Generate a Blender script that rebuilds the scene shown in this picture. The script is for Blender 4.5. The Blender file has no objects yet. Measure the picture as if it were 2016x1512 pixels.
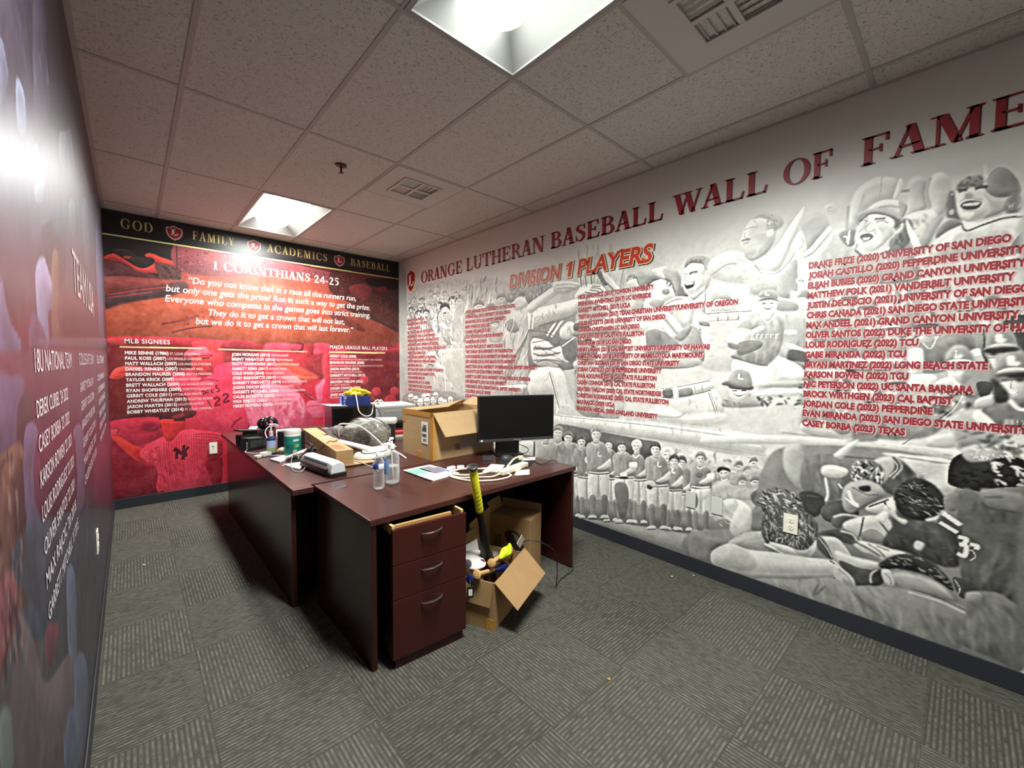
import bpy, bmesh, math, random
import numpy as np
from mathutils import Vector, Matrix
random.seed(7)
C = bpy.context.scene.collection
S = bpy.context.scene
PI = math.pi
# room: x to the right along the far wall, y towards the far wall, z up (metres)
XL, XR, YB, YF, H = -0.154, 2.869, 5.531, -1.9, 2.878

# ---------------------------------------------------------------- camera
cam_d = bpy.data.cameras.new('camera'); cam = bpy.data.objects.new('camera', cam_d); C.objects.link(cam)
_yaw, _pit, _rol = 0.742887, -0.050922, 0.006447
_f = Vector((math.sin(_yaw)*math.cos(_pit), math.cos(_yaw)*math.cos(_pit), math.sin(_pit)))
_r = Vector((math.cos(_yaw), -math.sin(_yaw), 0)); _u = _r.cross(_f)
_r2 = _r*math.cos(_rol)+_u*math.sin(_rol); _u2 = -_r*math.sin(_rol)+_u*math.cos(_rol)
cam.matrix_world = Matrix(((_r2.x,_u2.x,-_f.x,0),(_r2.y,_u2.y,-_f.y,0),(_r2.z,_u2.z,-_f.z,1.4545),(0,0,0,1)))
cam_d.sensor_fit = 'HORIZONTAL'; cam_d.sensor_width = 36; cam_d.lens = 818.82/2016*36
cam_d.clip_start = 0.02; cam_d.clip_end = 60
S.camera = cam

# ---------------------------------------------------------------- world, exposure, lamp strength
w = bpy.data.worlds.new('world'); S.world = w; w.use_nodes = True
w.node_tree.nodes['Background'].inputs[0].default_value = (0.8,0.85,0.9,1)
w.node_tree.nodes['Background'].inputs[1].default_value = 0.0
S.view_settings.view_transform = 'Standard'; S.view_settings.look = 'None'
S.view_settings.gamma = 1.0; S.view_settings.use_curve_mapping = False
S.view_settings.exposure = 1.0
LAMP = 80.0           # emission of the troffer lenses
S.cycles.max_bounces = 8; S.cycles.diffuse_bounces = 5; S.cycles.glossy_bounces = 4; S.cycles.transmission_bounces = 8; S.cycles.transparent_max_bounces = 12
S.cycles.sample_clamp_indirect = 6.0; S.cycles.caustics_reflective = False; S.cycles.caustics_refractive = False
S.cycles.use_denoising = True

# ---------------------------------------------------------------- helpers
def lin(c):
    c = c/255.0
    return c/12.92 if c <= 0.04045 else ((c+0.055)/1.055)**2.4
def rgb(r, g=None, b=None):
    if g is None: g = b = r
    return (lin(r), lin(g), lin(b), 1)
MATS = {}
def mat(name, col, rough=0.5, spec=0.5, metal=0.0, noise=0.0, nscale=20, stretch=(1,1,1), bump=0.0, trans=0.0, ior=1.45, emit=None, estr=0.0, coat=0.0):
    """principled material; noise mixes darker/lighter patches in with a stretched noise texture"""
    if name in MATS: return MATS[name]
    m = bpy.data.materials.new(name); m.use_nodes = True
    nt = m.node_tree; b = nt.nodes['Principled BSDF']
    b.inputs['Base Color'].default_value = col
    b.inputs['Roughness'].default_value = rough
    b.inputs['Specular IOR Level'].default_value = spec
    b.inputs['Metallic'].default_value = metal
    b.inputs['Transmission Weight'].default_value = trans
    b.inputs['IOR'].default_value = ior
    b.inputs['Coat Weight'].default_value = coat
    if emit is not None:
        b.inputs['Emission Color'].default_value = emit; b.inputs['Emission Strength'].default_value = estr
    if noise or bump:
        tc = nt.nodes.new('ShaderNodeTexCoord'); mp = nt.nodes.new('ShaderNodeMapping')
        mp.inputs['Scale'].default_value = stretch
        n = nt.nodes.new('ShaderNodeTexNoise'); n.inputs['Scale'].default_value = nscale; n.inputs['Detail'].default_value = 5
        nt.links.new(tc.outputs['Object'], mp.inputs[0]); nt.links.new(mp.outputs[0], n.inputs['Vector'])
        if noise:
            mx = nt.nodes.new('ShaderNodeMix'); mx.data_type = 'RGBA'
            mx.inputs[6].default_value = tuple(max(0,c*(1-noise)) for c in col[:3])+(1,)
            mx.inputs[7].default_value = tuple(min(1,c*(1+noise)) for c in col[:3])+(1,)
            nt.links.new(n.outputs['Fac'], mx.inputs[0]); nt.links.new(mx.outputs[2], b.inputs['Base Color'])
        if bump:
            bp = nt.nodes.new('ShaderNodeBump'); bp.inputs['Strength'].default_value = bump; bp.inputs['Distance'].default_value = 0.002
            nt.links.new(n.outputs['Fac'], bp.inputs['Height']); nt.links.new(bp.outputs[0], b.inputs['Normal'])
    MATS[name] = m
    return m

def link(name, me, m=None, parent=None):
    o = bpy.data.objects.new(name, me); C.objects.link(o)
    for mm in (m if isinstance(m,(list,tuple)) else [m]):
        if mm: me.materials.append(mm)
    if parent: o.parent = parent
    return o
def obj(name, bm, m=None, parent=None, smooth=False, loc=None):
    bmesh.ops.recalc_face_normals(bm, faces=bm.faces)
    me = bpy.data.meshes.new(name); bm.to_mesh(me); bm.free()
    if smooth:
        me.polygons.foreach_set('use_smooth', [True]*len(me.polygons))
        me.set_sharp_from_angle(angle=0.7)
    o = link(name, me, m, parent)
    if loc: o.location = loc
    return o
def tag(o, label, cat, group=None, kind=None):
    if label: o['label'] = label
    if cat: o['category'] = cat
    if group: o['group'] = group
    if kind: o['kind'] = kind
    return o
def thing(name, label, cat, loc=(0,0,0), rz=0, group=None):
    o = bpy.data.objects.new(name, None); C.objects.link(o)
    o.location = loc; o.rotation_euler = (0,0,rz); o.empty_display_size = 0.05
    return tag(o, label, cat, group)
def struct(o): o['kind'] = 'structure'; return o

def box(bm, x0, x1, y0, y1, z0, z1, bev=0.0, mi=0, M=None, seg=2):
    t = bmesh.new(); bmesh.ops.create_cube(t, size=1)
    for v in t.verts: v.co = Vector(((x0+x1)/2+v.co.x*(x1-x0), (y0+y1)/2+v.co.y*(y1-y0), (z0+z1)/2+v.co.z*(z1-z0)))
    if bev: bmesh.ops.bevel(t, geom=t.edges[:]+t.verts[:], offset=bev, segments=seg, profile=0.5, affect='EDGES', clamp_overlap=True)
    if M is not None: t.transform(M)
    for f in t.faces: f.material_index = mi
    me = bpy.data.meshes.new('t'); t.to_mesh(me); t.free(); bm.from_mesh(me); bpy.data.meshes.remove(me)
    return bm
def new(): return bmesh.new()
def bx(*a, **k): return box(new(), *a, **k)
def lathe(prof, n=32, bm=None, M=None, mi=0):
    """prof: [(r,z)...] revolved about z; closed where r==0"""
    bm = bm or new(); rings = []
    for r, z in prof:
        if r < 1e-6: rings.append([bm.verts.new(M@Vector((0,0,z)) if M else (0,0,z))])
        else: rings.append([bm.verts.new((M@Vector((r*math.cos(2*PI*i/n), r*math.sin(2*PI*i/n), z))) if M else (r*math.cos(2*PI*i/n), r*math.sin(2*PI*i/n), z)) for i in range(n)])
    for a, b in zip(rings, rings[1:]):
        for i in range(n):
            j = (i+1)%n
            if len(a)==1 and len(b)==1: continue
            f = bm.faces.new([a[0],b[j],b[i]] if len(a)==1 else [a[i],a[j],b[0]] if len(b)==1 else [a[i],a[j],b[j],b[i]]); f.material_index = mi
    return bm
def spline(pts, n=8, closed=False):
    """Catmull-Rom through pts"""
    P = [Vector(p) for p in pts]; out = []
    m = len(P)
    for i in range(m if closed else m-1):
        p0 = P[(i-1)%m] if closed or i>0 else P[0]*2-P[1]
        p1, p2 = P[i], P[(i+1)%m]
        p3 = P[(i+2)%m] if closed or i+2<m else P[-1]*2-P[-2]
        for k in range(n):
            t = k/n
            out.append(0.5*((2*p1)+(p2-p0)*t+(2*p0-5*p1+4*p2-p3)*t*t+(3*p1-p0-3*p2+p3)*t**3))
    if not closed: out.append(P[-1])
    return out
def tube(pts, r, n=8, bm=None, sm=6, caps=True, mi=0, closed=False, sq=None):
    """swept tube through pts (splined); r number or list per point"""
    bm = bm or new()
    P = spline(pts, sm, closed) if sm else [Vector(p) for p in pts]
    m = len(P)
    rs = [r]*m if not isinstance(r,(list,tuple)) else [np.interp(i/(m-1)*(len(r)-1), range(len(r)), r) for i in range(m)]
    up = Vector((0,0,1)); rings = []; prev = None
    for i in range(m):
        t = (P[(i+1)%m]-P[i-1]) if closed else (P[min(i+1,m-1)]-P[max(i-1,0)])
        if t.length < 1e-9: t = Vector((0,0,1))
        t.normalize()
        if prev is None: a = t.orthogonal().normalized() if abs(t.z)>0.95 else t.cross(up).normalized()
        else:
            a = prev - t*prev.dot(t)
            a = a.normalized() if a.length>1e-6 else t.orthogonal().normalized()
        prev = a; b = t.cross(a)
        w_, h_ = sq or (1,1)
        rings.append([bm.verts.new(P[i]+(a*math.cos(2*PI*k/n)*w_+b*math.sin(2*PI*k/n)*h_)*rs[i]) for k in range(n)])
    for i in range(m if closed else m-1):
        A, B = rings[i], rings[(i+1)%m]
        for k in range(n):
            f = bm.faces.new((A[k],A[(k+1)%n],B[(k+1)%n],B[k])); f.material_index = mi
    if caps and not closed:
        for R_ in (rings[0], rings[-1]):
            f = bm.faces.new(R_); f.material_index = mi
    return bm
def prism(poly, z0, z1, bm=None, M=None, mi=0, bev=0):
    """extrude a 2-D polygon from z0 to z1"""
    t = new()
    a = [t.verts.new((x,y,z0)) for x,y in poly]; b = [t.verts.new((x,y,z1)) for x,y in poly]
    t.faces.new(a[::-1]); t.faces.new(b)
    n = len(poly)
    for i in range(n): t.faces.new((a[i],a[(i+1)%n],b[(i+1)%n],b[i]))
    if bev: bmesh.ops.bevel(t, geom=t.edges[:], offset=bev, segments=2, profile=0.5, affect='EDGES')
    if M is not None: t.transform(M)
    for f in t.faces: f.material_index = mi
    bm = bm or new(); me = bpy.data.meshes.new('t'); t.to_mesh(me); t.free(); bm.from_mesh(me); bpy.data.meshes.remove(me)
    return bm
def sheet(poly3, th, bm=None, mi=0):
    """thin slab from a planar (or folded quad) 3-D outline, thickness th along its normal"""
    P = [Vector(p) for p in poly3]; n = Vector((0,0,0))
    for i in range(len(P)): n += P[i].cross(P[(i+1)%len(P)])
    n.normalize(); bm = bm or new()
    a = [bm.verts.new(p) for p in P]; b = [bm.verts.new(p-n*th) for p in P]
    k = len(P); fs = [bm.faces.new(a), bm.faces.new(b[::-1])]
    for i in range(k): fs.append(bm.faces.new((a[i],b[i],b[(i+1)%k],a[(i+1)%k])))
    for f in fs: f.material_index = mi
    return bm
def frame(o, x, y=None):
    """matrix with origin o, x axis along x, z as near up as can be"""
    o = Vector(o); x = Vector(x).normalized(); z = Vector((0,0,1)); y = z.cross(x).normalized(); z = x.cross(y)
    return Matrix(((x.x,y.x,z.x,o.x),(x.y,y.y,z.y,o.y),(x.z,y.z,z.z,o.z),(0,0,0,1)))
def T(x,y,z,rz=0,rx=0,ry=0):
    return Matrix.Translation((x,y,z))@Matrix.Rotation(rz,4,'Z')@Matrix.Rotation(ry,4,'Y')@Matrix.Rotation(rx,4,'X')
# ================================================================ floor, ceiling, skirting
def floor_mat():
    m = bpy.data.materials.new('carpet_tiles'); m.use_nodes = True; nt = m.node_tree; N = nt.nodes; L = nt.links
    b = N['Principled BSDF']; b.inputs['Roughness'].default_value = 0.95; b.inputs['Specular IOR Level'].default_value = 0.1
    g = N.new('ShaderNodeNewGeometry'); sp = N.new('ShaderNodeSeparateXYZ'); L.new(g.outputs['Position'], sp.inputs[0])
    def mth(op, a, b_=None, c=None):
        n = N.new('ShaderNodeMath'); n.operation = op
        for i, v in enumerate((a,b_,c)):
            if v is None: continue
            if isinstance(v,(int,float)): n.inputs[i].default_value = v
            else: L.new(v, n.inputs[i])
        return n.outputs[0]
    X, Y = sp.outputs[0], sp.outputs[1]
    tx = mth('DIVIDE', mth('SUBTRACT', X, 0.20-5), 0.5); ty = mth('DIVIDE', mth('SUBTRACT', Y, 0.055-5), 0.5)
    ix = mth('FLOOR', tx); iy = mth('FLOOR', ty)
    par = mth('MODULO', mth('ADD', mth('ADD', ix, iy), 1.0), 2.0)          # 0/1 quarter-turned
    along = N.new('ShaderNodeMix'); along.data_type = 'FLOAT'
    L.new(par, along.inputs[0]); L.new(Y, along.inputs[2]); L.new(X, along.inputs[3])     # coordinate across the ribs
    across = N.new('ShaderNodeMix'); across.data_type = 'FLOAT'
    L.new(par, across.inputs[0]); L.new(X, across.inputs[2]); L.new(Y, across.inputs[3])
    # broken dashes along each rib
    cb = N.new('ShaderNodeCombineXYZ')
    L.new(mth('MULTIPLY', mth('FLOOR', mth('DIVIDE', along.outputs[0], 0.0085)), 0.0731), cb.inputs[0]); L.new(mth('MULTIPLY', across.outputs[0], 0.55), cb.inputs[1])
    L.new(mth('ADD', mth('MULTIPLY', ix, 3.7), iy), cb.inputs[2])
    nz = N.new('ShaderNodeTexNoise'); nz.inputs['Scale'].default_value = 55; nz.inputs['Detail'].default_value = 2
    L.new(cb.outputs[0], nz.inputs['Vector'])
    rib = mth('MULTIPLY', mth('ADD', mth('SINE', mth('MULTIPLY', along.outputs[0], 2*PI/0.017)), 1.0), 0.5)
    fine = N.new('ShaderNodeTexNoise'); fine.inputs['Scale'].default_value = 420; L.new(g.outputs['Position'], fine.inputs['Vector'])
    big = N.new('ShaderNodeTexNoise'); big.inputs['Scale'].default_value = 1.3; L.new(g.outputs['Position'], big.inputs['Vector'])
    mr = N.new('ShaderNodeMapRange'); mr.inputs['From Min'].default_value = 0.28; mr.inputs['From Max'].default_value = 0.68; L.new(nz.outputs['Fac'], mr.inputs['Value'])
    v = mth('ADD', mth('MULTIPLY', mth('MULTIPLY', rib, mr.outputs[0]), 0.75), mth('MULTIPLY', fine.outputs['Fac'], 0.35))
    # tile joints
    fx = mth('ABSOLUTE', mth('SUBTRACT', mth('FRACT', tx), 0.5)); fy = mth('ABSOLUTE', mth('SUBTRACT', mth('FRACT', ty), 0.5))
    j = mth('GREATER_THAN', mth('MAXIMUM', fx, fy), 0.4955)
    v = mth('MULTIPLY', v, mth('SUBTRACT', 1.0, mth('MULTIPLY', j, 0.38)))
    wn = N.new('ShaderNodeTexWhiteNoise'); wn.noise_dimensions = '2D'; c2 = N.new('ShaderNodeCombineXYZ'); L.new(ix, c2.inputs[0]); L.new(iy, c2.inputs[1]); L.new(c2.outputs[0], wn.inputs['Vector'])
    v = mth('ADD', v, mth('MULTIPLY', mth('SUBTRACT', wn.outputs['Value'], 0.5), 0.10))
    v = mth('ADD', v, mth('MULTIPLY', mth('SUBTRACT', big.outputs['Fac'], 0.5), 0.25))
    cr = N.new('ShaderNodeValToRGB'); L.new(v, cr.inputs[0])
    cr.color_ramp.elements[0].position = 0.08; cr.color_ramp.elements[0].color = rgb(57,57,52)
    cr.color_ramp.elements[1].position = 0.95; cr.color_ramp.elements[1].color = rgb(108,106,97)
    L.new(cr.outputs[0], b.inputs['Base Color'])
    bp = N.new('ShaderNodeBump'); bp.inputs['Strength'].default_value = 0.5; bp.inputs['Distance'].default_value = 0.004
    L.new(v, bp.inputs['Height']); L.new(bp.outputs[0], b.inputs['Normal'])
    return m
struct(obj('floor', bx(XL-.1, XR+.1, YF-.1, YB+.1, -0.06, 0), floor_mat()))

def tile_mat():
    m = bpy.data.materials.new('ceiling_tile'); m.use_nodes = True; nt = m.node_tree; N = nt.nodes; L = nt.links
    b = N['Principled BSDF']; b.inputs['Roughness'].default_value = 0.95; b.inputs['Specular IOR Level'].default_value = 0.05
    g = N.new('ShaderNodeNewGeometry')
    n1 = N.new('ShaderNodeTexNoise'); n1.inputs['Scale'].default_value = 95; n1.inputs['Detail'].default_value = 4; n1.inputs['Distortion'].default_value = 1.2
    L.new(g.outputs['Position'], n1.inputs['Vector'])
    mr = N.new('ShaderNodeMapRange'); mr.inputs['From Min'].default_value = 0.34; mr.inputs['From Max'].default_value = 0.46; L.new(n1.outputs['Fac'], mr.inputs['Value'])
    cr = N.new('ShaderNodeMix'); cr.data_type = 'RGBA'; cr.inputs[6].default_value = rgb(150,148,143); cr.inputs[7].default_value = rgb(196,194,189)
    L.new(mr.outputs[0], cr.inputs[0]); L.new(cr.outputs[2], b.inputs['Base Color'])
    bp = N.new('ShaderNodeBump'); bp.inputs['Strength'].default_value = 0.35; bp.inputs['Distance'].default_value = 0.003
    L.new(mr.outputs[0], bp.inputs['Height']); L.new(bp.outputs[0], b.inputs['Normal'])
    return m
G = 0.6096
GX = [1.4613+G*k for k in range(-3,4)]               # lengthwise runners
GY = [1.598+2*G*k for k in range(-3,4)]              # cross tees
VENTS = [((GX[3]+GX[4])/2, (3.4268+2.8172)/2), ((GX[3]+GX[4])/2, (0.9886+0.379)/2)]
LIGHTS = [((GX[2]+GX[3])/2, (4.0364+5.2556)/2), ((GX[2]+GX[3])/2, (0.3788+1.598)/2)]
def ceil():
    xs = sorted([XL-.1]+[x for x in GX if XL<x<XR]+[XR+.1])
    ys = sorted([YF-.1]+[y for y in GY if YF<y<YB]+[YB+.1])
    bm = new()
    for x0,x1 in zip(xs,xs[1:]):
        for y0,y1 in zip(ys,ys[1:]):
            cx, cy = (x0+x1)/2, (y0+y1)/2
            if any(abs(cx-lx)<.1 and abs(cy-ly)<.2 for lx,ly in LIGHTS): continue
            box(bm, x0, x1, y0, y1, H, H+.02)
    return bm
cl = struct(obj('ceiling', ceil(), tile_mat()))
gm = mat('tee_bar', rgb(164,160,156), 0.55, 0.3)
bm = new()
for x in GX:
    if XL<x<XR: box(bm, x-.012, x+.012, YF, YB, H-.003, H+.001)
for y in GY:
    if YF<y<YB: box(bm, XL, XR, y-.012, y+.012, H-.0028, H+.001)
for y in (3.4268, 0.9886): box(bm, GX[3], GX[4], y-.012, y+.012, H-.0026, H+.001)
for a in ((XL,XL+.022,YF,YB),(XR-.022,XR,YF,YB),(XL,XR,YB-.022,YB),(XL,XR,YF,YF+.022)): box(bm, a[0],a[1],a[2],a[3], H-.0025, H+.001)
struct(obj('ceiling_grid', bm, gm, cl))

bb = mat('vinyl_skirting', rgb(44,46,52), 0.45, 0.4)
def skirting(name, pts):
    bm = new()
    for (x0,x1,y0,y1) in pts: box(bm, x0,x1,y0,y1, 0.0, 0.1, bev=.003)
    return struct(obj(name, bm, bb))
skirting('baseboard_right', [(XR-.007, XR, YF, YB)])
skirting('baseboard_back', [(XL, XR, YB-.007, YB)])
skirting('baseboard_left', [(XL, XL+.007, YF, YB)])
struct(obj('wall_front', bx(XL-.1, XR+.1, YF-.1, YF, 0, H), mat('plain_wall', rgb(200,196,190), 0.8)))

# ---------------------------------------------------------------- troffers
lens_m = mat('glowing_lens', rgb(250,250,245), 0.4, emit=(0.975,1.0,0.955,1), estr=LAMP)
# the basket throws most of its light downwards (angular distribution of the fitting)
_nt = lens_m.node_tree; _g = _nt.nodes.new('ShaderNodeNewGeometry'); _s = _nt.nodes.new('ShaderNodeSeparateXYZ'); _nt.links.new(_g.outputs['Incoming'], _s.inputs[0])
_m = _nt.nodes.new('ShaderNodeMapRange'); _m.interpolation_type = 'SMOOTHSTEP'; _nt.links.new(_s.outputs[2], _m.inputs['Value'])
for _k, _v in (('From Min',-0.05),('From Max',-0.60),('To Min',LAMP*.035),('To Max',LAMP)): _m.inputs[_k].default_value = _v
_nt.links.new(_m.outputs[0], _nt.nodes['Principled BSDF'].inputs['Emission Strength'])
pan_m = mat('white_enamel', rgb(150,152,148), 0.5, 0.3)
def lens_bm(hw, hl, r):
    """long rounded basket, bullnosed at both ends"""
    bm = new(); ny, nx = 40, 16; rows = []
    for i in range(ny+1):
        t = -1+2*i/ny; y = hl*t
        e = max(0.0, 1-max(0,(abs(y)-(hl-r))/r)**2)**.5
        rows.append([bm.verts.new((hw*(.25+.75*e)*math.sin(PI*(k/nx-.5)), y, -0.075*e*math.cos(PI*(k/nx-.5))**.8)) for k in range(nx+1)])
    for a,b in zip(rows,rows[1:]):
        for k in range(nx): bm.faces.new((a[k],a[k+1],b[k+1],b[k]))
    return bm
LL = ['recessed square-cornered ceiling light with glowing lens above the far desks', 'recessed ceiling light cut by the top edge of the frame']
for (lx,ly), lab in zip(LIGHTS, LL):
    t = thing('ceiling_light', lab, 'ceiling light', (lx,ly,H), 0, 'recessed ceiling lights')
    hx, hy = G/2-.004, G-.004
    bm = new()
    def ring(x,y,z): return [bm.verts.new(p) for p in ((-x,-y,z),(x,-y,z),(x,y,z),(-x,y,z))]
    R = [ring(hx,hy,0.0), ring(hx,hy,-.006), ring(hx-.022,hy-.022,-.006), ring(hx-.026,hy-.026,.0), ring(.15,hy-.14,.085)]
    for a,b in zip(R,R[1:]):
        for k in range(4): bm.faces.new((a[k],a[(k+1)%4],b[(k+1)%4],b[k]))
    bm.faces.new(R[-1])
    obj('housing', bm, pan_m, t)
    obj('lens', lens_bm(.15, hy-.10, .13), lens_m, t, smooth=True, loc=(0,0,.078))
# ---------------------------------------------------------------- vents
vm = mat('vent_enamel', rgb(186,184,178), 0.6, 0.3); vd = mat('duct_dark', rgb(70,67,62), 0.8)
for (vx,vy), lab, q in zip(VENTS, ['white ceiling vent panel in front of the far ceiling light','white ceiling vent panel at the top of the frame, right of the near ceiling light'], (0,1)):
    t = thing('ceiling_vent', lab, 'air vent', (vx,vy,H), 0, 'square ceiling vents')
    h = G/2-.012
    bm = new(); g = .165
    for a in ((-h,h,-h,-g),(-h,h,g,h),(-h,-g,-g,g),(g,h,-g,g)): box(bm, *a, -.006, 0)
    obj('plate', bm, vm, t)
    bm = new()
    for a in ((-g,g,-g,-g+.02),(-g,g,g-.02,g),(-g,-g+.02,-g+.02,g-.02),(g-.02,g,-g+.02,g-.02)): box(bm, *a, -.014, -.004)
    box(bm, -.012,.012,-g+.02,g-.02, -.0128,-.005); box(bm, -g+.02,-.012,-.012,.012, -.0126,-.005); box(bm, .012,g-.02,-.012,.012, -.0126,-.005)
    obj('frame', bm, vm, t)
    obj('duct', bx(-g,g,-g,g, .02,.06), vd, t)
    for sx in (-1,1):
        for sy in (-1,1):
            bm = new(); hor = (sx*sy>0)
            for k in range(4):
                c = .03+k*.036; a = .6*(sx if not hor else sy)
                M = (T(sx*(g/2), sy*c+sy*.004, .0, 0, a) if hor else T(sx*c+sx*.004, sy*(g/2), .0, PI/2, -a))
                box(bm, -g/2+.012, g/2-.014, -.013, .013, -.0015, .0015, M=M)
            obj('louver', bm, vm, t)
# sprinkler
t = thing('fire_sprinkler', 'small dark fire sprinkler head hanging from the ceiling', 'sprinkler', (1.17,3.12,H))
sm_ = mat('dark_bronze', rgb(74,52,48), 0.4, 0.5, 0.6)
obj('escutcheon', lathe([(0,-.012),(.02,-.014),(.038,-.008),(.040,0),(0,0)], 28), sm_, t, smooth=True)
bm = lathe([(0,-.05),(.007,-.05),(.007,-.012),(0,-.012)], 14)
for s in (-1,1): tube([(0,s*.005,-.02),(0,s*.016,-.034),(0,s*.004,-.052)], .0025, 6, bm)
obj('body', bm, sm_, t, smooth=True)
obj('deflector', lathe([(0,-.058),(.016,-.057),(.016,-.054),(0,-.053)], 20), sm_, t)
# ================================================================ printed wall murals
def smooth_closed(P, n=6):
    m = len(P); t = np.linspace(0,1,n,endpoint=False)[None,:,None]
    a, b, c, d = [np.roll(P,k,0)[:,None,:] for k in (1,0,-1,-2)]
    return (0.5*(2*b+(c-a)*t+(2*a-5*b+4*c-d)*t*t+(3*b-a-3*c+d)*t**3)).reshape(-1,2)
def smooth_open(P, n=6):
    if len(P) < 3: return P
    Q = np.vstack([2*P[0]-P[1], P, 2*P[-1]-P[-2]]); t = np.linspace(0,1,n,endpoint=False)[None,:,None]
    a, b, c, d = Q[:-3,None], Q[1:-2,None], Q[2:-1,None], Q[3:,None]
    return np.vstack([(0.5*(2*b+(c-a)*t+(2*a-5*b+4*c-d)*t*t+(3*b-a-3*c+d)*t**3)).reshape(-1,2), P[-1:]])
class Print:
    """a printed picture on a wall: colours on a grid of cells of size d metres"""
    def __init__(s, w, h, d, base):
        s.d = d; s.W = int(round(w/d))+1; s.H = int(round(h/d))+1
        s.img = np.empty((s.H,s.W,3), np.float32); s.img[:] = base
    def blur(s, m, r):
        if r < 0.35: return m
        for _ in range(2):
            for ax in (0,1):
                k = int(r*0.87+0.5); f = min(1.0, r*0.87/max(k,1)) if k else r
                k = max(k,1)
                p = np.pad(m, [(k+1,k) if a==ax else (0,0) for a in (0,1)], mode='edge'); c = np.cumsum(p, ax, dtype=np.float64)
                q = (np.take(c, range(2*k+1,c.shape[ax]),ax)-np.take(c, range(0,c.shape[ax]-2*k-1),ax))/(2*k+1)
                m = (m*(1-f)+q*f).astype(np.float32)
        return m
    def mask(s, P, pad):
        """coverage of polygon P (cells); returns slice and mask"""
        x0 = max(0,int(P[:,0].min()-pad)); x1 = min(s.W,int(P[:,0].max()+pad)+2); y0 = max(0,int(P[:,1].min()-pad)); y1 = min(s.H,int(P[:,1].max()+pad)+2)
        if x1<=x0 or y1<=y0: return None
        K = 2
        ys = (np.arange((y1-y0)*K)+.5)/K+y0-.5; xs = (np.arange((x1-x0)*K)+.5)/K+x0-.5
        ins = np.zeros((len(ys),len(xs)), bool); Q = np.roll(P,-1,0)
        for (ax,ay),(bx_,by) in zip(P,Q):
            if ay==by: continue
            lo, hi = (ay,by) if ay<by else (by,ay)
            i, j = np.searchsorted(ys,(lo,hi))
            if j<=i: continue
            xi = ax+(ys[i:j]-ay)*(bx_-ax)/(by-ay)
            ins[i:j] ^= xs[None,:] < xi[:,None]
        m = ins.reshape(y1-y0,K,x1-x0,K).mean((1,3)).astype(np.float32)
        return (slice(y0,y1),slice(x0,x1)), m
    def fill(s, P, col, a, b, clip=None, vol=0):
        r = s.mask(P, 2*b+2)
        if r is None: return
        sl, m = r
        col = np.asarray(col,np.float32)
        area = float(m.sum())
        if vol and area > 60 and b < 4:           # printed figures look round: lit along the top, dark below
            R = min(.16*area**.5, 16.0); e = s.blur(np.pad(m, int(R)+2), R); gy, gx = np.gradient(e); q = int(R)+2
            sh = (-.9*gy+.35*gx)[q:-q,q:-q]*R*3.0
            col = col*(1+vol*np.clip(sh,-1,.8))[...,None]
        m = s.blur(m, b)
        if clip is not None: m = m*clip[sl]
        m = (m*a)[...,None]
        s.img[sl] = s.img[sl]*(1-m)+col*m
    def run(s, text, seed=1):
        rg = np.random.default_rng(seed)
        for ln in text.strip().split('\n'):
            f = ln.split(); v = [int(q) for q in f[1:]]; k = f[0].upper()
            col, v = ([v[0]]*3, v[1:]) if k == f[0] else (v[:3], v[3:])      # capital letter: grey, small letter: colour
            a, b = v[0]/100, v[1]/1000/s.d
            hd = {'P':0,'Q':0,'L':1,'H':5}[k]; e = v[2:2+hd]
            P = np.cumsum(np.array(v[2+hd:],float).reshape(-1,2),0)*0.003/s.d
            if k == 'P': s.fill(smooth_closed(P), col, a, b, None, .17)
            elif k == 'Q': s.fill(P, col, a, b)
            elif k == 'L': s.stroke(smooth_open(P), e[0]/1000/s.d, col, a, b)
            else:
                r = s.mask(smooth_closed(P), 2)
                if r is None: continue
                clip = np.zeros((s.H,s.W), np.float32); clip[r[0]] = s.blur(r[1], 1.5)
                lo, hi = P.min(0), P.max(0)
                ang, ln_, wd, n, jit = e; ln_ = ln_/1000/s.d; wd = wd/1000/s.d
                for _ in range(n):
                    c = lo+rg.random(2)*(hi-lo); th = math.radians(ang)+rg.normal()*jit/100; l = ln_*rg.uniform(.4,1.1)/2
                    dv = np.array((math.cos(th),math.sin(th))); cv = np.array((-dv[1],dv[0]))*rg.normal()*l*.25
                    s.stroke(smooth_open(np.array((c-dv*l,c+cv,c+dv*l)),4), wd*rg.uniform(.5,1.2), col, a*rg.uniform(.6,1), b, clip, 1)
    def stroke(s, P, w, col, a, b, clip=None, taper=0):
        d = np.gradient(P, axis=0); L = np.hypot(*d.T)+1e-9; nn = np.stack([-d[:,1],d[:,0]],1)/L[:,None]
        t = np.linspace(0,1,len(P)); ww = (w/2)*(np.sin(PI*np.clip(t,.06,.94))[:,None]**.7 if taper else np.ones((len(P),1)))
        s.fill(np.vstack([P+nn*ww,(P-nn*ww)[::-1]]), col, a, b, clip)
    def finish(s, sharp, grain, seed, top=9.0):
        """crisper edges and the mottled grain of an enlarged photograph, up to height top"""
        rg = np.random.default_rng(seed)
        for r_, k in ((.030/s.d,sharp),(.009/s.d,sharp)):
            for c in range(3): s.img[...,c] += k*(s.img[...,c]-s.blur(s.img[...,c], r_))
        g = np.zeros((s.H,s.W), np.float32)
        for r_, a in ((.006,.8),(.016,1.0),(.050,.9)):
            n = s.blur(rg.normal(size=(s.H,s.W)).astype(np.float32), r_/s.d); g += a*n/n.std()
        fade = np.clip((top-np.arange(s.H)*s.d)/.25, 0, 1)[:,None]
        s.img += (g*fade*grain)[...,None]
        np.clip(s.img, 6, 246, out=s.img)
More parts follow.
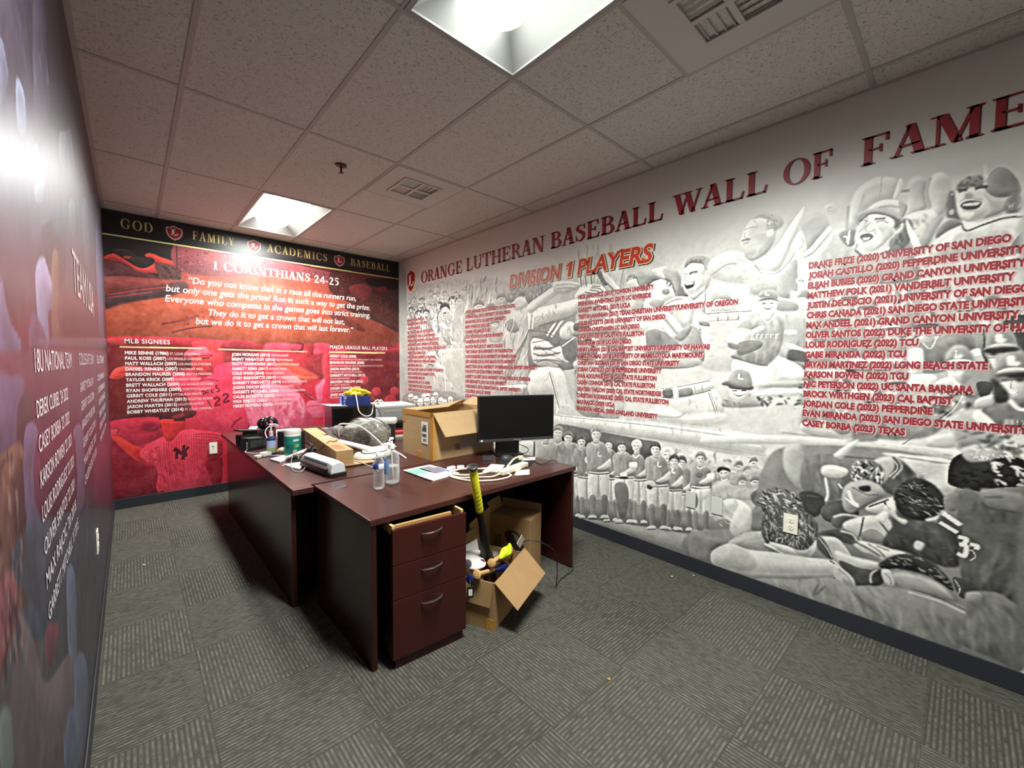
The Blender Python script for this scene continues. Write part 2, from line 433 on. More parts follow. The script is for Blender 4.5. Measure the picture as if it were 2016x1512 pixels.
    def mesh(s, name, at, m, extra=None):
        """grid mesh with the print as vertex colours; at(u,v) -> xyz arrays"""
        u, v = np.meshgrid(np.arange(s.W)*s.d, np.arange(s.H)*s.d)
        co = np.stack(at(u,v),-1).reshape(-1,3).astype(np.float32)
        i = (np.arange(s.H-1)[:,None]*s.W+np.arange(s.W-1)[None,:]).ravel()
        q = np.stack([i,i+1,i+1+s.W,i+s.W],1).astype(np.int32); nq = len(q)
        me = bpy.data.meshes.new(name); me.vertices.add(len(co)); me.vertices.foreach_set('co', co.ravel())
        me.loops.add(nq*4); me.loops.foreach_set('vertex_index', q.ravel()); me.polygons.add(nq)
        me.polygons.foreach_set('loop_start', np.arange(nq,dtype=np.int32)*4)
        me.update(calc_edges=True)
        c = np.clip(s.img/255,0,1); c = np.where(c<=.04045,c/12.92,((c+.055)/1.055)**2.4)
        at_ = me.color_attributes.new('print','FLOAT_COLOR','POINT')
        at_.data.foreach_set('color', np.concatenate([c.reshape(-1,3),np.ones((len(co),1))],1).astype(np.float32).ravel())
        return struct(link(name, me, m))
def print_mat(name, rough, spec=0.5):
    m = bpy.data.materials.new(name); m.use_nodes = True; nt = m.node_tree; b = nt.nodes['Principled BSDF']
    a = nt.nodes.new('ShaderNodeAttribute'); a.attribute_name = 'print'
    nt.links.new(a.outputs['Color'], b.inputs['Base Color'])
    b.inputs['Roughness'].default_value = rough; b.inputs['Specular IOR Level'].default_value = spec
    n = nt.nodes.new('ShaderNodeTexNoise'); n.inputs['Scale'].default_value = 260; g = nt.nodes.new('ShaderNodeNewGeometry'); nt.links.new(g.outputs['Position'], n.inputs['Vector'])
    bp = nt.nodes.new('ShaderNodeBump'); bp.inputs['Strength'].default_value = 0.06; bp.inputs['Distance'].default_value = 0.001
    nt.links.new(n.outputs['Fac'], bp.inputs['Height']); nt.links.new(bp.outputs[0], b.inputs['Normal'])
    return m

RIGHT_PRINT = """Q 206 100 4 -23 1074 1914 -102 43 -988 -1973 133
H 190 47 25 -79 214 61 162 35 72 775 1323 -59 494 54 8 -196 -559 -69 -1273 -229
H 220 47 25 -79 214 61 137 35 72 775 1323 -59 494 54 8 -196 -559 -69 -1273 -229
P 170 80 15 9 853 64 -8 5 -712 -80 -11
P 178 90 22 82 777 237 43 224 -17 235 -46 7 -92 -23 -135 -144 -172 -537 -79
H 150 81 3 -74 58 15 187 80 82 777 237 43 224 -17 235 -46 7 -92 -242 4 -225 18 -232 8
H 215 81 3 -74 58 15 175 80 82 777 237 43 224 -17 235 -46 7 -92 -242 4 -225 18 -232 8
P 205 71 2 303 758 -4 -6 -10 -1 -10 4 -4 6 4 6 10 2 10 -4
P 125 71 3 275 761 3 7 11 3 13 -5 1 -8 -14 6
L 130 58 3 8 282 759 14 -1
L 215 82 2 9 303 751 14 20 3 15
P 205 71 4 543 734 -3 -5 -6 -1 -7 3 -3 5 3 4 6 2 7 -3
P 125 71 2 524 736 2 5 7 2 9 -3 1 -6 -10 4
L 130 57 2 4 529 734 9 -1
P 205 84 2 124 747 -4 -6 -11 -1 -11 3 -4 7 4 6 11 2 11 -4
P 125 84 4 94 750 3 7 12 3 14 -5 1 -8 -15 5
L 130 68 3 8 101 748 16 -2
P 205 88 2 301 723 -5 -7 -10 -1 -11 3 -4 7 4 7 11 1 10 -3
P 125 88 4 271 725 3 8 12 3 13 -5 2 -8 -15 5
L 130 70 2 4 278 723 15 -1
L 215 100 4 18 301 715 14 22 3 15
P 205 63 2 676 734 -3 -6 -8 -2 -8 4 -4 6 4 6 8 2 8 -4
P 125 63 4 653 736 3 7 9 3 10 -5 1 -7 -11 5
L 130 51 2 4 659 734 12 -1
P 205 76 4 241 756 -6 -8 -13 -2 -13 5 -6 9 6 7 13 2 13 -5
P 125 76 5 203 760 4 9 15 3 17 -7 2 -9 -19 6
L 130 61 3 8 213 757 18 -2
P 205 75 4 498 729 -4 -7 -10 -1 -10 3 -4 8 4 6 10 2 10 -4
P 125 75 2 470 732 3 7 11 3 12 -5 2 -8 -14 5
L 130 61 3 8 477 729 14 -1
L 215 87 2 9 498 721 13 22 3 15
P 205 81 2 170 751 -6 -7 -12 -2 -12 4 -6 8 6 7 12 2 13 -4
P 125 81 4 134 754 4 9 14 3 16 -6 2 -9 -18 6
L 130 65 3 8 143 752 18 -2
P 205 53 4 352 794 -5 -7 -12 -2 -12 5 -5 8 5 8 12 1 12 -5
P 125 53 4 318 798 4 9 13 3 16 -7 1 -9 -17 7
L 130 42 2 4 327 795 17 -2
P 205 75 2 467 733 -4 -7 -11 -2 -11 4 -5 8 5 7 11 2 11 -5
P 125 75 2 436 736 3 8 13 3 14 -6 1 -8 -15 6
L 130 61 2 4 444 733 15 -1
L 215 87 4 18 467 724 15 24 3 17
P 205 80 4 609 708 -3 -5 -8 -1 -8 3 -3 6 3 5 8 1 8 -3
P 125 80 4 587 711 2 6 9 2 10 -4 1 -7 -11 5
L 130 64 3 8 592 709 11 -1
P 205 62 2 659 737 -4 -6 -9 -2 -10 4 -4 7 4 7 10 2 9 -4
P 125 62 4 632 740 3 8 11 3 12 -5 1 -9 -13 6
L 130 50 2 4 639 738 13 -2
P 205 49 2 695 757 -2 -4 -6 -1 -6 3 -3 5 3 4 6 1 6 -3
P 125 49 2 678 760 2 5 7 2 8 -4 0 -6 -8 4
L 130 39 2 4 683 758 8 -1
L 215 56 4 18 696 752 8 15 2 11
P 205 87 4 288 726 -5 -6 -10 -2 -11 4 -4 7 5 6 10 2 10 -4
P 125 87 2 258 729 3 7 12 3 13 -5 2 -8 -15 5
L 130 70 2 4 266 726 14 -1
P 205 59 2 559 756 -3 -6 -9 -2 -9 4 -3 6 3 6 9 2 9 -4
P 125 59 2 535 758 2 7 10 3 11 -5 1 -7 -12 5
L 130 47 3 8 541 756 12 -1
P 205 63 4 408 765 -4 -7 -10 -1 -10 4 -4 7 4 6 10 2 10 -4
P 125 63 4 380 768 3 8 11 2 13 -5 1 -8 -14 5
L 130 51 2 4 387 766 14 -2
L 215 73 2 9 408 757 15 22 2 15
P 205 81 2 535 714 -4 -6 -9 -2 -10 4 -4 7 4 6 10 2 9 -4
P 125 81 2 508 717 3 8 11 3 12 -6 1 -8 -13 6
L 130 65 3 8 515 715 13 -1
P 205 75 2 726 705 -4 -7 -9 -2 -9 4 -4 8 4 6 9 2 9 -4
P 125 75 2 700 708 3 8 10 3 11 -6 2 -8 -13 5
L 130 61 2 4 707 705 12 -1
P 205 53 3 587 763 -4 -7 -10 -2 -10 5 -4 7 4 7 10 1 10 -4
P 125 53 4 559 766 3 8 11 3 13 -6 1 -8 -14 6
L 130 43 2 4 566 764 14 -2
L 215 61 2 9 587 754 13 23 3 16
P 205 77 4 741 701 -3 -6 -7 -1 -7 3 -4 6 3 5 8 2 7 -3
P 125 77 2 720 703 2 7 9 2 9 -4 1 -7 -10 4
L 130 62 3 8 726 701 10 -1
P 205 55 4 611 757 -4 -6 -9 -2 -10 4 -4 8 4 6 9 2 10 -4
P 125 55 4 584 761 3 7 10 3 12 -6 2 -8 -13 6
L 130 44 3 8 591 758 13 -2
P 205 59 4 525 760 -3 -5 -7 -1 -7 3 -3 5 3 5 7 1 7 -3
P 125 59 4 505 762 2 5 8 2 9 -4 1 -5 -10 4
L 130 47 2 4 510 760 10 -1
L 215 68 4 18 525 754 9 16 2 11
P 205 81 2 683 699 -3 -4 -6 -1 -6 2 -2 5 2 4 6 1 6 -2
P 125 81 2 666 701 1 5 7 2 8 -4 1 -5 -9 4
L 130 65 3 8 670 699 8 -1
P 205 61 2 655 740 -3 -4 -6 -2 -7 3 -3 5 3 5 7 1 6 -3
P 125 61 2 636 742 2 6 8 1 8 -3 1 -6 -9 4
L 130 49 2 4 641 741 9 -2
P 205 79 2 347 737 -5 -7 -12 -2 -13 4 -5 9 5 7 13 2 12 -4
P 125 79 4 312 741 4 9 14 3 15 -6 2 -10 -17 7
L 130 64 3 8 321 738 17 -2
L 215 91 4 18 347 728 17 26 3 18
P 205 76 2 149 764 -4 -5 -9 -1 -10 3 -3 6 3 5 10 2 9 -4
P 125 76 2 123 767 2 6 11 3 12 -5 1 -7 -13 5
L 130 61 2 4 129 765 13 -1
P 205 59 2 614 749 -4 -7 -10 -2 -9 4 -5 8 4 7 10 1 10 -4
P 125 59 2 586 752 3 8 11 3 12 -6 2 -8 -14 5
L 130 47 2 4 593 750 14 -2
P 205 62 2 751 726 -4 -7 -8 -1 -9 3 -4 8 4 6 9 2 8 -4
P 125 62 2 726 729 3 8 10 2 11 -5 1 -8 -12 5
L 130 50 2 4 732 726 13 -1
L 215 72 2 9 751 718 12 22 2 16
P 205 54 2 356 790 -4 -6 -11 -2 -11 4 -4 8 5 6 10 2 11 -4
P 125 54 2 326 794 3 8 12 2 14 -6 1 -8 -15 6
L 130 44 2 4 334 791 15 -2
P 205 61 4 142 800 -5 -6 -12 -2 -11 4 -5 8 5 6 11 2 12 -5
P 125 61 4 109 804 3 8 13 2 15 -6 2 -8 -17 6
L 130 49 3 8 117 801 16 -2
P 205 54 2 547 767 -3 -4 -7 -1 -6 2 -3 5 3 5 6 1 7 -3
P 125 54 2 528 769 2 6 7 1 9 -3 1 -6 -10 4
L 130 43 2 4 533 768 9 -2
L 215 62 4 18 547 761 9 16 2 10
P 205 57 2 694 743 -4 -6 -9 -2 -9 4 -4 7 4 7 9 1 9 -4
P 125 57 2 668 746 3 8 10 3 12 -6 1 -8 -13 6
L 130 46 2 4 675 744 13 -2
P 205 59 2 706 738 -3 -5 -7 -2 -7 3 -3 6 3 5 7 2 7 -3
P 125 59 2 686 740 2 7 8 2 9 -5 1 -6 -10 4
L 130 47 2 4 691 738 10 -1
P 205 72 2 495 736 -4 -6 -9 -2 -10 4 -4 7 4 6 10 2 9 -4
P 125 72 4 468 739 3 7 11 3 12 -5 1 -8 -13 5
L 130 58 3 8 475 737 14 -2
L 215 83 2 9 495 728 13 22 3 15
P 205 71 2 521 736 -4 -7 -11 -2 -11 4 -4 8 4 7 11 2 11 -4
P 125 71 4 491 739 3 9 12 3 14 -6 1 -9 -15 6
L 130 57 3 8 499 736 15 -1
P 205 65 2 488 752 -4 -6 -10 -2 -10 4 -5 7 5 7 10 1 10 -4
P 125 65 2 459 755 3 8 12 3 12 -6 2 -8 -14 6
L 130 52 2 4 467 753 14 -2
P 205 63 2 307 777 -5 -8 -13 -2 -14 5 -5 9 6 8 13 2 13 -5
P 125 63 4 270 781 4 10 15 3 16 -7 2 -10 -18 7
L 130 51 3 8 279 778 19 -2
L 215 72 4 18 307 767 19 27 3 19
P 205 69 2 492 743 -3 -4 -6 -1 -7 2 -3 5 3 5 7 1 6 -3
P 125 69 2 473 745 2 6 8 2 8 -4 1 -6 -9 4
L 130 55 2 4 478 744 9 -1
P 205 71 2 424 746 -3 -4 -7 -2 -7 3 -3 6 3 4 7 1 7 -3
P 125 71 4 404 749 2 5 8 2 9 -4 1 -6 -10 4
L 130 57 3 8 409 747 10 -1
P 205 71 4 550 733 -3 -5 -6 -1 -7 3 -3 5 3 4 7 2 6 -3
P 125 71 4 531 735 2 5 8 2 8 -3 1 -6 -9 4
L 130 57 2 4 536 733 9 -1
L 215 81 2 9 550 727 9 16 2 11
P 205 65 4 560 744 -3 -6 -10 -2 -9 4 -4 7 4 6 9 1 10 -3
P 125 65 2 534 747 3 7 10 3 12 -5 1 -8 -13 5
L 130 52 2 4 541 744 13 -1
P 205 76 4 387 739 -5 -7 -11 -1 -11 4 -5 8 5 6 11 2 11 -4
P 125 76 4 355 743 4 8 12 3 14 -6 2 -9 -16 6
L 130 61 2 4 363 740 16 -2
P 205 57 4 136 812 -5 -7 -13 -2 -14 5 -5 9 5 7 14 1 13 -5
P 125 57 2 99 817 4 8 15 3 17 -7 1 -9 -18 7
L 130 46 2 4 108 814 19 -3
L 215 65 4 18 136 803 19 25 4 18
P 205 53 4 740 743 -3 -5 -7 -1 -7 3 -3 6 3 5 7 1 7 -3
P 125 53 2 720 746 2 6 8 2 9 -4 1 -7 -10 5
L 130 43 2 4 725 744 10 -1
P 205 60 2 538 756 -3 -5 -8 -2 -8 4 -4 6 4 5 8 1 8 -3
P 125 60 2 515 759 3 6 9 2 10 -4 1 -7 -11 5
L 130 48 2 4 521 757 11 -2
P 205 64 4 358 767 -4 -6 -11 -2 -10 4 -5 8 5 6 10 2 11 -4
P 125 64 4 328 771 3 8 12 2 14 -5 1 -9 -15 6
L 130 52 3 8 336 768 15 -1
L 215 74 4 18 358 759 15 23 3 15
P 222 95 2 138 719 -5 -10 -14 -3 -14 6 -5 11 6 9 13 4 14 -6
P 90 90 2 93 721 3 12 23 6 23 -10 3 -12 -18 10 -21 1
L 90 80 3 10 110 722 20 -1
L 120 69 2 4 113 713 11 -1
P 163 80 7 88 709 31 0 33 -6 7 -32 -80 5
P 222 95 2 204 697 -7 -11 -15 -4 -15 6 -7 13 7 11 15 4 15 -6
P 75 90 4 153 698 3 15 26 6 26 -10 3 -14 -20 11 -23 2
L 90 80 3 10 172 701 22 -2
L 120 69 3 8 175 690 13 0
P 173 80 3 147 686 35 0 37 -7 8 -37 -89 6
P 222 95 4 268 695 -6 -11 -15 -4 -14 6 -6 12 6 11 14 4 15 -6
P 80 90 4 220 696 3 14 24 6 25 -10 2 -13 -19 10 -21 2
L 90 80 3 10 238 698 20 -1
L 120 69 2 4 240 688 13 -1
P 138 80 3 214 683 33 1 35 -7 8 -36 -85 5
P 222 95 4 225 753 -5 -9 -12 -2 -12 5 -5 9 5 9 12 3 12 -6
P 110 90 4 186 755 2 11 20 4 20 -9 2 -10 -15 9 -18 1
L 90 80 3 10 200 756 17 -1
L 120 69 2 6 203 748 9 -1
P 128 80 3 181 745 27 -1 28 -6 7 -28 -69 6
P 222 95 2 373 717 -5 -10 -13 -4 -14 6 -5 12 5 10 14 4 13 -6
P 70 90 2 329 719 3 13 23 6 22 -10 2 -13 -17 11 -20 1
L 90 80 3 10 346 721 19 -2
L 120 69 2 4 348 711 12 -1
P 141 80 7 324 707 31 0 32 -7 7 -34 -78 6
P 222 95 4 412 703 -7 -12 -15 -4 -16 6 -7 14 7 13 16 4 15 -7
P 60 90 2 360 705 3 16 27 7 26 -12 3 -15 -20 12 -24 2
L 90 80 3 10 379 707 22 -1
L 120 69 2 4 382 695 14 0
P 164 80 3 354 690 36 1 37 -8 9 -41 -92 6
P 222 95 4 470 726 -6 -12 -15 -4 -15 6 -6 14 6 12 15 4 15 -7
P 85 90 2 421 728 2 15 26 7 25 -12 2 -15 -19 13 -22 1
L 90 80 2 5 439 730 21 -2
L 120 69 3 8 442 718 12 -1
P 189 80 7 415 714 34 0 36 -9 8 -39 -87 7
P 222 95 2 520 720 -6 -14 -17 -5 -17 8 -7 16 7 14 17 4 17 -8
P 70 90 4 465 722 3 18 29 8 28 -14 3 -17 -22 14 -25 2
L 90 80 2 5 486 724 24 -2
L 120 69 3 8 489 711 14 -1
P 153 80 7 459 706 38 0 40 -10 9 -45 -97 7
P 222 95 2 332 761 -4 -7 -9 -2 -10 4 -4 9 4 7 10 2 9 -4
P 120 90 2 300 763 2 10 17 4 16 -8 2 -9 -13 8 -15 1
L 90 80 3 10 312 764 14 -1
L 120 69 2 4 314 757 8 0
P 159 80 3 296 755 23 -1 23 -5 6 -25 -57 5
P 222 95 2 549 701 -4 -8 -9 -3 -10 4 -4 10 4 8 10 3 9 -5
P 140 90 2 517 702 2 11 17 4 16 -8 2 -9 -13 8 -14 1
L 90 80 2 5 529 703 14 -1
L 120 69 3 8 531 696 8 -1
P 155 80 3 514 692 22 1 23 -6 6 -27 -57 5
P 222 95 2 155 766 -4 -7 -10 -2 -10 4 -4 8 4 7 10 2 10 -4
P 130 90 4 122 768 2 9 17 4 17 -8 2 -9 -13 8 -15 1
L 90 80 3 10 134 769 15 -2
L 120 69 2 4 136 762 9 -1
P 166 80 7 118 759 23 0 25 -5 5 -25 -59 6
P 135 75 5 97 694 54 7 20 -107 -65 -106
P 205 75 3 161 689 71 0 29 -98 -70 -92
P 140 75 7 242 673 67 5 36 -120 -65 -69
P 220 75 7 290 689 28 18 27 -100 -18 -39
P 120 75 7 346 705 52 -24 -26 -46 -36 -28
H 105 74 2 -72 95 25 137 70 81 706 246 -19 186 -34 0 -118 -150 -27 -122 -19 -158 -1
H 226 81 2 -72 95 25 137 70 81 706 246 -19 186 -34 0 -118 -150 -27 -122 -19 -158 -1
H 232 81 1 -57 60 24 112 90 87 771 456 -26 30 -87 -487 26
H 112 74 1 -57 60 20 100 90 87 771 456 -26 30 -87 -487 26
H 122 68 5 -81 145 51 112 40 528 747 257 -26 3 -328 -244 -22
H 228 74 5 -81 145 51 112 40 528 747 257 -26 3 -328 -244 -22
P 165 100 2 346 685 69 13 66 -24 32 -75 -32 -40 -74 2 -44 45
H 215 100 1 -60 97 14 20 35 346 685 69 13 66 -24 32 -75 -32 -40 -74 2 -44 45
H 95 94 1 -47 88 10 15 35 346 685 69 13 66 -24 32 -75 -32 -40 -74 2 -44 45
P 226 100 3 420 698 -8 -11 -18 -4 -18 7 -8 13 8 11 18 3 18 -6
P 80 100 2 356 704 8 21 30 4 30 -13 4 -19 -30 15
L 70 100 1 6 379 702 11 1
L 70 100 1 6 403 701 12 -1
P 90 100 2 403 686 -3 -2 -6 -1 -6 2 -3 3 3 2 6 1 6 -2
P 232 100 3 350 641 18 8 30 -11 9 -5 8 -11 -17 -3 -17 8
L 235 100 1 9 354 649 27 -10
L 235 100 2 18 368 654 17 -14
L 235 100 1 8 385 655 9 -17
P 228 100 2 432 584 17 -15 32 -6 -8 -9 -33 6
P 145 80 7 465 694 48 14 15 -47 15 -64 -30 -16 -24 47
H 225 94 4 -54 120 24 27 35 415 698 128 7 1 -126 -129 -4
P 222 80 2 363 538 150 1 15 -13 -165 -8
P 172 90 11 380 516 141 5 11 -114 -35 -52 -65 -9 -43 94
P 196 95 4 261 524 38 12 28 -12 9 -35 62 -29 -18 -20 -63 9 -47 9 -39 5 10 36
H 110 94 3 -18 101 20 15 35 231 525 96 11 53 -91 -130 13
P 178 90 3 317 449 63 11 35 -43 66 -40 16 -41 -100 -12 -81 39 -9 50
H 125 81 4 -43 88 20 17 35 308 449 173 -44 0 -70 -165 3
L 226 100 2 13 385 465 12 -63 2 -73
L 230 100 2 11 367 557 1 -68 12 -24
P 128 90 11 82 342 399 26 78 -32 73 -21 -551 -47
P 226 100 3 135 324 -8 -13 -18 -6 -19 4 -8 11 8 13 19 6 19 -4
P 196 100 4 130 314 -6 -8 -15 -5 -15 3 -6 7 6 9 15 5 15 -3
L 105 98 2 12 82 319 27 0 21 5
L 110 69 2 8 98 311 21 1
P 226 100 2 178 319 -6 -12 -17 -5 -16 3 -7 11 7 11 17 6 16 -4
P 196 100 4 174 310 -6 -8 -13 -4 -13 2 -6 7 6 8 13 5 13 -3
L 105 98 2 12 132 314 23 0 19 4
L 110 69 2 8 146 307 19 1
P 226 100 3 220 308 -7 -13 -19 -6 -19 3 -8 13 8 13 19 6 19 -4
P 196 100 4 215 299 -6 -10 -15 -5 -16 3 -6 8 7 10 15 4 15 -2
L 105 98 1 6 167 303 27 0 21 5
L 110 69 1 4 183 295 21 1
P 226 100 3 249 334 -6 -11 -16 -5 -15 3 -7 10 7 11 16 5 15 -3
P 196 100 2 245 326 -5 -8 -13 -4 -12 2 -5 7 5 8 13 4 12 -2
L 105 98 1 6 205 330 23 0 17 4
L 110 69 2 8 219 323 17 1
P 226 100 2 279 338 -6 -9 -14 -5 -14 3 -5 9 5 10 14 5 14 -4
P 196 100 4 275 331 -5 -7 -11 -3 -11 2 -5 6 5 7 11 3 11 -2
L 105 98 2 12 240 335 19 0 16 3
L 110 69 2 8 251 328 16 1
P 226 100 3 276 315 -7 -13 -18 -6 -18 4 -8 11 8 14 18 6 18 -4
P 196 100 4 271 305 -6 -9 -14 -4 -15 2 -6 8 7 9 14 5 15 -2
L 105 98 2 12 225 310 26 0 20 5
L 110 69 2 8 241 302 20 1
P 226 100 3 329 324 -7 -12 -17 -7 -17 4 -8 12 8 12 17 6 17 -3
P 196 100 2 324 315 -5 -9 -14 -5 -14 3 -6 8 6 9 14 4 14 -3
L 105 98 1 6 280 319 25 0 19 5
L 110 69 1 4 295 311 20 2
P 226 100 3 341 345 -6 -11 -14 -5 -15 3 -6 10 7 11 14 5 14 -3
P 196 100 4 337 337 -5 -7 -11 -4 -12 2 -4 7 4 7 12 4 11 -2
L 105 98 2 12 300 341 21 0 16 4
L 110 69 1 4 313 334 16 1
P 226 100 3 383 325 -6 -11 -15 -6 -15 4 -7 10 7 12 15 5 15 -3
P 196 100 4 379 317 -5 -8 -12 -4 -12 2 -5 7 5 8 12 4 12 -2
L 105 98 1 6 340 321 22 0 17 4
L 110 69 1 4 353 314 17 1
P 226 100 3 408 322 -4 -8 -11 -4 -11 2 -5 8 5 9 11 4 11 -3
P 196 100 2 405 316 -3 -6 -9 -3 -9 2 -4 5 4 6 9 3 9 -2
L 105 98 1 6 377 319 16 0 12 3
L 110 69 2 8 387 314 12 1
P 226 100 2 452 335 -6 -10 -13 -5 -13 3 -6 9 6 11 13 5 13 -4
P 196 100 2 448 327 -4 -7 -11 -3 -10 2 -5 6 5 7 10 4 11 -2
L 105 98 1 6 414 331 19 0 15 4
L 110 69 1 4 426 325 15 1
P 182 75 17 548 764 533 -45 138 -22 21 -58 -12 -298 -227 -23 -11 65 -509 -27 -17 260
H 120 81 5 -107 163 27 45 25 548 788 223 -26 -18 -162 -238 -35
H 226 81 5 -107 150 27 42 25 548 788 223 -26 -18 -162 -238 -35
H 135 61 2 -98 156 12 42 30 499 634 305 6 -10 -256 -295 -17
H 220 68 2 -98 156 14 42 30 499 634 305 6 -10 -256 -295 -17
P 208 90 5 644 689 -7 -14 -19 -4 -19 7 -8 16 8 13 19 5 19 -8
P 120 85 7 584 694 14 20 36 -2 17 -20 -33 7
L 100 80 2 6 605 692 30 -2
P 165 60 4 574 670 83 -4 7 -59 -93 5
P 208 90 3 713 673 -6 -12 -16 -3 -16 6 -7 13 7 13 16 3 16 -6
P 120 85 3 662 678 12 17 31 -1 14 -18 -28 7
L 100 80 2 6 680 676 25 -2
P 165 60 4 654 657 70 -4 6 -51 -79 4
P 208 90 6 767 703 -6 -12 -15 -3 -16 6 -6 14 6 11 15 4 15 -7
P 120 85 3 718 708 11 16 30 -1 13 -17 -27 6
L 100 80 2 6 735 706 24 -2
P 165 60 9 710 688 67 -5 6 -50 -75 5
P 208 90 3 594 656 -6 -11 -16 -4 -16 6 -7 13 7 11 16 4 16 -7
P 120 85 3 543 660 12 16 31 -1 14 -16 -28 6
L 100 80 3 12 561 659 25 -2
P 165 60 9 534 640 72 -3 5 -49 -79 3
P 208 90 3 731 619 -6 -10 -13 -4 -13 6 -6 11 6 10 13 4 13 -6
P 120 85 3 689 622 9 15 26 -1 11 -14 -23 4
L 100 80 2 6 703 621 21 -1
P 165 60 4 681 604 59 -2 5 -43 -66 2
P 190 100 2 772 668 57 -5 53 3 29 -18 -22 -55 -4 -163 -5 -54 -86 -5 -33 55 -1 87 -7 87
H 150 46 5 -103 272 15 12 22 772 668 57 -5 53 3 29 -18 -22 -55 -4 -163 -5 -54 -86 -5 -33 55 -1 87 -7 87
H 226 46 5 -117 274 17 12 22 772 668 57 -5 53 3 29 -18 -22 -55 -4 -163 -5 -54 -86 -5 -33 55 -1 87 -7 87
L 112 86 2 11 883 593 -35 -64 -42 -84
L 118 86 2 11 880 585 -43 -64 -44 -86
L 124 86 2 11 876 576 -49 -63 -46 -88
L 130 86 3 22 873 567 -58 -63 -47 -89
L 136 86 2 11 869 558 -65 -62 -49 -91
L 142 86 2 11 866 549 -73 -62 -52 -93
L 148 86 2 11 862 540 -81 -62 -53 -94
P 130 80 2 766 621 38 11 31 -36 -30 -11 -32 14
P 215 90 2 714 402 153 13 4 -27 -150 -13
L 120 80 1 5 714 402 153 13 4 -27
P 216 100 2 807 699 30 7 33 -18 -5 -20 -42 -9 -26 20
P 128 100 7 765 703 32 30 55 -2 18 -27 -42 -1 -31 -16
H 190 81 3 -22 74 20 17 35 765 703 32 30 55 -2 18 -27 -42 -1 -31 -16
P 118 90 2 884 475 -1 110 9 8 5 -220 -17 -1
P 128 100 2 892 593 74 8 103 26 8 -66 -1 -73 -38 -9 -148 -10
H 96 81 2 -169 184 10 15 35 892 593 74 8 103 26 8 -66 -1 -73 -38 -9 -148 -10
H 170 68 2 -172 182 10 12 35 892 593 74 8 103 26 -82 -62 -97 -53
P 206 100 2 895 560 44 -1 61 -18 28 -15 16 -49 -120 1 -29 30
L 116 75 2 11 895 550 66 4 36 -14
L 116 75 2 11 901 528 60 1 47 -18
L 116 75 2 11 918 508 59 3 56 -23
L 116 75 2 11 896 492 66 2 62 -16
L 116 75 2 11 923 540 38 -23
P 120 90 2 961 574 51 -5 5 -21 -19 -14 -32 16
L 232 100 1 26 999 612 -38 -42
L 232 100 1 26 1026 617 -47 -52
P 208 100 3 1014 586 32 21 24 -9 0 -33 -23 -10 -30 8
H 150 81 1 -100 67 9 17 35 1007 602 67 3 -4 -55 -58 6
P 214 100 2 882 652 83 10 108 10 15 25 47 -4 36 -27 -19 -11 -51 -16 -32 -14 -109 -22 -71 -12 -12 35
P 150 80 3 886 605 120 20 67 12 -4 -14 -103 -23 -74 -12
H 178 81 3 -67 78 20 15 35 891 653 115 9 0 -37 -112 -24
H 150 94 1 -70 47 8 12 35 891 637 84 5 -10 -30 -65 -3
L 238 100 1 17 887 658 -2 -32 -4 -32
L 238 100 1 17 903 656 -2 -31 -4 -32
L 168 100 1 12 893 657 -1 -32 -5 -32
P 136 100 3 867 725 37 15 54 -9 32 -18 -21 -24 -37 -8 -50 -7 -18 27
H 205 81 1 -76 62 8 37 35 867 725 37 15 54 -9 32 -18 -21 -24 -37 -8 -50 -7 -18 27
H 95 81 1 -76 62 8 30 35 867 725 37 15 54 -9 32 -18 -21 -24 -37 -8 -50 -7 -18 27
P 220 100 2 882 676 50 21 53 19 23 -16 -70 -33 -44 -23 -23 13
L 150 80 2 8 885 650 58 18 65 30
P 208 100 2 984 729 40 0 57 -13 5 -15 -18 -5 -43 -6 -35 10
L 150 80 2 7 995 720 49 -3 37 -10
L 150 80 2 7 997 708 47 -2 28 -7
P 220 100 2 1086 701 31 6 34 -8 17 -19 -16 -12 -34 -3 -36 11
L 150 86 2 8 1100 696 43 1 17 -12
L 150 86 2 8 1104 684 44 2 16 -9
L 150 86 2 8 1109 673 39 3
H 150 74 2 -90 176 10 37 12 1079 812 138 -23 -1 -108 -135 31
H 220 74 2 -90 176 12 32 12 1079 812 138 -23 -1 -108 -135 31
P 205 70 4 1159 739 71 -8 -6 -64 -32 17 -24 30
L 130 80 2 10 1147 734 25 -44 33 -27
L 140 80 2 7 1230 731 -10 -44
P 176 100 2 890 471 129 2 2 -15 -131 -1
P 110 80 2 1008 484 64 2 0 -16 -43 -5
L 110 92 1 6 890 471 129 2
P 214 100 2 893 460 123 7 33 -65 30 -80 -75 -8 -4 70 -109 -9
L 120 98 2 10 973 457 16 -39 22 -60 20 -37
L 140 92 1 4 981 457 16 -38 21 -61 20 -36
H 176 68 2 -80 101 12 12 35 893 460 123 7 33 -65 30 -80 -75 -8 -4 70 -109 -9
H 120 68 2 -104 161 15 32 20 759 669 123 -11 3 -277 -110 -7
H 226 68 2 -104 161 15 25 20 759 669 123 -11 3 -277 -110 -7
P 158 85 8 1074 619 62 3 93 -21 13 -60 -5 -112 -29 -90 -120 -12 -16 146
P 105 90 3 1083 602 45 -1 1 -21 -45 1
P 222 90 3 1128 599 58 5 20 -15 -44 -11 -32 5
P 112 90 3 1084 564 49 5 21 -18 -8 -14 -17 -3 -45 9
P 128 90 3 1137 555 58 5 43 -19 -3 -36 -46 -10 -42 21
P 222 90 3 1142 530 21 3 13 -10 -12 -10 -17 3
P 50 90 3 1146 551 8 3 5 -12 -13 -1
P 215 90 3 1178 618 62 -11 5 -40 -42 -4 -21 28
P 118 90 3 1155 509 73 -14 9 -53 -39 -11 -37 16
P 196 90 7 1086 477 66 4 14 -62 -8 -50 -61 -12
P 206 90 3 1165 426 72 0 -6 -78 -64 -6
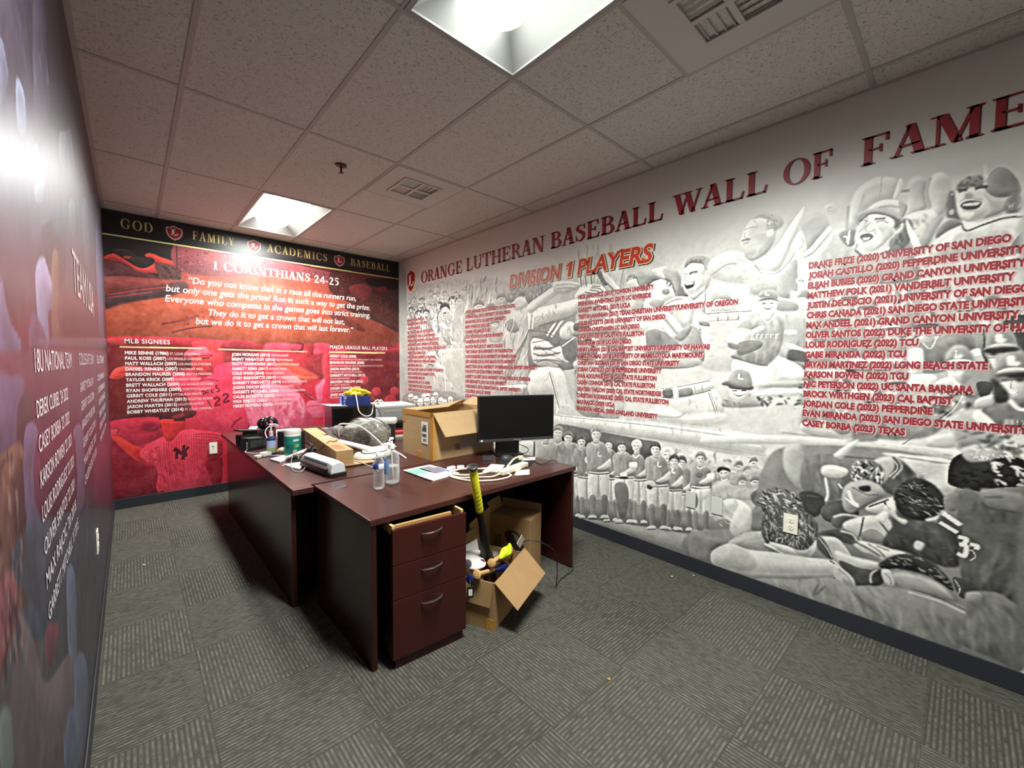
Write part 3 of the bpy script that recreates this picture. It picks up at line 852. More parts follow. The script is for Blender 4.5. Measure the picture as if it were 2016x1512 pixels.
P 128 90 3 1028 526 42 21 6 -59 -28 4
P 226 90 3 1195 556 32 -8 56 -43 4 -16 -37 16
H 225 68 2 -56 76 14 50 90 1074 619 159 -12 -2 -259 -143 -14
H 98 68 2 -56 76 14 55 90 1074 619 159 -12 -2 -259 -143 -14
L 130 69 1 8 1104 463 5 -43 -1 -62
L 140 69 1 8 1197 465 4 -58 -3 -62
P 196 70 11 1432 600 106 -4 4 -114 -107 -1
H 180 47 3 -169 71 14 37 10 1436 578 103 2 3 -98 -103 -1
L 142 98 1 6 1434 598 50 -1 54 -1
L 150 80 1 5 1436 581 55 -1 23 0
L 135 98 0 3 1450 599 1 -18
L 135 98 1 8 1470 597 1 -17
L 135 98 1 8 1491 595 1 -16
L 135 98 1 8 1512 593 1 -16
P 218 50 3 1455 595 57 -2 0 -11 -56 1
L 228 92 2 8 1456 521 20 5 22 3
P 205 100 0 1413 633 28 20 11 -12 -6 -24 -3 -25 -8 -19 1 -33 -8 -57 -50 -3 7 60 26 32 4 29
H 165 46 0 -127 60 3 12 22 1413 633 28 20 11 -12 -6 -24 -3 -25 -8 -19 1 -33 -8 -57 -50 -3 7 60 26 32 4 29
H 235 46 0 -143 59 3 12 22 1413 633 28 20 11 -12 -6 -24 -3 -25 -8 -19 1 -33 -8 -57 -50 -3 7 60 26 32 4 29
L 128 75 2 9 1411 565 15 -5 9 4
L 128 75 2 9 1409 559 17 -5 9 2
L 128 75 2 9 1407 554 19 -6 9 1
L 128 75 2 9 1405 548 21 -6 9 0
L 128 75 2 9 1402 543 25 -8 9 -1
L 128 75 0 3 1400 537 27 -8 9 -2
P 184 100 0 1445 638 7 14 13 9 21 -13 11 -24 -20 0 -27 -15 -5 12
H 144 46 0 -169 61 3 12 22 1445 638 7 14 13 9 21 -13 11 -24 -20 0 -27 -15 -5 12
H 220 46 0 180 59 3 12 22 1445 638 7 14 13 9 21 -13 11 -24 -20 0 -27 -15 -5 12
P 222 95 0 1450 609 13 17 20 -1 20 -10 4 -14 -16 -2 -43 4
L 236 100 0 3 1415 631 14 9 15 13
L 150 92 1 7 1442 651 0 -27 -2 -23
L 225 100 0 3 1444 651 1 -27 -2 -23
P 230 100 0 1425 601 11 1 10 -10 4 -11 -17 0
P 140 100 0 1431 581 19 -2 3 -10 -20 4
P 135 100 2 1380 664 11 0 14 -19 -8 -5 -20 3
P 196 100 2 1397 651 15 -5 29 16 7 14 3 -17 -13 -13 -22 -16 -11 11
P 140 85 3 1440 672 13 5 -5 -19 -7 -5
P 222 100 2 1388 693 4 15 9 6 28 -1 10 -13 2 -18 0 -18 -11 -9 -17 -10 -15 4 -8 18
P 196 60 0 1422 697 17 3 2 -32 -11 -13 -14 -6 7 21
P 158 100 0 1392 706 3 14 7 7 19 3 22 -7 12 -13 3 -18 -9 -2 -10 8 -5 11 -24 7 -11 -5
H 220 94 0 -45 17 3 50 120 1392 706 3 14 7 7 19 3 22 -7 12 -13 3 -18 -9 -2 -10 8 -5 11 -24 7 -11 -5
H 112 88 0 -45 17 3 50 120 1392 706 3 14 7 7 19 3 22 -7 12 -13 3 -18 -9 -2 -10 8 -5 11 -24 7 -11 -5
P 214 100 0 1440 691 12 2 3 -10 -6 -10 -8 1
L 150 92 0 3 1443 688 9 1 -1 -9
L 98 100 0 3 1389 691 6 3 6 -2
L 98 100 1 10 1404 692 9 3 10 -1
L 140 80 0 3 1405 690 15 2
L 150 92 0 3 1399 690 -7 -8 3 -3 7 -2
L 160 69 0 3 1407 683 11 -11
P 92 100 0 1393 670 9 1 14 2 -1 -10 -8 -4 -9 0
P 238 100 1 1396 670 18 2 -1 -4 -13 -1
L 160 69 2 7 1395 656 13 -1
P 140 90 3 1239 703 8 9 21 -1 5 -8 -23 -1 -8 -7
P 212 90 3 1241 695 14 6 25 -10 3 -18 -26 3 -11 10
H 210 94 1 -45 21 10 20 100 1239 703 8 9 21 -1 5 -8 -23 -1 -8 -7
P 150 100 0 1299 557 11 5 30 3 25 -15 24 -10 22 32 22 -19 2 -70 -134 -3
H 110 46 0 -59 89 3 15 22 1299 557 11 5 30 3 25 -15 24 -10 22 32 22 -19 2 -70 -134 -3
H 186 46 0 -68 82 3 15 22 1299 557 11 5 30 3 25 -15 24 -10 22 32 22 -19 2 -70 -134 -3
P 128 80 7 1310 562 30 3 37 -25 4 -19 -32 -9 -27 4 -16 23
P 205 80 8 1362 512 27 11 39 -21 9 -21 -87 -1
P 142 100 2 1373 552 39 22 -5 -20 -16 -15 -14 3
P 208 100 2 1332 622 26 15 14 6 21 -1 20 -11 5 -19 -3 -29 -4 -9 -21 -4 -27 32 -25 8
H 168 46 5 -72 86 15 10 22 1332 622 26 15 14 6 21 -1 20 -11 5 -19 -3 -29 -4 -9 -21 -4 -27 32 -25 8
H 235 46 5 -81 83 17 10 22 1332 622 26 15 14 6 21 -1 20 -11 5 -19 -3 -29 -4 -9 -21 -4 -27 32 -25 8
P 168 80 0 1338 625 24 11 12 5 20 -6 -24 -1 -24 -9
P 214 100 3 1333 622 55 -53 -19 -17 -8 -1 -35 42 -57 -25 -23 6 18 19 49 13 15 7
L 128 98 3 13 1265 569 34 6 30 0 16 -5
L 150 80 0 3 1331 581 8 -8 26 -21
P 240 100 1 1336 610 17 1 37 -40 -10 -11 -16 19
P 240 100 0 1328 592 13 3 33 -38 -9 -7 -11 10
P 176 100 2 1334 606 10 -3 36 -41 -6 -4 -27 30
P 226 100 0 1307 688 21 3 24 -8 10 -7 10 -20 2 -12 -28 -11 -16 -12 -29 13 -6 19 8 17
P 150 60 0 1312 642 17 0 17 -9 -16 -12 -24 11
P 156 100 2 1339 664 15 1 4 -11 -11 -3 -8 5
P 214 100 2 1350 682 9 -1 2 -7 -8 -5 -6 3
L 95 100 1 8 1351 675 0 7 7 0 3 -6 -6 -6
P 126 90 0 1296 693 15 7 23 -8 -19 -5 -16 -8
P 178 100 2 1343 720 18 -7 16 -12 7 -16 -1 -25 -9 -15 -5 13 -8 20 -15 12 -6 12
P 150 70 5 1370 704 14 -19 -1 -25 -9 -15 -2 24
P 228 100 0 1309 715 18 4 17 1 5 -5 -9 -13 5 -12 -17 9
P 168 100 2 1268 711 11 5 27 -4 22 -13 17 -9 9 -8 -26 11 -20 2 -12 -12 -15 -5 -10 15
L 120 92 1 7 1268 707 5 -17 8 -12
L 92 98 0 3 1354 681 12 -18 8 -19
L 112 92 2 9 1345 690 16 -12 11 -24
P 190 80 3 1248 677 37 -10 12 -12 -7 -15 -23 6 -16 14
P 160 80 0 1252 623 20 23 18 -10 -8 -24 -23 2
L 128 98 1 11 1087 742 6 -40
L 150 98 1 11 1104 738 6 -38
L 118 98 1 11 1125 740 3 -34
L 160 98 1 11 1138 738 -2 -30
P 224 85 3 1130 669 52 -18 64 -38 61 -23 29 -10 0 -16 -89 4 -37 20 -80 67
L 122 92 2 11 1130 654 60 -28 42 -32 18 -24
L 150 69 2 9 1178 651 60 -28 43 -25
P 224 100 2 1083 695 38 6 33 -1 22 -16 3 -18 -49 3 -59 3
L 118 92 1 9 1126 696 28 -6 16 -12
L 118 92 1 9 1122 690 28 -7 16 -11
L 118 92 1 9 1105 686 41 -10
L 118 92 1 9 1130 700 28 -5
P 118 95 2 1145 734 20 0 17 -32 -12 -5
P 216 100 2 1162 734 19 -9 35 -40 15 -19 -23 7 -30 30
L 120 92 1 9 1178 703 30 -30
P 92 95 2 1072 600 56 -3 1 -21 -57 2
P 236 95 2 1128 589 59 0 9 -8 -64 0
P 128 90 2 1072 577 60 1 59 1 5 -14 -123 -4
P 78 95 2 1107 557 25 2 18 -11 -4 -17 -21 4
P 206 90 2 1132 556 25 -5 4 -16 -20 -3
P 122 90 3 1188 573 22 5 37 -33 -21 -13 -29 20
P 232 95 2 1233 539 18 -7 39 -13 4 -25 -25 7 -28 18
P 126 80 4 1295 561 41 4 2 -76 -28 12 -11 30
P 238 95 2 1285 556 10 2 4 -30 -10 -6
P 112 85 3 1082 523 75 2 2 -24 -68 -6
P 118 85 3 1173 540 60 -1 -2 -45 -41 4
P 232 90 2 1158 528 28 0 -11 -27 -24 -7
P 210 80 3 1074 492 60 -4 8 -17 -68 -1
P 116 85 3 1023 538 50 20 5 -56 -41 -7
L 236 100 1 12 1023 535 50 26
L 108 86 2 9 890 588 58 -6 60 -21
L 108 86 2 9 896 569 53 1
L 108 86 2 13 927 601 61 11
L 108 86 3 18 904 534 60 -5 49 10
L 108 86 2 13 902 515 47 -8 69 10
L 108 86 2 9 918 488 47 7 68 -7
L 108 86 2 9 910 541 13 -15
L 230 92 2 9 923 549 41 2 15 -11
L 230 92 2 9 913 522 76 -1
L 230 92 2 9 923 499 76 4 24 -8
L 150 80 1 6 909 625 10 7 9 -15
L 150 80 1 6 928 622 12 11 8 -16
L 150 80 1 6 948 624 12 11 7 -16
P 206 100 2 1342 406 121 23 18 -65 -139 -15
H 170 68 2 -77 65 14 20 60 1342 406 121 23 18 -65 -139 -15
L 110 98 1 5 1455 421 11 -27 10 -31
L 130 92 1 4 1459 422 12 -28 9 -30
P 216 100 2 1339 425 36 3 83 20 3 -22 -79 -22 -37 -1
L 120 92 1 5 1340 424 35 4 83 20
L 120 92 1 5 1345 403 37 1 79 22
P 118 100 2 1346 420 25 4 1 -18 -21 -2
P 142 100 2 1385 423 30 7 4 -17 -31 -6
P 232 100 0 1372 428 11 1 3 -25 -10 -1
L 150 80 1 6 1423 437 4 -20
L 150 80 1 6 1440 438 4 -20
P 215 70 9 1308 362 46 19 51 -13 79 11 6 -26 -109 -21 -66 10
L 150 69 3 8 1301 356 79 1 25 14
P 198 60 22 1510 733 -74 -20 13 -64 79 -20 60 28 16 37 18 94 -66 12
P 210 90 3 1452 716 48 11 36 -31 18 7 -1 -25 35 -18 -13 -37 -47 8 2 19 -44 11 -38 22
P 202 100 3 1514 753 5 15 9 14 14 6 24 -5 14 -14 -2 -17 -6 -21 -13 -16 -19 -9 -17 6 -11 26
P 166 85 4 1533 784 16 8 26 -9 14 -14 -2 -12 -16 -6 -13 10 10 8 -19 15
H 140 68 1 -49 37 10 25 35 1533 784 16 8 40 -23 -18 -18 -13 10
P 184 70 9 1541 758 30 -7 1 -20 -13 -16 -19 -9 6 25
L 140 92 0 3 1518 765 13 3 14 -2
L 150 80 0 3 1521 761 -2 -9 8 -7
L 112 98 2 9 1514 744 8 1 8 -1
L 150 69 2 8 1517 738 11 0
P 214 90 2 1560 751 11 5 3 -13 -9 -4
P 160 85 4 1520 714 20 -3 23 16 13 15 -7 -22 -17 -17 -19 -4
L 230 100 2 14 1501 721 4 -19 26 -11 28 14
L 140 80 0 3 1504 710 32 -16 24 16
L 158 69 2 8 1454 682 31 17 23 -1
L 238 92 2 14 1531 630 4 24 22 13 31 -5
L 150 69 2 8 1533 628 5 23 20 12
L 145 80 2 9 1540 691 16 -22
H 170 68 2 -153 40 12 20 35 1453 711 47 10 51 -43 -23 -44 -42 30
P 178 85 4 1532 657 26 7 25 -1 21 17 9 -12 -3 -34 -35 -5 -37 1
P 160 90 0 1584 650 8 22 22 16 4 -30 -4 -42 -29 6
P 230 100 0 1555 688 2 15 24 21 17 28 14 21 11 13 -3 -22 -9 -29 -10 -25 -10 -26 -8 -11 -16 0
P 198 60 7 1583 673 8 11 20 51 9 29 -18 -27 -16 -32 -17 -27
L 132 100 0 3 1552 682 13 -13 18 -1 19 18 10 19
L 238 92 2 12 1553 677 13 -13 19 -1 19 19
P 230 95 3 1603 712 16 28 12 -31 -6 -18 9 -16 -1 -20 -14 -3 -4 41
L 160 69 2 8 1619 738 5 -23 -8 -8
L 150 69 0 3 1634 675 -15 17
P 228 100 3 1615 650 15 4 4 -13 -7 -12 -6 8
L 130 92 1 7 1618 646 6 1 3 -5
L 130 92 0 3 1621 638 4 3
P 170 95 3 1619 761 31 8 13 -27 -19 -24 -11 -18 -9 32
P 208 90 3 1654 777 13 4 7 -16 -12 -5 -6 7
L 140 69 1 8 1659 773 8 0
L 140 69 1 8 1660 768 9 -1
P 164 95 3 1651 681 18 43 29 -31 -3 -15 -29 -27
L 140 69 2 8 1687 750 1 -23 3 -3
P 190 80 0 1688 772 22 1 2 -49 -21 2
L 242 100 1 22 1621 691 16 12 15 18 13 17
L 112 100 0 3 1625 689 16 8 15 19 11 13
L 240 100 1 18 1631 682 18 11 12 15 7 18
H 214 68 3 -60 48 19 15 35 1651 681 18 41 25 -30 -28 -41
P 192 55 22 1666 816 100 -12 122 -27 6 -120 -104 -4 -119 21
P 200 90 3 1689 729 3 37 9 29 20 12 13 0 14 -7 8 -9 -7 -26 -19 1 -19 -13 -8 -22
L 140 80 2 8 1690 769 0 -40
L 158 69 0 3 1734 807 -2 -34
L 165 57 2 8 1711 784 -6 -30
P 190 90 3 1767 731 1 34 -1 22 10 7 10 -11 -1 -23 4 -20 -10 -7
L 120 92 2 9 1758 775 11 -2
P 218 90 0 1749 765 7 31 6 -12 -7 -18
L 150 69 2 8 1787 782 -1 -22 4 -20
P 200 95 3 1787 732 8 6 -6 26 4 22 9 6 11 -10 4 -26 -3 -23 -11 -13 -12 -12
L 150 69 2 8 1793 786 -3 -22 5 -26
P 168 60 7 1806 759 11 -3 -3 -23 -11 -13 1 18
P 218 95 3 1766 728 10 8 18 -2 9 -12 -14 -35 -5 -9 -6 21
H 150 81 2 -67 38 14 17 35 1769 728 25 4 -5 -45 -7 -3
P 158 90 3 1781 683 17 31 10 9 5 4 -8 -22 -9 -24 -7 -13
P 104 90 3 1813 722 2 34 6 -2 5 -31 6 -15 -11 7
P 190 80 0 1816 728 5 1 0 -7 -4 0
L 180 100 1 8 1817 752 3 1
P 156 100 3 1671 690 17 0 13 2 21 -17 25 8 1 23 18 20 7 -11 0 -24 7 -31 2 -37 -110 15
H 116 46 5 -97 82 15 17 22 1671 690 17 0 13 2 21 -17 25 8 1 23 18 20 7 -11 0 -24 7 -31 2 -37 -110 15
H 192 46 5 -106 74 17 17 22 1671 690 17 0 13 2 21 -17 25 8 1 23 18 20 7 -11 0 -24 7 -31 2 -37 -110 15
P 112 95 3 1748 696 8 8 8 24 10 -8 -1 -20 -5 -18 -9 -10 -10 6
H 78 81 1 -97 48 10 17 35 1750 695 14 32 9 -12 -5 -33
P 238 95 0 1767 727 12 -28 9 -26 -5 -2 -13 32
P 124 100 2 1678 720 9 7 15 -3 -1 -24 -11 -1
L 238 100 1 9 1685 717 6 -4 -1 -8
L 238 100 1 8 1693 726 -1 -25
P 222 100 2 1704 726 3 15 8 8 22 -4 17 -13 5 -14 -7 -11 -5 -8 -14 -16 -14 0 -14 11 -4 17
P 184 75 0 1732 725 19 -2 6 -7 -9 -15 -15 -15 -12 -1 17 18
P 186 70 0 1704 731 5 12 9 3 -2 -18 -10 -11
P 208 100 2 1751 715 12 7 1 -10 -8 -8
L 140 80 1 7 1754 711 7 7
P 84 95 2 1748 738 13 -11 -2 -9 -7 -4 1 11
L 74 100 0 3 1706 736 6 3 6 -4
L 74 100 0 3 1729 731 8 1 8 -6
L 100 98 0 3 1707 742 10 1
L 100 98 1 10 1727 737 14 -2
L 126 98 0 3 1721 733 -6 -10 4 -6 7 1
P 80 100 1 1708 712 10 3 8 -6 -3 -6 -10 0
P 242 100 1 1712 708 10 -1 -2 -3 -6 0
L 160 80 1 8 1711 701 10 -1
L 165 69 2 9 1726 721 3 -11
P 204 100 0 1716 753 10 11 16 2 17 -7 8 -8 -1 -12 -6 -9 -10 10 -15 9
P 166 90 0 1757 760 10 -9 -1 -12 -5 -9 -3 13
L 160 69 1 10 1731 755 15 -1 13 -6
P 160 100 2 1699 750 12 6 20 -3 19 -10 14 -16 -6 -1 -15 15 -20 7 -14 -5 -4 -13
L 92 98 1 10 1706 738 15 10 20 -7 17 -14
L 246 100 0 3 1700 695 20 -17 26 7
L 104 100 1 9 1702 689 18 -17 29 8
L 240 100 0 3 1747 686 -3 -22 -1 -15
L 150 100 1 7 1705 700 -2 -9
P 208 100 3 1786 656 20 32 15 20 13 0 19 -7 39 0 2 -48 -54 1
H 168 46 5 -121 79 15 15 22 1786 656 20 32 15 20 13 0 19 -7 39 0 2 -48 -54 1
H 235 46 5 -127 68 17 15 22 1786 656 20 32 15 20 13 0 19 -7 39 0 2 -48 -54 1
P 122 95 2 1803 688 2 15 13 11 14 -9 -16 -8
L 226 80 1 8 1861 663 2 -31
P 196 80 5 1783 659 23 15 11 -11 -23 -20
P 204 100 2 1822 754 2 11 7 7 11 1 16 -7 15 -27 5 -18 -8 -11 -17 -2 -16 -2 -8 7 -5 20
P 168 75 0 1851 746 9 -10 18 -7 -1 -12 -13 -8 -14 -1 8 16
P 228 70 0 1829 721 14 -3 -5 -10
P 132 90 3 1822 758 3 11 10 5 12 -1 7 -10 -2 -9 -11 3 -10 1
H 90 81 1 -45 23 10 25 35 1822 758 13 16 19 -11 -13 -6
P 146 95 0 1852 752 3 17 7 9 11 -4 11 -21 3 -18 -15 -2 -12 5
P 126 50 9 1865 772 15 -13 6 -23 -14 -2 -9 8
L 222 69 2 9 1851 788 1 -36
P 122 90 3 1872 718 7 20 8 -5 4 -20 -12 -6
H 190 81 0 -99 30 3 10 35 1873 718 6 17 11 -22
L 84 100 1 14 1825 754 4 2 5 -1
L 90 100 1 14 1842 754 6 1 7 -2
L 110 80 0 3 1826 761 7 1
P 158 90 2 1832 749 4 1 5 -5 -2 -4 -6 1
P 76 100 1 1828 734 8 4 13 -5 -3 -9 -13 1
P 244 100 1 1831 734 16 -1 -1 -4 -13 2
L 138 86 0 3 1826 739 10 3 15 -7
L 160 69 2 8 1832 723 14 -1
L 100 100 1 9 1831 705 5 -12 17 5 22 5 17 -3
L 240 100 1 9 1832 708 5 -12 16 5 22 5 17 -3
L 224 92 2 17 1854 682 5 8 12 0 11 -9 -6 -8
P 124 90 0 1881 659 5 12 7 7 1 -38 -11 2
P 214 80 3 1877 643 17 5 1 -26 -14 7
P 186 95 6 1606 615 15 11 76 -5 76 -13 77 -6 51 -10 4 -92 3 -63 -62 -22 -78 -45 -130 -16 -12 130
H 140 61 0 -59 41 3 137 100 1621 626 229 -24 8 -204 -221 -36
H 224 61 0 -59 41 3 137 100 1621 626 229 -24 8 -204 -221 -36
P 66 95 0 1850 536 14 14 39 6 3 -69 -32 -11 -15 28
P 84 90 4 1784 531 16 18 13 -12 -4 -25 -10 -19 -10 19
P 147 95 2 1646 571 12 10 8 -8 7 6 13 -11 3 -39 -43 1
H 107 46 5 -82 72 15 6 22 1646 571 12 10 8 -8 7 6 13 -11 3 -39 -43 1
H 183 46 5 -90 71 17 6 22 1646 571 12 10 8 -8 7 6 13 -11 3 -39 -43 1
L 234 100 1 8 1658 580 8 -10 7 8
P 171 95 2 1660 585 10 -1 3 -18 -14 1
P 216 95 0 1676 591 -3 -13 -7 -5 -9 7 -4 13 3 13 8 4 9 -6
P 178 66 7 1667 596 9 1 0 -13 -7 -10 2 12
P 191 95 0 1654 594 0 -3 -1 -2 -2 2 0 3 0 3 1 1 2 -1
P 181 95 2 1679 592 -1 -3 -1 -1 -1 1 -1 3 1 3 1 2 1 -2
P 120 71 0 1653 597 12 1 11 -2 0 -5 -11 0 -11 0
L 60 87 0 3 1657 592 5 0
L 60 87 0 3 1668 591 4 0
L 146 76 0 3 1665 592 -1 -6 2 -1
L 121 93 2 9 1661 581 4 -2 4 2
L 240 87 2 5 1662 581 6 -1
P 186 95 2 1652 598 0 11 7 9 9 -1 8 -10 1 -10 -7 4 -11 1
P 158 76 0 1667 616 9 -9 1 -10 -6 4
P 208 95 2 1648 596 6 5 11 1 10 -3 4 -5 -6 2 -15 0
L 70 76 4 10 1649 596 11 0 11 0 8 -2
L 238 100 1 11 1663 611 0 -7
L 238 100 1 7 1662 605 5 -1
L 238 100 0 3 1661 612 3 -1
L 238 100 1 8 1667 606 0 -2
P 180 95 2 1683 585 9 8 7 -7 6 6 10 -10 3 -33 -35 2
H 140 46 5 -81 62 15 6 22 1683 585 9 8 7 -7 6 6 10 -10 3 -33 -35 2
H 216 46 5 -90 61 17 6 22 1683 585 9 8 7 -7 6 6 10 -10 3 -33 -35 2
L 234 100 1 8 1692 592 7 -9 6 8
P 171 95 2 1694 596 9 0 2 -16 -12 2
P 216 95 2 1707 601 -2 -10 -6 -4 -7 5 -3 11 2 11 7 3 6 -5
P 178 66 0 1700 606 7 1 0 -12 -5 -8 1 10
P 191 95 0 1690 604 -1 -3 -1 -1 -1 1 0 3 0 3 1 0 1 -1
P 181 95 2 1709 602 0 -2 -1 -1 -1 1 -1 2 1 3 1 1 1 -1
P 120 71 4 1689 606 9 1 9 -1 0 -5 -10 1 -8 0
L 60 87 0 3 1691 603 3 -1
L 60 87 2 6 1699 602 4 0
L 146 76 2 5 1697 602 -1 -5 2 -1
L 121 93 0 3 1693 594 4 -2 4 1
L 240 87 0 3 1695 593 5 0
P 149 95 2 1688 607 0 10 5 7 7 -1 7 -8 1 -9 -6 4 -8 0
P 121 76 6 1699 622 8 -7 1 -9 -5 3
P 171 95 0 1685 605 4 5 9 1 9 -3 3 -4 -6 2 -11 0
L 70 76 2 6 1685 605 9 1 9 0 6 -2
L 238 100 1 9 1695 619 1 -6
L 238 100 1 7 1695 613 4 -1
L 238 100 1 5 1694 619 3 -1
L 238 100 1 7 1699 614 0 -2
P 156 95 2 1707 564 9 9 7 -7 6 6 11 -10 3 -35 -36 2
H 116 46 5 -90 61 15 6 22 1707 564 9 9 7 -7 6 6 11 -10 3 -35 -36 2
H 192 46 5 -99 62 17 6 22 1707 564 9 9 7 -7 6 6 11 -10 3 -35 -36 2
L 234 100 1 8 1716 572 7 -9 6 8
P 171 95 2 1718 577 9 -1 2 -16 -12 1
P 216 95 2 1732 582 -2 -11 -7 -4 -7 5 -3 12 2 11 7 4 7 -5
P 178 66 7 1725 587 7 1 -1 -12 -5 -8 1 10
P 191 95 2 1714 584 -1 -2 -1 -1 -1 1 0 3 0 2 1 1 1 -1
P 181 95 0 1734 583 0 -2 -1 -1 -1 1 -1 3 0 2 1 1 2 -1
P 120 71 5 1713 587 9 2 10 -2 0 -5 -9 0 -10 0
L 60 87 0 3 1717 583 4 0
L 60 87 2 7 1726 582 3 0
L 146 76 2 6 1723 583 -1 -6 2 0
L 121 93 0 3 1720 574 4 -2 3 1
L 240 87 2 5 1721 573 5 0
P 164 95 0 1712 588 0 10 5 8 8 -1 6 -8 2 -10 -6 4 -9 0
P 136 76 0 1724 604 7 -7 2 -10 -5 4
P 186 95 2 1709 586 5 5 8 1 9 -2 3 -5 -5 2 -12 0
L 70 76 2 6 1709 586 9 1 10 0 6 -2
L 238 100 0 3 1721 600 0 -6
L 238 100 1 7 1720 594 5 0
L 238 100 0 3 1720 600 3 0
L 238 100 0 3 1725 596 0 -2
P 150 95 0 1741 572 9 9 7 -7 6 6 11 -11 3 -36 -36 2
H 110 46 0 -81 62 3 6 22 1741 572 9 9 7 -7 6 6 11 -11 3 -36 -36 2
H 186 46 0 -90 61 3 6 22 1741 572 9 9 7 -7 6 6 11 -11 3 -36 -36 2
L 234 100 0 3 1750 580 7 -9 7 8
P 171 95 4 1752 585 9 -1 3 -16 -13 1
P 216 95 2 1766 590 -2 -11 -7 -5 -7 6 -3 12 2 12 7 4 7 -6
P 178 66 7 1759 595 7 1 -1 -12 -5 -9 2 11
P 191 95 0 1748 593 -1 -3 -1 -1 -1 1 0 3 0 3 1 1 1 -1
P 181 95 0 1768 591 0 -2 -1 -2 -1 2 -1 3 0 2 1 1 2 -1
P 120 71 0 1747 596 9 1 10 -2 0 -5 -8 0 -11 0
L 60 87 0 3 1751 591 4 0
L 60 87 2 7 1760 590 4 0
L 146 76 2 6 1758 591 -1 -6 2 0
L 121 93 0 3 1754 581 4 -1 4 1
L 240 87 2 5 1755 581 6 -1
P 171 95 2 1746 596 0 11 5 8 8 -1 6 -9 2 -10 -6 4 -9 1
P 143 76 7 1758 613 7 -8 2 -10 -5 4
P 193 95 2 1743 595 5 4 8 1 9 -2 3 -5 -5 2 -12 0
L 70 76 2 7 1743 595 9 0 10 0 6 -2
L 238 100 1 10 1755 609 1 -7
L 238 100 1 7 1755 602 4 0
L 238 100 0 3 1754 609 3 0
L 238 100 0 3 1759 604 0 -2
P 146 95 2 1769 581 9 9 7 -8 6 6 10 -10 3 -35 -34 2
H 106 46 5 -90 61 15 6 22 1769 581 9 9 7 -8 6 6 10 -10 3 -35 -34 2
H 182 46 5 -90 61 17 6 22 1769 581 9 9 7 -8 6 6 10 -10 3 -35 -34 2
L 234 100 1 8 1778 589 7 -9 6 8
P 171 95 0 1780 594 9 -1 2 -16 -12 1
P 216 95 0 1793 598 -2 -11 -6 -4 -7 6 -3 11 2 12 7 4 6 -6
P 178 66 7 1786 603 7 1 0 -12 -5 -8 1 10
P 191 95 2 1776 601 0 -3 -1 -1 -1 2 -1 2 0 3 1 1 1 -1
P 181 95 0 1795 600 0 -3 -1 -1 -1 1 -1 3 1 3 1 1 1 -2
P 120 71 0 1775 604 9 1 9 -2 0 -5 -9 1 -8 0
L 60 87 0 3 1778 600 3 0
L 60 87 2 7 1786 599 4 0
L 146 76 2 6 1784 599 -1 -5 2 -1
L 121 93 2 9 1781 590 3 -1 4 1
L 240 87 2 5 1782 590 5 -1
P 148 95 2 1774 605 0 10 5 8 7 -1 7 -9 1 -9 -6 3 -8 1
P 120 76 7 1785 621 8 -8 1 -9 -5 3
P 170 95 0 1771 603 5 4 8 2 8 -3 3 -4 -5 1 -11 1
L 70 76 2 7 1772 603 8 0 9 0 6 -1
L 238 100 0 3 1782 617 0 -6
L 238 100 0 3 1781 611 5 -1
L 238 100 0 3 1781 617 2 0
L 238 100 1 8 1786 612 0 -2
P 177 95 2 1799 582 9 8 6 -7 5 6 10 -10 2 -34 -31 2
H 137 46 5 -79 52 15 6 22 1799 582 9 8 6 -7 5 6 10 -10 2 -34 -31 2
H 213 46 5 -90 51 17 6 22 1799 582 9 8 6 -7 5 6 10 -10 2 -34 -31 2
L 234 100 0 3 1808 589 6 -8 5 7
P 171 95 2 1810 594 7 -1 2 -15 -10 1
P 216 95 0 1822 599 -2 -11 -6 -4 -6 5 -3 12 2 11 6 3 6 -5
P 178 66 0 1815 604 6 1 0 -12 -4 -8 1 10
P 191 95 2 1805 601 0 -2 -1 -1 -1 1 0 3 0 2 1 1 1 -1
P 181 95 0 1823 600 0 -3 -1 -1 -1 2 0 2 0 3 1 1 1 -1
P 120 71 0 1804 604 9 1 8 -1 0 -5 -7 0 -9 0
L 60 87 4 11 1809 600 3 0
L 60 87 0 3 1816 599 4 0
L 146 76 2 6 1814 600 0 -6 2 0
L 121 93 0 3 1811 591 4 -2 3 1
L 240 87 2 5 1812 590 5 0
P 156 95 2 1804 605 0 10 4 7 7 0 6 -9 1 -9 -5 3 -8 1
P 128 76 7 1814 621 7 -8 1 -9 -4 3
P 178 95 2 1801 603 4 5 8 1 8 -3 3 -4 -5 2 -11 0
L 70 76 0 3 1801 603 8 1 9 0 5 -2
L 238 100 0 3 1812 616 0 -6
L 238 100 1 7 1812 611 4 -1
L 238 100 0 3 1811 617 2 -1
L 238 100 0 3 1815 612 1 -2
P 164 95 0 1824 549 9 10 7 -8 6 7 10 -11 3 -37 -34 1
H 124 46 0 -79 52 3 6 22 1824 549 9 10 7 -8 6 7 10 -11 3 -37 -34 1
H 200 46 0 -90 51 3 6 22 1824 549 9 10 7 -8 6 7 10 -11 3 -37 -34 1
L 234 100 1 8 1834 558 6 -10 6 9
P 171 95 0 1835 563 9 -1 2 -17 -12 1
P 216 95 0 1848 569 -2 -12 -6 -5 -7 6 -3 12 2 12 6 5 7 -6
P 178 66 8 1841 574 7 1 0 -13 -5 -9 1 11
P 191 95 3 1831 571 0 -3 -1 -1 -2 1 0 3 0 3 1 1 1 -1
P 181 95 0 1850 570 0 -3 -1 -1 -1 1 -1 3 1 3 1 1 1 -1
P 120 71 6 1830 574 9 1 9 -1 0 -5 -10 0 -7 0
L 60 87 3 9 1832 570 4 0
L 60 87 3 9 1841 569 3 0
L 146 76 3 7 1838 569 0 -6 2 0
L 121 93 3 10 1835 560 4 -2 3 1
L 240 87 0 3 1836 559 5 0
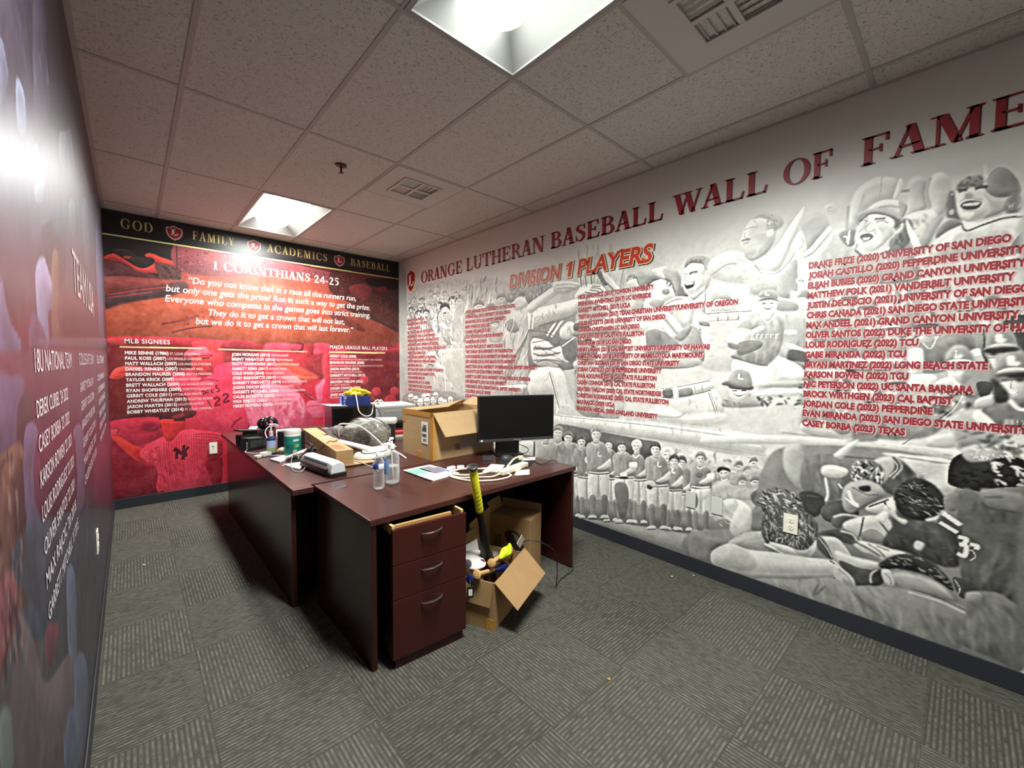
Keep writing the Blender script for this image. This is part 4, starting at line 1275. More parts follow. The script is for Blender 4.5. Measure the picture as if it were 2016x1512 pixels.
P 160 95 0 1829 575 0 10 5 9 7 0 7 -10 1 -10 -6 4 -8 0
P 132 76 8 1840 593 8 -9 1 -10 -5 4
P 182 95 0 1826 573 5 5 8 1 8 -2 3 -5 -5 2 -11 0
L 70 76 0 3 1827 573 8 1 9 0 6 -2
L 238 100 2 12 1837 588 0 -7
L 238 100 0 3 1836 581 5 0
L 238 100 2 7 1836 588 2 0
L 238 100 0 3 1840 583 0 -2
P 143 95 0 1668 542 11 10 8 -8 7 7 13 -11 3 -38 -42 0
H 103 46 0 -90 61 3 6 22 1668 542 11 10 8 -8 7 7 13 -11 3 -38 -42 0
H 179 46 0 -99 62 3 6 22 1668 542 11 10 8 -8 7 7 13 -11 3 -38 -42 0
L 234 100 1 8 1679 551 8 -10 7 9
P 171 95 2 1682 556 10 -1 2 -17 -14 0
P 216 95 0 1697 562 -2 -12 -8 -5 -8 6 -4 13 3 12 8 5 8 -6
P 178 66 7 1689 567 8 2 0 -14 -6 -9 1 11
P 191 95 0 1676 564 0 -3 -1 -1 -2 1 0 4 0 3 1 1 2 -2
P 181 95 2 1700 563 -1 -3 -1 -1 -1 2 -1 3 1 3 1 1 1 -1
P 120 71 5 1675 568 11 1 11 -1 0 -6 -10 0 -11 0
L 60 87 4 11 1679 563 5 0
L 60 87 2 8 1689 562 5 0
L 146 76 2 6 1687 563 -2 -6 3 -1
L 121 93 2 9 1683 552 4 -1 4 1
L 240 87 0 3 1684 552 6 0
P 145 95 0 1674 568 0 11 6 9 9 0 8 -10 1 -10 -7 4 -10 0
P 117 76 0 1688 587 9 -9 1 -10 -6 4
P 167 95 0 1671 566 5 5 10 2 10 -2 4 -5 -6 1 -14 0
L 70 76 2 7 1671 566 10 1 11 0 8 -1
L 238 100 1 10 1684 582 1 -7
L 238 100 1 8 1684 575 5 0
L 238 100 1 6 1683 582 3 0
L 238 100 1 7 1689 577 0 -2
P 148 95 0 1715 538 10 9 7 -7 6 6 12 -10 3 -37 -38 0
H 108 46 0 -90 61 3 6 22 1715 538 10 9 7 -7 6 6 12 -10 3 -37 -38 0
H 184 46 0 -90 61 3 6 22 1715 538 10 9 7 -7 6 6 12 -10 3 -37 -38 0
L 234 100 1 8 1725 546 7 -9 6 8
P 171 95 2 1727 551 9 0 2 -17 -12 0
P 216 95 0 1741 557 -2 -12 -7 -4 -8 5 -3 12 3 13 7 4 7 -6
P 178 66 0 1733 562 8 1 0 -12 -6 -9 1 11
P 191 95 2 1722 559 0 -3 -2 -1 -1 1 0 3 0 3 1 1 1 -1
P 181 95 2 1743 558 0 -2 -1 -1 -1 1 -1 3 1 3 1 1 1 -2
P 120 71 5 1721 562 10 2 10 -2 0 -5 -9 0 -10 0
L 60 87 2 7 1726 558 4 0
L 60 87 2 7 1735 557 4 0
L 146 76 2 6 1732 558 -1 -6 3 -1
L 121 93 2 9 1729 548 4 -2 4 2
L 240 87 2 5 1730 547 5 0
P 163 95 0 1720 563 0 11 6 8 8 0 7 -9 1 -10 -7 3 -9 1
P 135 76 7 1733 581 8 -8 1 -10 -5 3
P 185 95 2 1717 561 5 5 9 2 9 -3 4 -4 -6 1 -13 0
L 70 76 0 3 1717 561 9 1 11 0 6 -1
L 238 100 0 3 1730 576 0 -6
L 238 100 0 3 1729 570 5 -1
L 238 100 0 3 1729 576 2 0
L 238 100 0 3 1734 572 0 -3
P 172 95 0 1782 522 11 11 8 -8 7 8 12 -12 3 -44 -41 0
H 132 46 0 -90 51 3 6 22 1782 522 11 11 8 -8 7 8 12 -12 3 -44 -41 0
H 208 46 0 -101 52 3 6 22 1782 522 11 11 8 -8 7 8 12 -12 3 -44 -41 0
L 234 100 2 11 1793 532 8 -11 7 10
P 171 95 0 1795 538 10 0 3 -20 -14 0
P 216 95 3 1811 545 -3 -14 -7 -5 -9 6 -3 15 2 14 8 5 8 -6
P 178 66 9 1802 551 8 2 0 -16 -6 -10 2 13
P 191 95 3 1790 547 -1 -3 -1 -1 -1 1 -1 4 0 3 2 1 1 -1
P 181 95 3 1813 547 0 -3 -1 -2 -2 2 0 3 0 3 1 2 1 -2
P 120 71 0 1788 551 11 2 11 -2 0 -6 -9 0 -12 0
L 60 87 3 9 1794 546 4 0
L 60 87 3 9 1804 545 4 0
L 146 76 3 8 1801 546 -1 -7 3 -1
L 121 93 0 3 1797 534 5 -2 4 2
L 240 87 0 3 1799 533 6 0
P 154 95 3 1787 552 0 12 7 11 8 -1 8 -10 1 -12 -7 4 -10 0
P 126 76 0 1801 573 9 -9 1 -12 -5 4
P 176 95 3 1784 550 5 5 10 2 11 -2 3 -6 -6 2 -14 0
L 70 76 3 9 1784 549 11 2 11 0 7 -2
L 238 100 2 13 1798 568 1 -8
L 238 100 2 10 1798 560 5 -1
L 238 100 0 3 1797 568 3 -1
L 238 100 0 3 1803 562 0 -3
P 157 95 0 1740 525 9 9 7 -7 6 6 11 -9 3 -36 -36 -1
H 117 46 0 -90 51 3 6 22 1740 525 9 9 7 -7 6 6 11 -9 3 -36 -36 -1
H 193 46 0 -101 52 3 6 22 1740 525 9 9 7 -7 6 6 11 -9 3 -36 -36 -1
L 234 100 1 8 1749 533 7 -9 6 9
P 171 95 0 1751 538 9 0 2 -17 -12 1
P 216 95 2 1765 544 -2 -12 -7 -4 -7 5 -3 12 2 12 7 4 7 -5
P 178 66 7 1758 549 7 1 -1 -12 -5 -9 1 11
P 191 95 2 1747 546 -1 -3 -1 -1 -1 1 0 3 0 3 1 1 1 -1
P 181 95 0 1767 545 0 -2 -1 -2 -1 2 -1 3 0 2 1 1 2 -1
P 120 71 5 1746 549 9 1 10 -1 0 -5 -11 0 -8 0
L 60 87 0 3 1748 545 4 0
L 60 87 2 8 1756 544 4 0
L 146 76 2 6 1754 545 -1 -6 2 -1
L 121 93 0 3 1751 535 4 -2 3 2
L 240 87 2 5 1752 534 5 0
P 184 95 2 1745 550 0 10 5 8 8 0 6 -9 2 -10 -6 4 -9 0
P 156 76 7 1757 567 7 -8 2 -10 -5 4
P 206 95 0 1742 548 4 4 9 2 9 -2 3 -4 -5 1 -12 0
L 70 76 0 3 1742 547 9 1 10 1 6 -1
L 238 100 1 10 1753 563 0 -7
L 238 100 1 7 1752 556 5 0
L 238 100 1 6 1752 563 2 -1
L 238 100 1 8 1757 558 0 -2
P 165 100 4 1863 549 10 0 3 -22 -14 0
P 210 100 4 1879 557 -3 -16 -7 -6 -9 7 -4 17 3 16 8 6 8 -8
P 172 70 0 1870 564 9 1 -1 -17 -5 -11 1 14
P 185 100 4 1857 560 0 -4 -2 -2 -1 2 -1 4 1 4 1 1 1 -1
P 175 100 0 1882 559 -1 -4 -1 -1 -1 1 -1 4 0 4 2 1 1 -1
P 120 75 0 1856 564 11 2 12 -2 0 -7 -11 0 -11 0
L 60 92 4 12 1860 558 5 0
L 60 92 0 3 1871 557 4 0
L 140 80 4 9 1868 558 -1 -8 2 0
L 115 98 0 3 1864 545 4 -2 5 2
L 240 92 0 3 1865 544 6 0
P 136 100 4 1855 565 0 14 6 11 9 0 8 -12 2 -14 -8 5 -10 1
P 108 80 11 1869 588 9 -10 2 -14 -6 5
P 158 100 4 1851 562 6 7 10 2 11 -3 4 -6 -7 2 -14 -1
L 70 80 0 3 1852 562 10 1 12 1 8 -2
L 238 100 2 16 1865 582 1 -8
L 238 100 0 3 1864 574 6 -1
L 238 100 2 9 1864 582 3 0
L 238 100 2 11 1870 576 0 -3
P 136 100 2 1787 520 14 3 10 5 15 7 22 -3 4 -21 -12 -14 -30 -11 -13 9
H 96 46 5 -68 64 15 12 22 1787 520 14 3 10 5 15 7 22 -3 4 -21 -12 -14 -30 -11 -13 9
H 172 46 5 -81 72 17 12 22 1787 520 14 3 10 5 15 7 22 -3 4 -21 -12 -14 -30 -11 -13 9
L 230 100 0 3 1794 523 10 -11 8 22
P 220 100 2 1777 509 17 3 3 -26 -2 -17 -11 -2 -6 19
P 232 90 2 1847 507 10 4 2 -11 -10 -3
P 88 95 2 1606 507 22 6 7 -20 -2 -22 -26 9
P 138 95 2 1634 498 45 4 4 -21 -46 -3
P 150 95 2 1682 495 39 2 51 0 0 -19 -53 -5 -36 8
P 236 95 0 1702 495 10 3 8 -4 -5 -5 -9 1
P 190 95 2 1724 495 48 0 0 -7 -47 -1
P 225 95 2 1657 472 26 2 1 -19 -25 2
P 80 95 0 1693 487 6 0 14 -16 -13 -1
L 236 92 1 8 1727 496 1 -8
L 236 80 0 3 1727 496 4 0
L 236 92 1 8 1734 496 1 -8
L 236 80 0 3 1734 496 4 0
L 236 92 1 8 1741 496 1 -8
L 236 80 0 3 1741 496 4 0
L 236 92 1 8 1748 496 1 -8
L 236 80 1 6 1748 496 4 0
L 236 92 1 8 1755 496 0 -8
L 236 80 1 6 1755 496 3 0
L 236 92 1 8 1762 496 0 -8
L 236 80 1 6 1762 496 3 0
L 236 92 1 8 1768 496 1 -8
L 236 80 1 6 1768 496 3 0
P 169 100 3 1628 432 13 0 4 -22 -19 -1
P 214 100 3 1649 442 -4 -17 -10 -7 -10 6 -5 16 3 17 11 7 10 -7
P 176 70 9 1638 447 11 3 -1 -17 -8 -13 2 15
P 189 100 0 1621 441 -1 -4 -1 -1 -2 1 -1 4 1 4 1 2 2 -2
P 179 100 3 1652 444 0 -4 -2 -2 -2 2 0 4 0 3 2 2 1 -2
P 120 75 6 1619 445 15 4 15 -1 -1 -6 -13 -2 -15 -2
L 60 92 3 9 1625 440 6 1
L 60 92 3 9 1638 441 6 0
L 144 80 0 3 1635 441 -2 -8 3 0
L 119 98 3 11 1629 427 6 -2 6 3
L 240 92 0 3 1631 426 8 1
P 158 100 3 1618 446 0 14 9 13 11 0 10 -11 2 -13 -9 4 -14 -1
P 130 80 9 1637 472 11 -10 2 -13 -8 4
P 180 100 3 1613 443 8 7 13 4 14 -2 5 -5 -9 1 -18 -2
L 70 80 0 3 1614 443 14 3 15 2 9 -1
P 175 100 3 1687 429 12 1 3 -20 -16 -1
P 220 100 3 1705 438 -3 -14 -9 -7 -9 6 -4 14 3 15 9 6 9 -5
P 182 70 0 1695 443 10 3 -1 -16 -6 -11 1 13
P 195 100 3 1681 438 0 -4 -2 -1 -1 1 -1 4 1 3 1 2 2 -2
P 185 100 3 1708 440 -1 -3 -1 -2 -1 2 -1 3 0 4 2 1 1 -1
P 120 75 6 1680 442 12 3 13 0 -1 -7 -11 -1 -12 -2
L 60 92 3 9 1684 437 6 1
L 60 92 0 3 1696 437 5 1
L 150 80 0 3 1693 438 -1 -8 2 0
L 125 98 3 10 1688 425 5 -1 5 2
L 240 92 0 3 1690 425 7 0
P 146 100 3 1679 442 0 13 7 11 10 1 8 -10 2 -12 -8 4 -11 -1
P 118 80 8 1695 465 9 -8 2 -12 -7 4
P 168 100 3 1675 439 6 7 11 3 12 -1 4 -5 -7 1 -16 -2
L 70 80 0 3 1675 439 12 3 13 2 8 -1
L 238 100 2 12 1690 459 1 -7
L 238 100 2 8 1689 451 7 1
L 238 100 0 3 1689 459 3 0
L 238 100 0 3 1695 454 0 -2
P 169 100 3 1758 440 11 1 3 -21 -15 -1
P 214 100 0 1776 449 -3 -15 -9 -7 -8 6 -5 15 3 16 9 6 8 -6
P 176 70 9 1766 454 9 3 0 -16 -7 -12 2 14
P 189 100 0 1753 449 -1 -3 -1 -2 -2 1 0 4 0 4 1 1 2 -1
P 179 100 3 1778 451 0 -3 -2 -2 -1 2 -1 3 1 4 1 1 1 -1
P 120 75 0 1751 453 12 3 12 0 0 -7 -11 -1 -12 -2
L 60 92 3 9 1756 448 5 1
L 60 92 0 3 1767 448 4 1
L 144 80 3 8 1764 449 -1 -8 2 0
L 119 98 0 3 1759 436 5 -2 5 3
L 240 92 3 7 1761 435 6 1
P 158 100 3 1750 454 0 13 7 11 10 1 8 -10 1 -13 -7 4 -11 -1
P 130 80 9 1765 478 10 -9 1 -13 -6 4
P 180 100 3 1746 451 6 7 11 3 12 -2 4 -5 -7 1 -15 -2
L 70 80 3 9 1747 451 11 2 12 2 8 -1
L 238 100 2 13 1761 471 1 -8
L 238 100 2 9 1760 463 6 0
L 238 100 2 8 1760 471 3 0
L 238 100 0 3 1766 466 0 -3
P 169 100 3 1732 412 10 1 3 -19 -15 -2
P 214 100 3 1748 421 -3 -14 -8 -7 -8 5 -4 14 3 14 8 7 8 -6
P 176 70 8 1739 425 9 3 -1 -15 -6 -11 1 13
P 189 100 3 1726 420 0 -3 -2 -2 -1 1 -1 4 1 3 1 2 1 -2
P 179 100 0 1750 423 0 -4 -1 -1 -2 1 0 3 0 4 1 1 2 -1
P 120 75 6 1725 423 11 4 12 0 -1 -6 -10 -2 -11 -2
L 60 92 3 9 1729 419 5 1
L 60 92 0 3 1739 420 5 0
L 144 80 3 7 1737 420 -2 -7 3 0
L 119 98 3 10 1733 408 4 -1 4 2
L 240 92 0 3 1734 407 6 1
P 138 100 0 1724 424 0 12 6 11 9 1 8 -10 2 -11 -8 4 -10 -2
P 110 80 8 1738 447 9 -9 2 -11 -6 4
P 160 100 0 1720 421 6 7 10 3 11 -1 4 -5 -7 1 -14 -2
L 70 80 0 3 1721 421 10 3 12 2 7 -1
L 238 100 2 12 1734 441 1 -8
L 238 100 2 9 1733 433 6 0
L 238 100 0 3 1733 441 3 0
L 238 100 0 3 1739 436 0 -3
P 158 95 2 1667 392 18 11 8 -7 9 9 15 -8 -1 -34 -45 -6
H 118 46 5 -72 65 15 6 22 1667 392 18 11 8 -7 9 9 15 -8 -1 -34 -45 -6
H 194 46 5 -81 62 17 6 22 1667 392 18 11 8 -7 9 9 15 -8 -1 -34 -45 -6
L 232 100 1 8 1685 403 8 -8 9 9
P 158 95 2 1634 400 18 11 8 -7 9 8 15 -8 -1 -33 -45 -5
H 118 46 5 -63 68 15 6 22 1634 400 18 11 8 -7 9 8 15 -8 -1 -33 -45 -5
H 194 46 5 -82 72 17 6 22 1634 400 18 11 8 -7 9 8 15 -8 -1 -33 -45 -5
L 232 100 0 3 1652 410 8 -8 9 10
P 158 95 2 1701 397 16 11 8 -7 9 9 14 -8 -1 -33 -42 -6
H 118 46 5 -72 65 15 6 22 1701 397 16 11 8 -7 9 9 14 -8 -1 -33 -42 -6
H 194 46 5 -81 62 17 6 22 1701 397 16 11 8 -7 9 9 14 -8 -1 -33 -42 -6
L 232 100 0 3 1717 408 8 -8 9 9
P 158 95 0 1737 407 16 11 8 -7 9 8 14 -8 -1 -34 -42 -5
H 118 46 0 -68 55 3 6 22 1737 407 16 11 8 -7 9 8 14 -8 -1 -34 -42 -5
H 194 46 0 -81 62 3 6 22 1737 407 16 11 8 -7 9 8 14 -8 -1 -34 -42 -5
L 232 100 1 8 1753 417 8 -8 9 10
P 230 80 3 1709 444 25 5 2 -16 -22 -3
P 226 90 3 1781 467 30 2 -1 -20 -25 -9
P 169 100 4 1831 472 12 0 3 -24 -16 -1
P 214 100 0 1850 482 -3 -18 -9 -7 -10 7 -4 17 3 18 9 7 9 -7
P 176 70 0 1839 488 10 3 0 -19 -7 -14 2 17
P 189 100 0 1825 482 -1 -4 -1 -2 -2 2 0 4 0 5 1 1 2 -1
P 179 100 0 1852 484 0 -4 -1 -2 -2 2 -1 4 1 4 1 2 2 -2
P 120 75 8 1823 487 13 3 13 -1 0 -7 -15 -2 -10 -1
L 60 92 0 3 1825 481 6 0
L 60 92 4 12 1837 481 5 1
L 144 80 0 3 1834 481 -1 -8 3 -1
L 119 98 4 14 1829 467 6 -2 4 2
L 240 92 4 8 1831 466 7 0
P 170 100 4 1822 488 0 15 7 13 11 0 9 -12 1 -14 -8 4 -12 0
P 142 80 12 1838 515 11 -11 1 -14 -6 4
P 192 100 0 1818 485 6 7 12 3 13 -2 4 -6 -8 2 -16 -2
L 70 80 0 3 1819 485 12 2 13 1 8 -1
L 238 100 0 3 1832 508 1 -10
L 238 100 2 12 1831 498 7 0
L 238 100 0 3 1831 508 3 0
L 238 100 2 12 1837 502 1 -4
P 171 100 5 1873 492 13 0 3 -26 -17 -1
P 216 100 5 1893 503 -4 -19 -9 -8 -10 8 -5 19 3 20 10 8 10 -9
P 178 70 0 1882 510 10 3 0 -21 -7 -14 1 17
P 191 100 5 1866 505 0 -5 -2 -2 -1 2 -1 5 0 4 2 2 2 -2
P 181 100 0 1895 505 0 -4 -1 -2 -2 2 -1 4 1 5 1 2 2 -2
P 120 75 9 1865 509 14 4 13 -2 0 -8 -14 -1 -12 -1
L 60 92 5 14 1868 503 6 0
L 60 92 5 14 1881 503 5 0
L 146 80 5 11 1877 503 -1 -9 3 -1
L 121 98 0 3 1873 487 5 -2 5 3
L 240 92 5 10 1874 486 8 0
P 152 100 0 1864 511 -1 17 8 14 11 0 9 -14 2 -16 -8 5 -13 0
P 124 80 14 1881 540 10 -12 2 -16 -7 5
P 174 100 5 1859 507 7 8 12 4 13 -3 5 -7 -8 2 -17 -2
L 70 80 0 3 1860 507 13 2 13 2 10 -2
L 238 100 3 20 1875 532 1 -10
L 238 100 3 14 1874 522 7 0
L 238 100 0 3 1873 533 4 -1
L 238 100 3 14 1881 525 0 -3
P 161 100 5 1886 452 14 1 4 -31 -19 -2
P 206 100 0 1908 465 -3 -22 -11 -10 -11 8 -6 23 4 23 10 10 12 -10
P 168 70 16 1896 473 12 4 -1 -24 -8 -18 2 21
P 181 100 5 1878 466 0 -6 -2 -2 -2 2 -1 5 1 6 1 2 2 -2
P 171 100 0 1911 468 0 -5 -2 -2 -1 2 -1 5 0 5 2 3 1 -3
P 120 75 0 1876 471 16 5 16 -1 -1 -10 -16 -2 -13 -2
L 60 92 0 3 1881 464 6 1
L 60 92 5 16 1895 464 6 1
L 136 80 0 3 1891 465 -1 -12 3 0
L 111 98 0 3 1886 445 6 -2 6 4
L 240 92 5 12 1888 445 8 0
P 158 100 5 1875 473 0 20 9 16 12 1 11 -16 2 -18 -10 6 -14 -1
P 130 80 16 1894 508 13 -14 2 -18 -8 6
P 180 100 0 1870 468 8 10 14 5 15 -3 5 -8 -9 2 -20 -3
L 70 80 5 15 1871 468 14 4 16 2 11 -2
L 238 100 3 23 1888 499 1 -13
L 238 100 0 3 1887 486 8 0
L 238 100 0 3 1886 499 5 0
L 238 100 3 16 1894 491 1 -5
P 52 85 3 1865 511 26 2 3 -6 -28 -3
L 100 92 0 3 1866 497 7 0
P 46 80 3 1886 471 20 4 0 -7 -19 0
P 208 80 3 1827 473 23 1 -1 -13 -15 0
P 208 100 3 1811 456 18 12 13 -14 15 22 15 -7 -20 -29 -33 9
H 168 46 5 -68 55 15 7 22 1811 456 18 12 13 -14 15 22 15 -7 -20 -29 -33 9
H 235 46 5 -79 52 17 7 22 1811 456 18 12 13 -14 15 22 15 -7 -20 -29 -33 9
P 132 80 6 1841 475 28 8 10 -24 -15 -18 -17 -5
P 70 90 0 1856 458 14 2 2 -13 -9 -13
P 128 100 3 1864 420 11 15 33 -1 2 -37 -28 -7 -19 12
H 88 46 5 -101 69 15 12 22 1864 420 11 15 33 -1 2 -37 -28 -7 -19 12
H 164 46 5 -117 61 17 12 22 1864 420 11 15 33 -1 2 -37 -28 -7 -19 12
P 232 100 2 1855 412 7 4 17 -21 -15 -2 -8 7
L 236 100 2 14 1885 442 13 -19 10 -1
P 192 90 0 1857 433 18 9 -2 -16 -16 -7
P 56 90 4 1871 466 11 -10 8 -20 -13 -6 -5 22
L 190 80 2 10 1888 406 0 -9
L 190 80 2 10 1893 406 1 -8
L 190 80 0 3 1898 407 1 -9
L 190 80 0 3 1903 407 1 -8
L 190 80 2 10 1908 408 1 -9
H 70 94 3 -135 34 22 37 80 1799 437 45 13 8 -24 -16 -16 -30 -18 -6 15
H 226 94 3 -135 25 17 37 90 1799 437 45 13 8 -24 -16 -16 -30 -18 -6 15
L 216 100 0 3 1780 351 26 30 27 33 11 29
L 70 80 0 3 1777 351 28 32 27 32
L 120 80 2 14 1765 380 25 14 38 26
P 150 90 4 1737 401 58 9 29 -19 -25 -26 -57 -6
H 110 46 5 -72 65 15 12 22 1737 401 58 9 29 -19 -25 -26 -57 -6
H 186 46 5 -81 62 17 12 22 1737 401 58 9 29 -19 -25 -26 -57 -6
P 196 90 3 1807 366 23 12 8 -6 -2 -17 -28 -4
P 170 80 5 1840 407 13 -2 15 -20 4 -28 -30 -4 -7 24
H 225 68 0 -124 29 3 37 100 1839 396 71 -2 1 -40 -70 -5
H 80 74 0 -124 29 3 37 100 1839 396 71 -2 1 -40 -70 -5
P 212 90 3 1635 373 38 7 35 -11 -1 -17 -51 0 -22 6
P 140 80 3 1671 377 22 3 17 -13 -16 -10
P 178 100 2 1585 585 19 7 28 -19 2 -51 -4 -27 -28 0 -15 20
H 138 46 5 -90 82 15 10 22 1585 585 19 7 28 -19 2 -51 -4 -27 -28 0 -15 20
H 214 46 5 -97 82 17 10 22 1585 585 19 7 28 -19 2 -51 -4 -27 -28 0 -15 20
L 236 80 2 22 1596 549 23 -1
P 236 100 0 1604 528 30 -14 -4 -6 -26 13
P 92 100 3 1609 514 30 -8 -3 -25 -29 11
P 150 100 2 1617 615 7 13 11 -2 0 -16 -15 1
P 218 100 2 1617 612 16 -1 1 -22 -14 4
P 140 70 3 1589 613 28 -9 1 -14 -34 3
P 150 80 3 1602 492 33 -3 1 -10 -33 -1
P 228 100 2 1582 503 49 -25 -4 -27 -33 2 -14 -15 3 40
P 236 100 2 1508 495 74 8 5 -51 -22 -21 -52 19
P 120 90 2 1504 498 7 6 59 -18 -12 -4
P 160 100 2 1514 570 35 21 21 -19 15 10 12 -15 -1 -39 -11 -30 -22 -15 -52 18 2 24
H 120 46 5 -77 110 15 20 22 1514 570 35 21 21 -19 15 10 12 -15 -1 -39 -11 -30 -22 -15 -52 18 2 24
H 196 46 5 -90 107 17 20 22 1514 570 35 21 21 -19 15 10 12 -15 -1 -39 -11 -30 -22 -15 -52 18 2 24
P 226 90 2 1513 579 15 11 3 -12 -16 -11
P 216 100 2 1493 532 2 18 25 11 20 -10 -11 -18 -24 -14
P 222 100 2 1531 551 27 13 2 -10 -23 -9
P 238 100 2 1498 550 8 11 14 -8 -7 -13
P 120 80 2 1494 532 22 -7 -5 -9 -15 5
P 110 70 0 1516 531 40 2 0 -15 -39 -14
L 236 100 1 8 1557 581 11 -10 9 9
L 226 92 1 6 1540 548 0 -9
L 226 92 1 5 1540 547 4 0
L 226 92 1 6 1549 547 0 -8
L 226 92 1 5 1549 547 4 0
L 226 92 1 6 1558 546 0 -8
L 226 92 1 5 1558 546 4 0
L 226 92 0 3 1566 546 1 -8
L 226 92 1 5 1566 546 5 0
L 226 92 1 6 1575 545 0 -7
L 226 92 0 3 1575 546 5 -1
L 226 92 0 3 1584 544 0 -7
L 226 92 1 5 1583 545 5 0
P 222 100 0 1552 611 4 2 25 -2 3 -9 -6 -14 -11 -3 -10 7
P 196 100 3 1554 596 25 -2 -2 -14 -9 -9 -11 10
P 158 100 2 1550 622 3 12 12 3 16 -5 4 -15 -12 4 -12 1
P 120 90 2 1549 615 12 7 15 -1 11 -10 -13 4 -13 0
L 238 100 1 7 1563 632 0 -6 7 -1
L 80 92 1 7 1557 609 7 0
L 80 92 1 7 1571 608 7 0
L 120 100 1 7 1560 601 8 -4 7 3
L 245 100 1 5 1562 601 12 -1
P 176 100 2 1486 392 10 36 20 7 19 -5 25 -22 0 -10
H 120 81 2 -76 41 10 15 35 1486 392 10 36 39 2 25 -22 0 -10
P 212 100 2 1500 437 35 2 6 -9 -8 -21 -16 -6 -15 10
P 90 90 2 1501 442 42 -2 -2 -9 -39 1
P 162 100 2 1497 443 4 22 16 9 20 -6 7 -28 -20 -2
P 120 100 2 1483 442 14 6 27 -10 21 0 -10 -2 -42 2
L 245 100 1 12 1518 465 0 -10 8 -1
L 70 92 1 8 1506 428 9 0
L 70 92 1 8 1524 429 9 1
L 110 100 1 7 1509 421 10 -4 11 5
L 245 100 1 6 1511 420 18 1
P 214 90 3 1557 428 30 10 36 2 5 -14 -33 -7 -33 -1
P 180 80 3 1554 439 30 13 39 2 0 -14 -38 -2
H 80 94 2 -16 44 15 17 60 1554 419 74 5 1 -20 -69 -6
P 176 100 3 1002 324 149 -2 188 2 227 -11 9 -253 -566 -214
P 212 100 2 1001 326 88 4 216 8 155 -1 106 -3 1 -32 -79 -2 -148 -4 -188 0 -150 2
L 140 80 2 6 1001 325 150 2 188 3 227 -3
L 232 80 2 6 1002 314 230 4 200 3 134 -6
L 236 80 2 6 1298 340 134 1 134 -3
L 150 80 2 6 1012 300 221 -1 170 0 164 -1
H 170 47 3 -90 60 15 50 30 1001 329 304 13 261 -3 1 -34 -227 -6 -328 4
P 96 100 2 1007 297 145 -1 144 -4 44 -5 -2 -42 -70 -9 -141 -25 -37 38 -77 4
H 130 68 1 -90 200 10 32 5 1007 297 145 -1 144 -4 42 -47 -211 -34 -37 38
P 186 90 4 1340 290 93 2 56 -3 70 -1 2 -53 -186 -35 -34 49
H 140 68 2 -139 55 14 75 100 1373 285 194 4 3 -73 -195 -16
H 226 68 2 -139 55 14 75 100 1373 285 194 4 3 -73 -195 -16
L 70 69 1 6 1128 291 4 -79
P 128 95 7 1070 80 167 35 201 25 39 -4 1 -40 -132 -26 -108 -13 -167 -30
P 152 100 6 1071 27 167 30 140 23 117 10 71 -33 -155 -31 -172 7
H 168 54 3 0 90 14 37 20 1071 27 167 30 257 33 71 -33 -327 -24
P 215 90 4 840 216 65 14 1 -50 -62 -10
P 90 90 3 908 226 6 1 1 -53 -9 -2
P 222 100 2 958 141 -37 -7 4 -82 28 7
P 138 100 2 951 61 -23 -6 5 -55 15 5
P 196 100 3 951 8 -20 -6 -10 -13 35 10
L 80 80 1 6 956 -2 -33 -9
P 208 100 5 966 143 36 7 -2 -79 -26 -7
P 122 100 2 975 67 22 5 -3 -55 -14 -4
P 196 100 2 977 15 19 5 9 -7 -33 -10
L 80 80 1 6 972 2 32 9
L 150 69 2 7 962 134 1 -60
H 172 68 2 -80 67 10 10 35 921 134 81 16 -3 -80 -73 -18
P 178 100 2 945 236 32 4 23 -12 6 -54 -4 -26 -81 -17 -6 26 5 59
H 138 46 5 -95 143 15 10 22 945 236 32 4 23 -12 6 -54 -4 -26 -81 -17 -6 26 5 59
H 214 46 5 -108 151 17 10 22 945 236 32 4 23 -12 6 -54 -4 -26 -81 -17 -6 26 5 59
P 148 60 6 977 228 23 0 6 -54 -4 -24 -16 -3
L 228 100 2 20 921 136 41 4 40 11
L 110 92 1 6 921 132 41 4 40 11
L 230 100 2 18 943 233 14 -6 20 12
P 200 95 4 982 174 25 20 2 -27 -31 -14 -24 -1
L 110 80 2 12 1006 166 -28 -15 -24 -2
P 214 100 2 981 261 -6 -16 -14 -8 -15 4 -7 15 6 16 15 8 15 -4
P 186 100 2 952 243 20 3 3 -14 -26 -4
P 176 60 3 963 262 18 2 -6 -19 -11 -6
P 110 100 2 935 256 2 16 17 12 21 0 11 -12 -3 -16 -10 12 -21 0
H 170 81 1 -51 33 7 12 80 935 256 19 28 32 -12 -13 -4
L 80 92 1 5 946 258 10 2
L 80 92 1 5 963 261 10 1
L 120 92 1 5 955 248 11 1
L 150 80 1 4 959 260 -2 -7
P 238 100 2 1033 241 20 5 1 -31 -20 -5
P 222 100 4 1021 154 -35 -7 4 -79 26 6
P 138 100 2 1014 76 -21 -5 5 -57 13 4
P 196 100 2 1014 21 -18 -5 -9 -13 32 9
L 80 80 1 6 1019 12 -31 -9
P 208 100 2 1028 155 33 7 -1 -77 -25 -6
P 122 100 2 1037 82 20 5 -2 -57 -13 -3
P 196 100 2 1039 28 17 5 9 -8 -31 -8
L 80 80 1 6 1034 16 30 8
L 150 69 2 7 1025 147 1 -58
H 172 68 2 -80 67 10 10 35 986 147 75 15 -2 -77 -68 -17
P 160 100 2 998 243 30 5 22 -12 15 -51 -4 -26 -75 -15 -5 26 -7 54
H 120 46 5 -95 143 15 10 22 998 243 30 5 22 -12 15 -51 -4 -26 -75 -15 -5 26 -7 54
H 196 46 5 -108 151 17 10 22 998 243 30 5 22 -12 15 -51 -4 -26 -75 -15 -5 26 -7 54
P 130 60 6 1028 236 22 0 15 -51 -4 -23 -14 -3
L 228 100 2 13 986 149 39 4 36 10
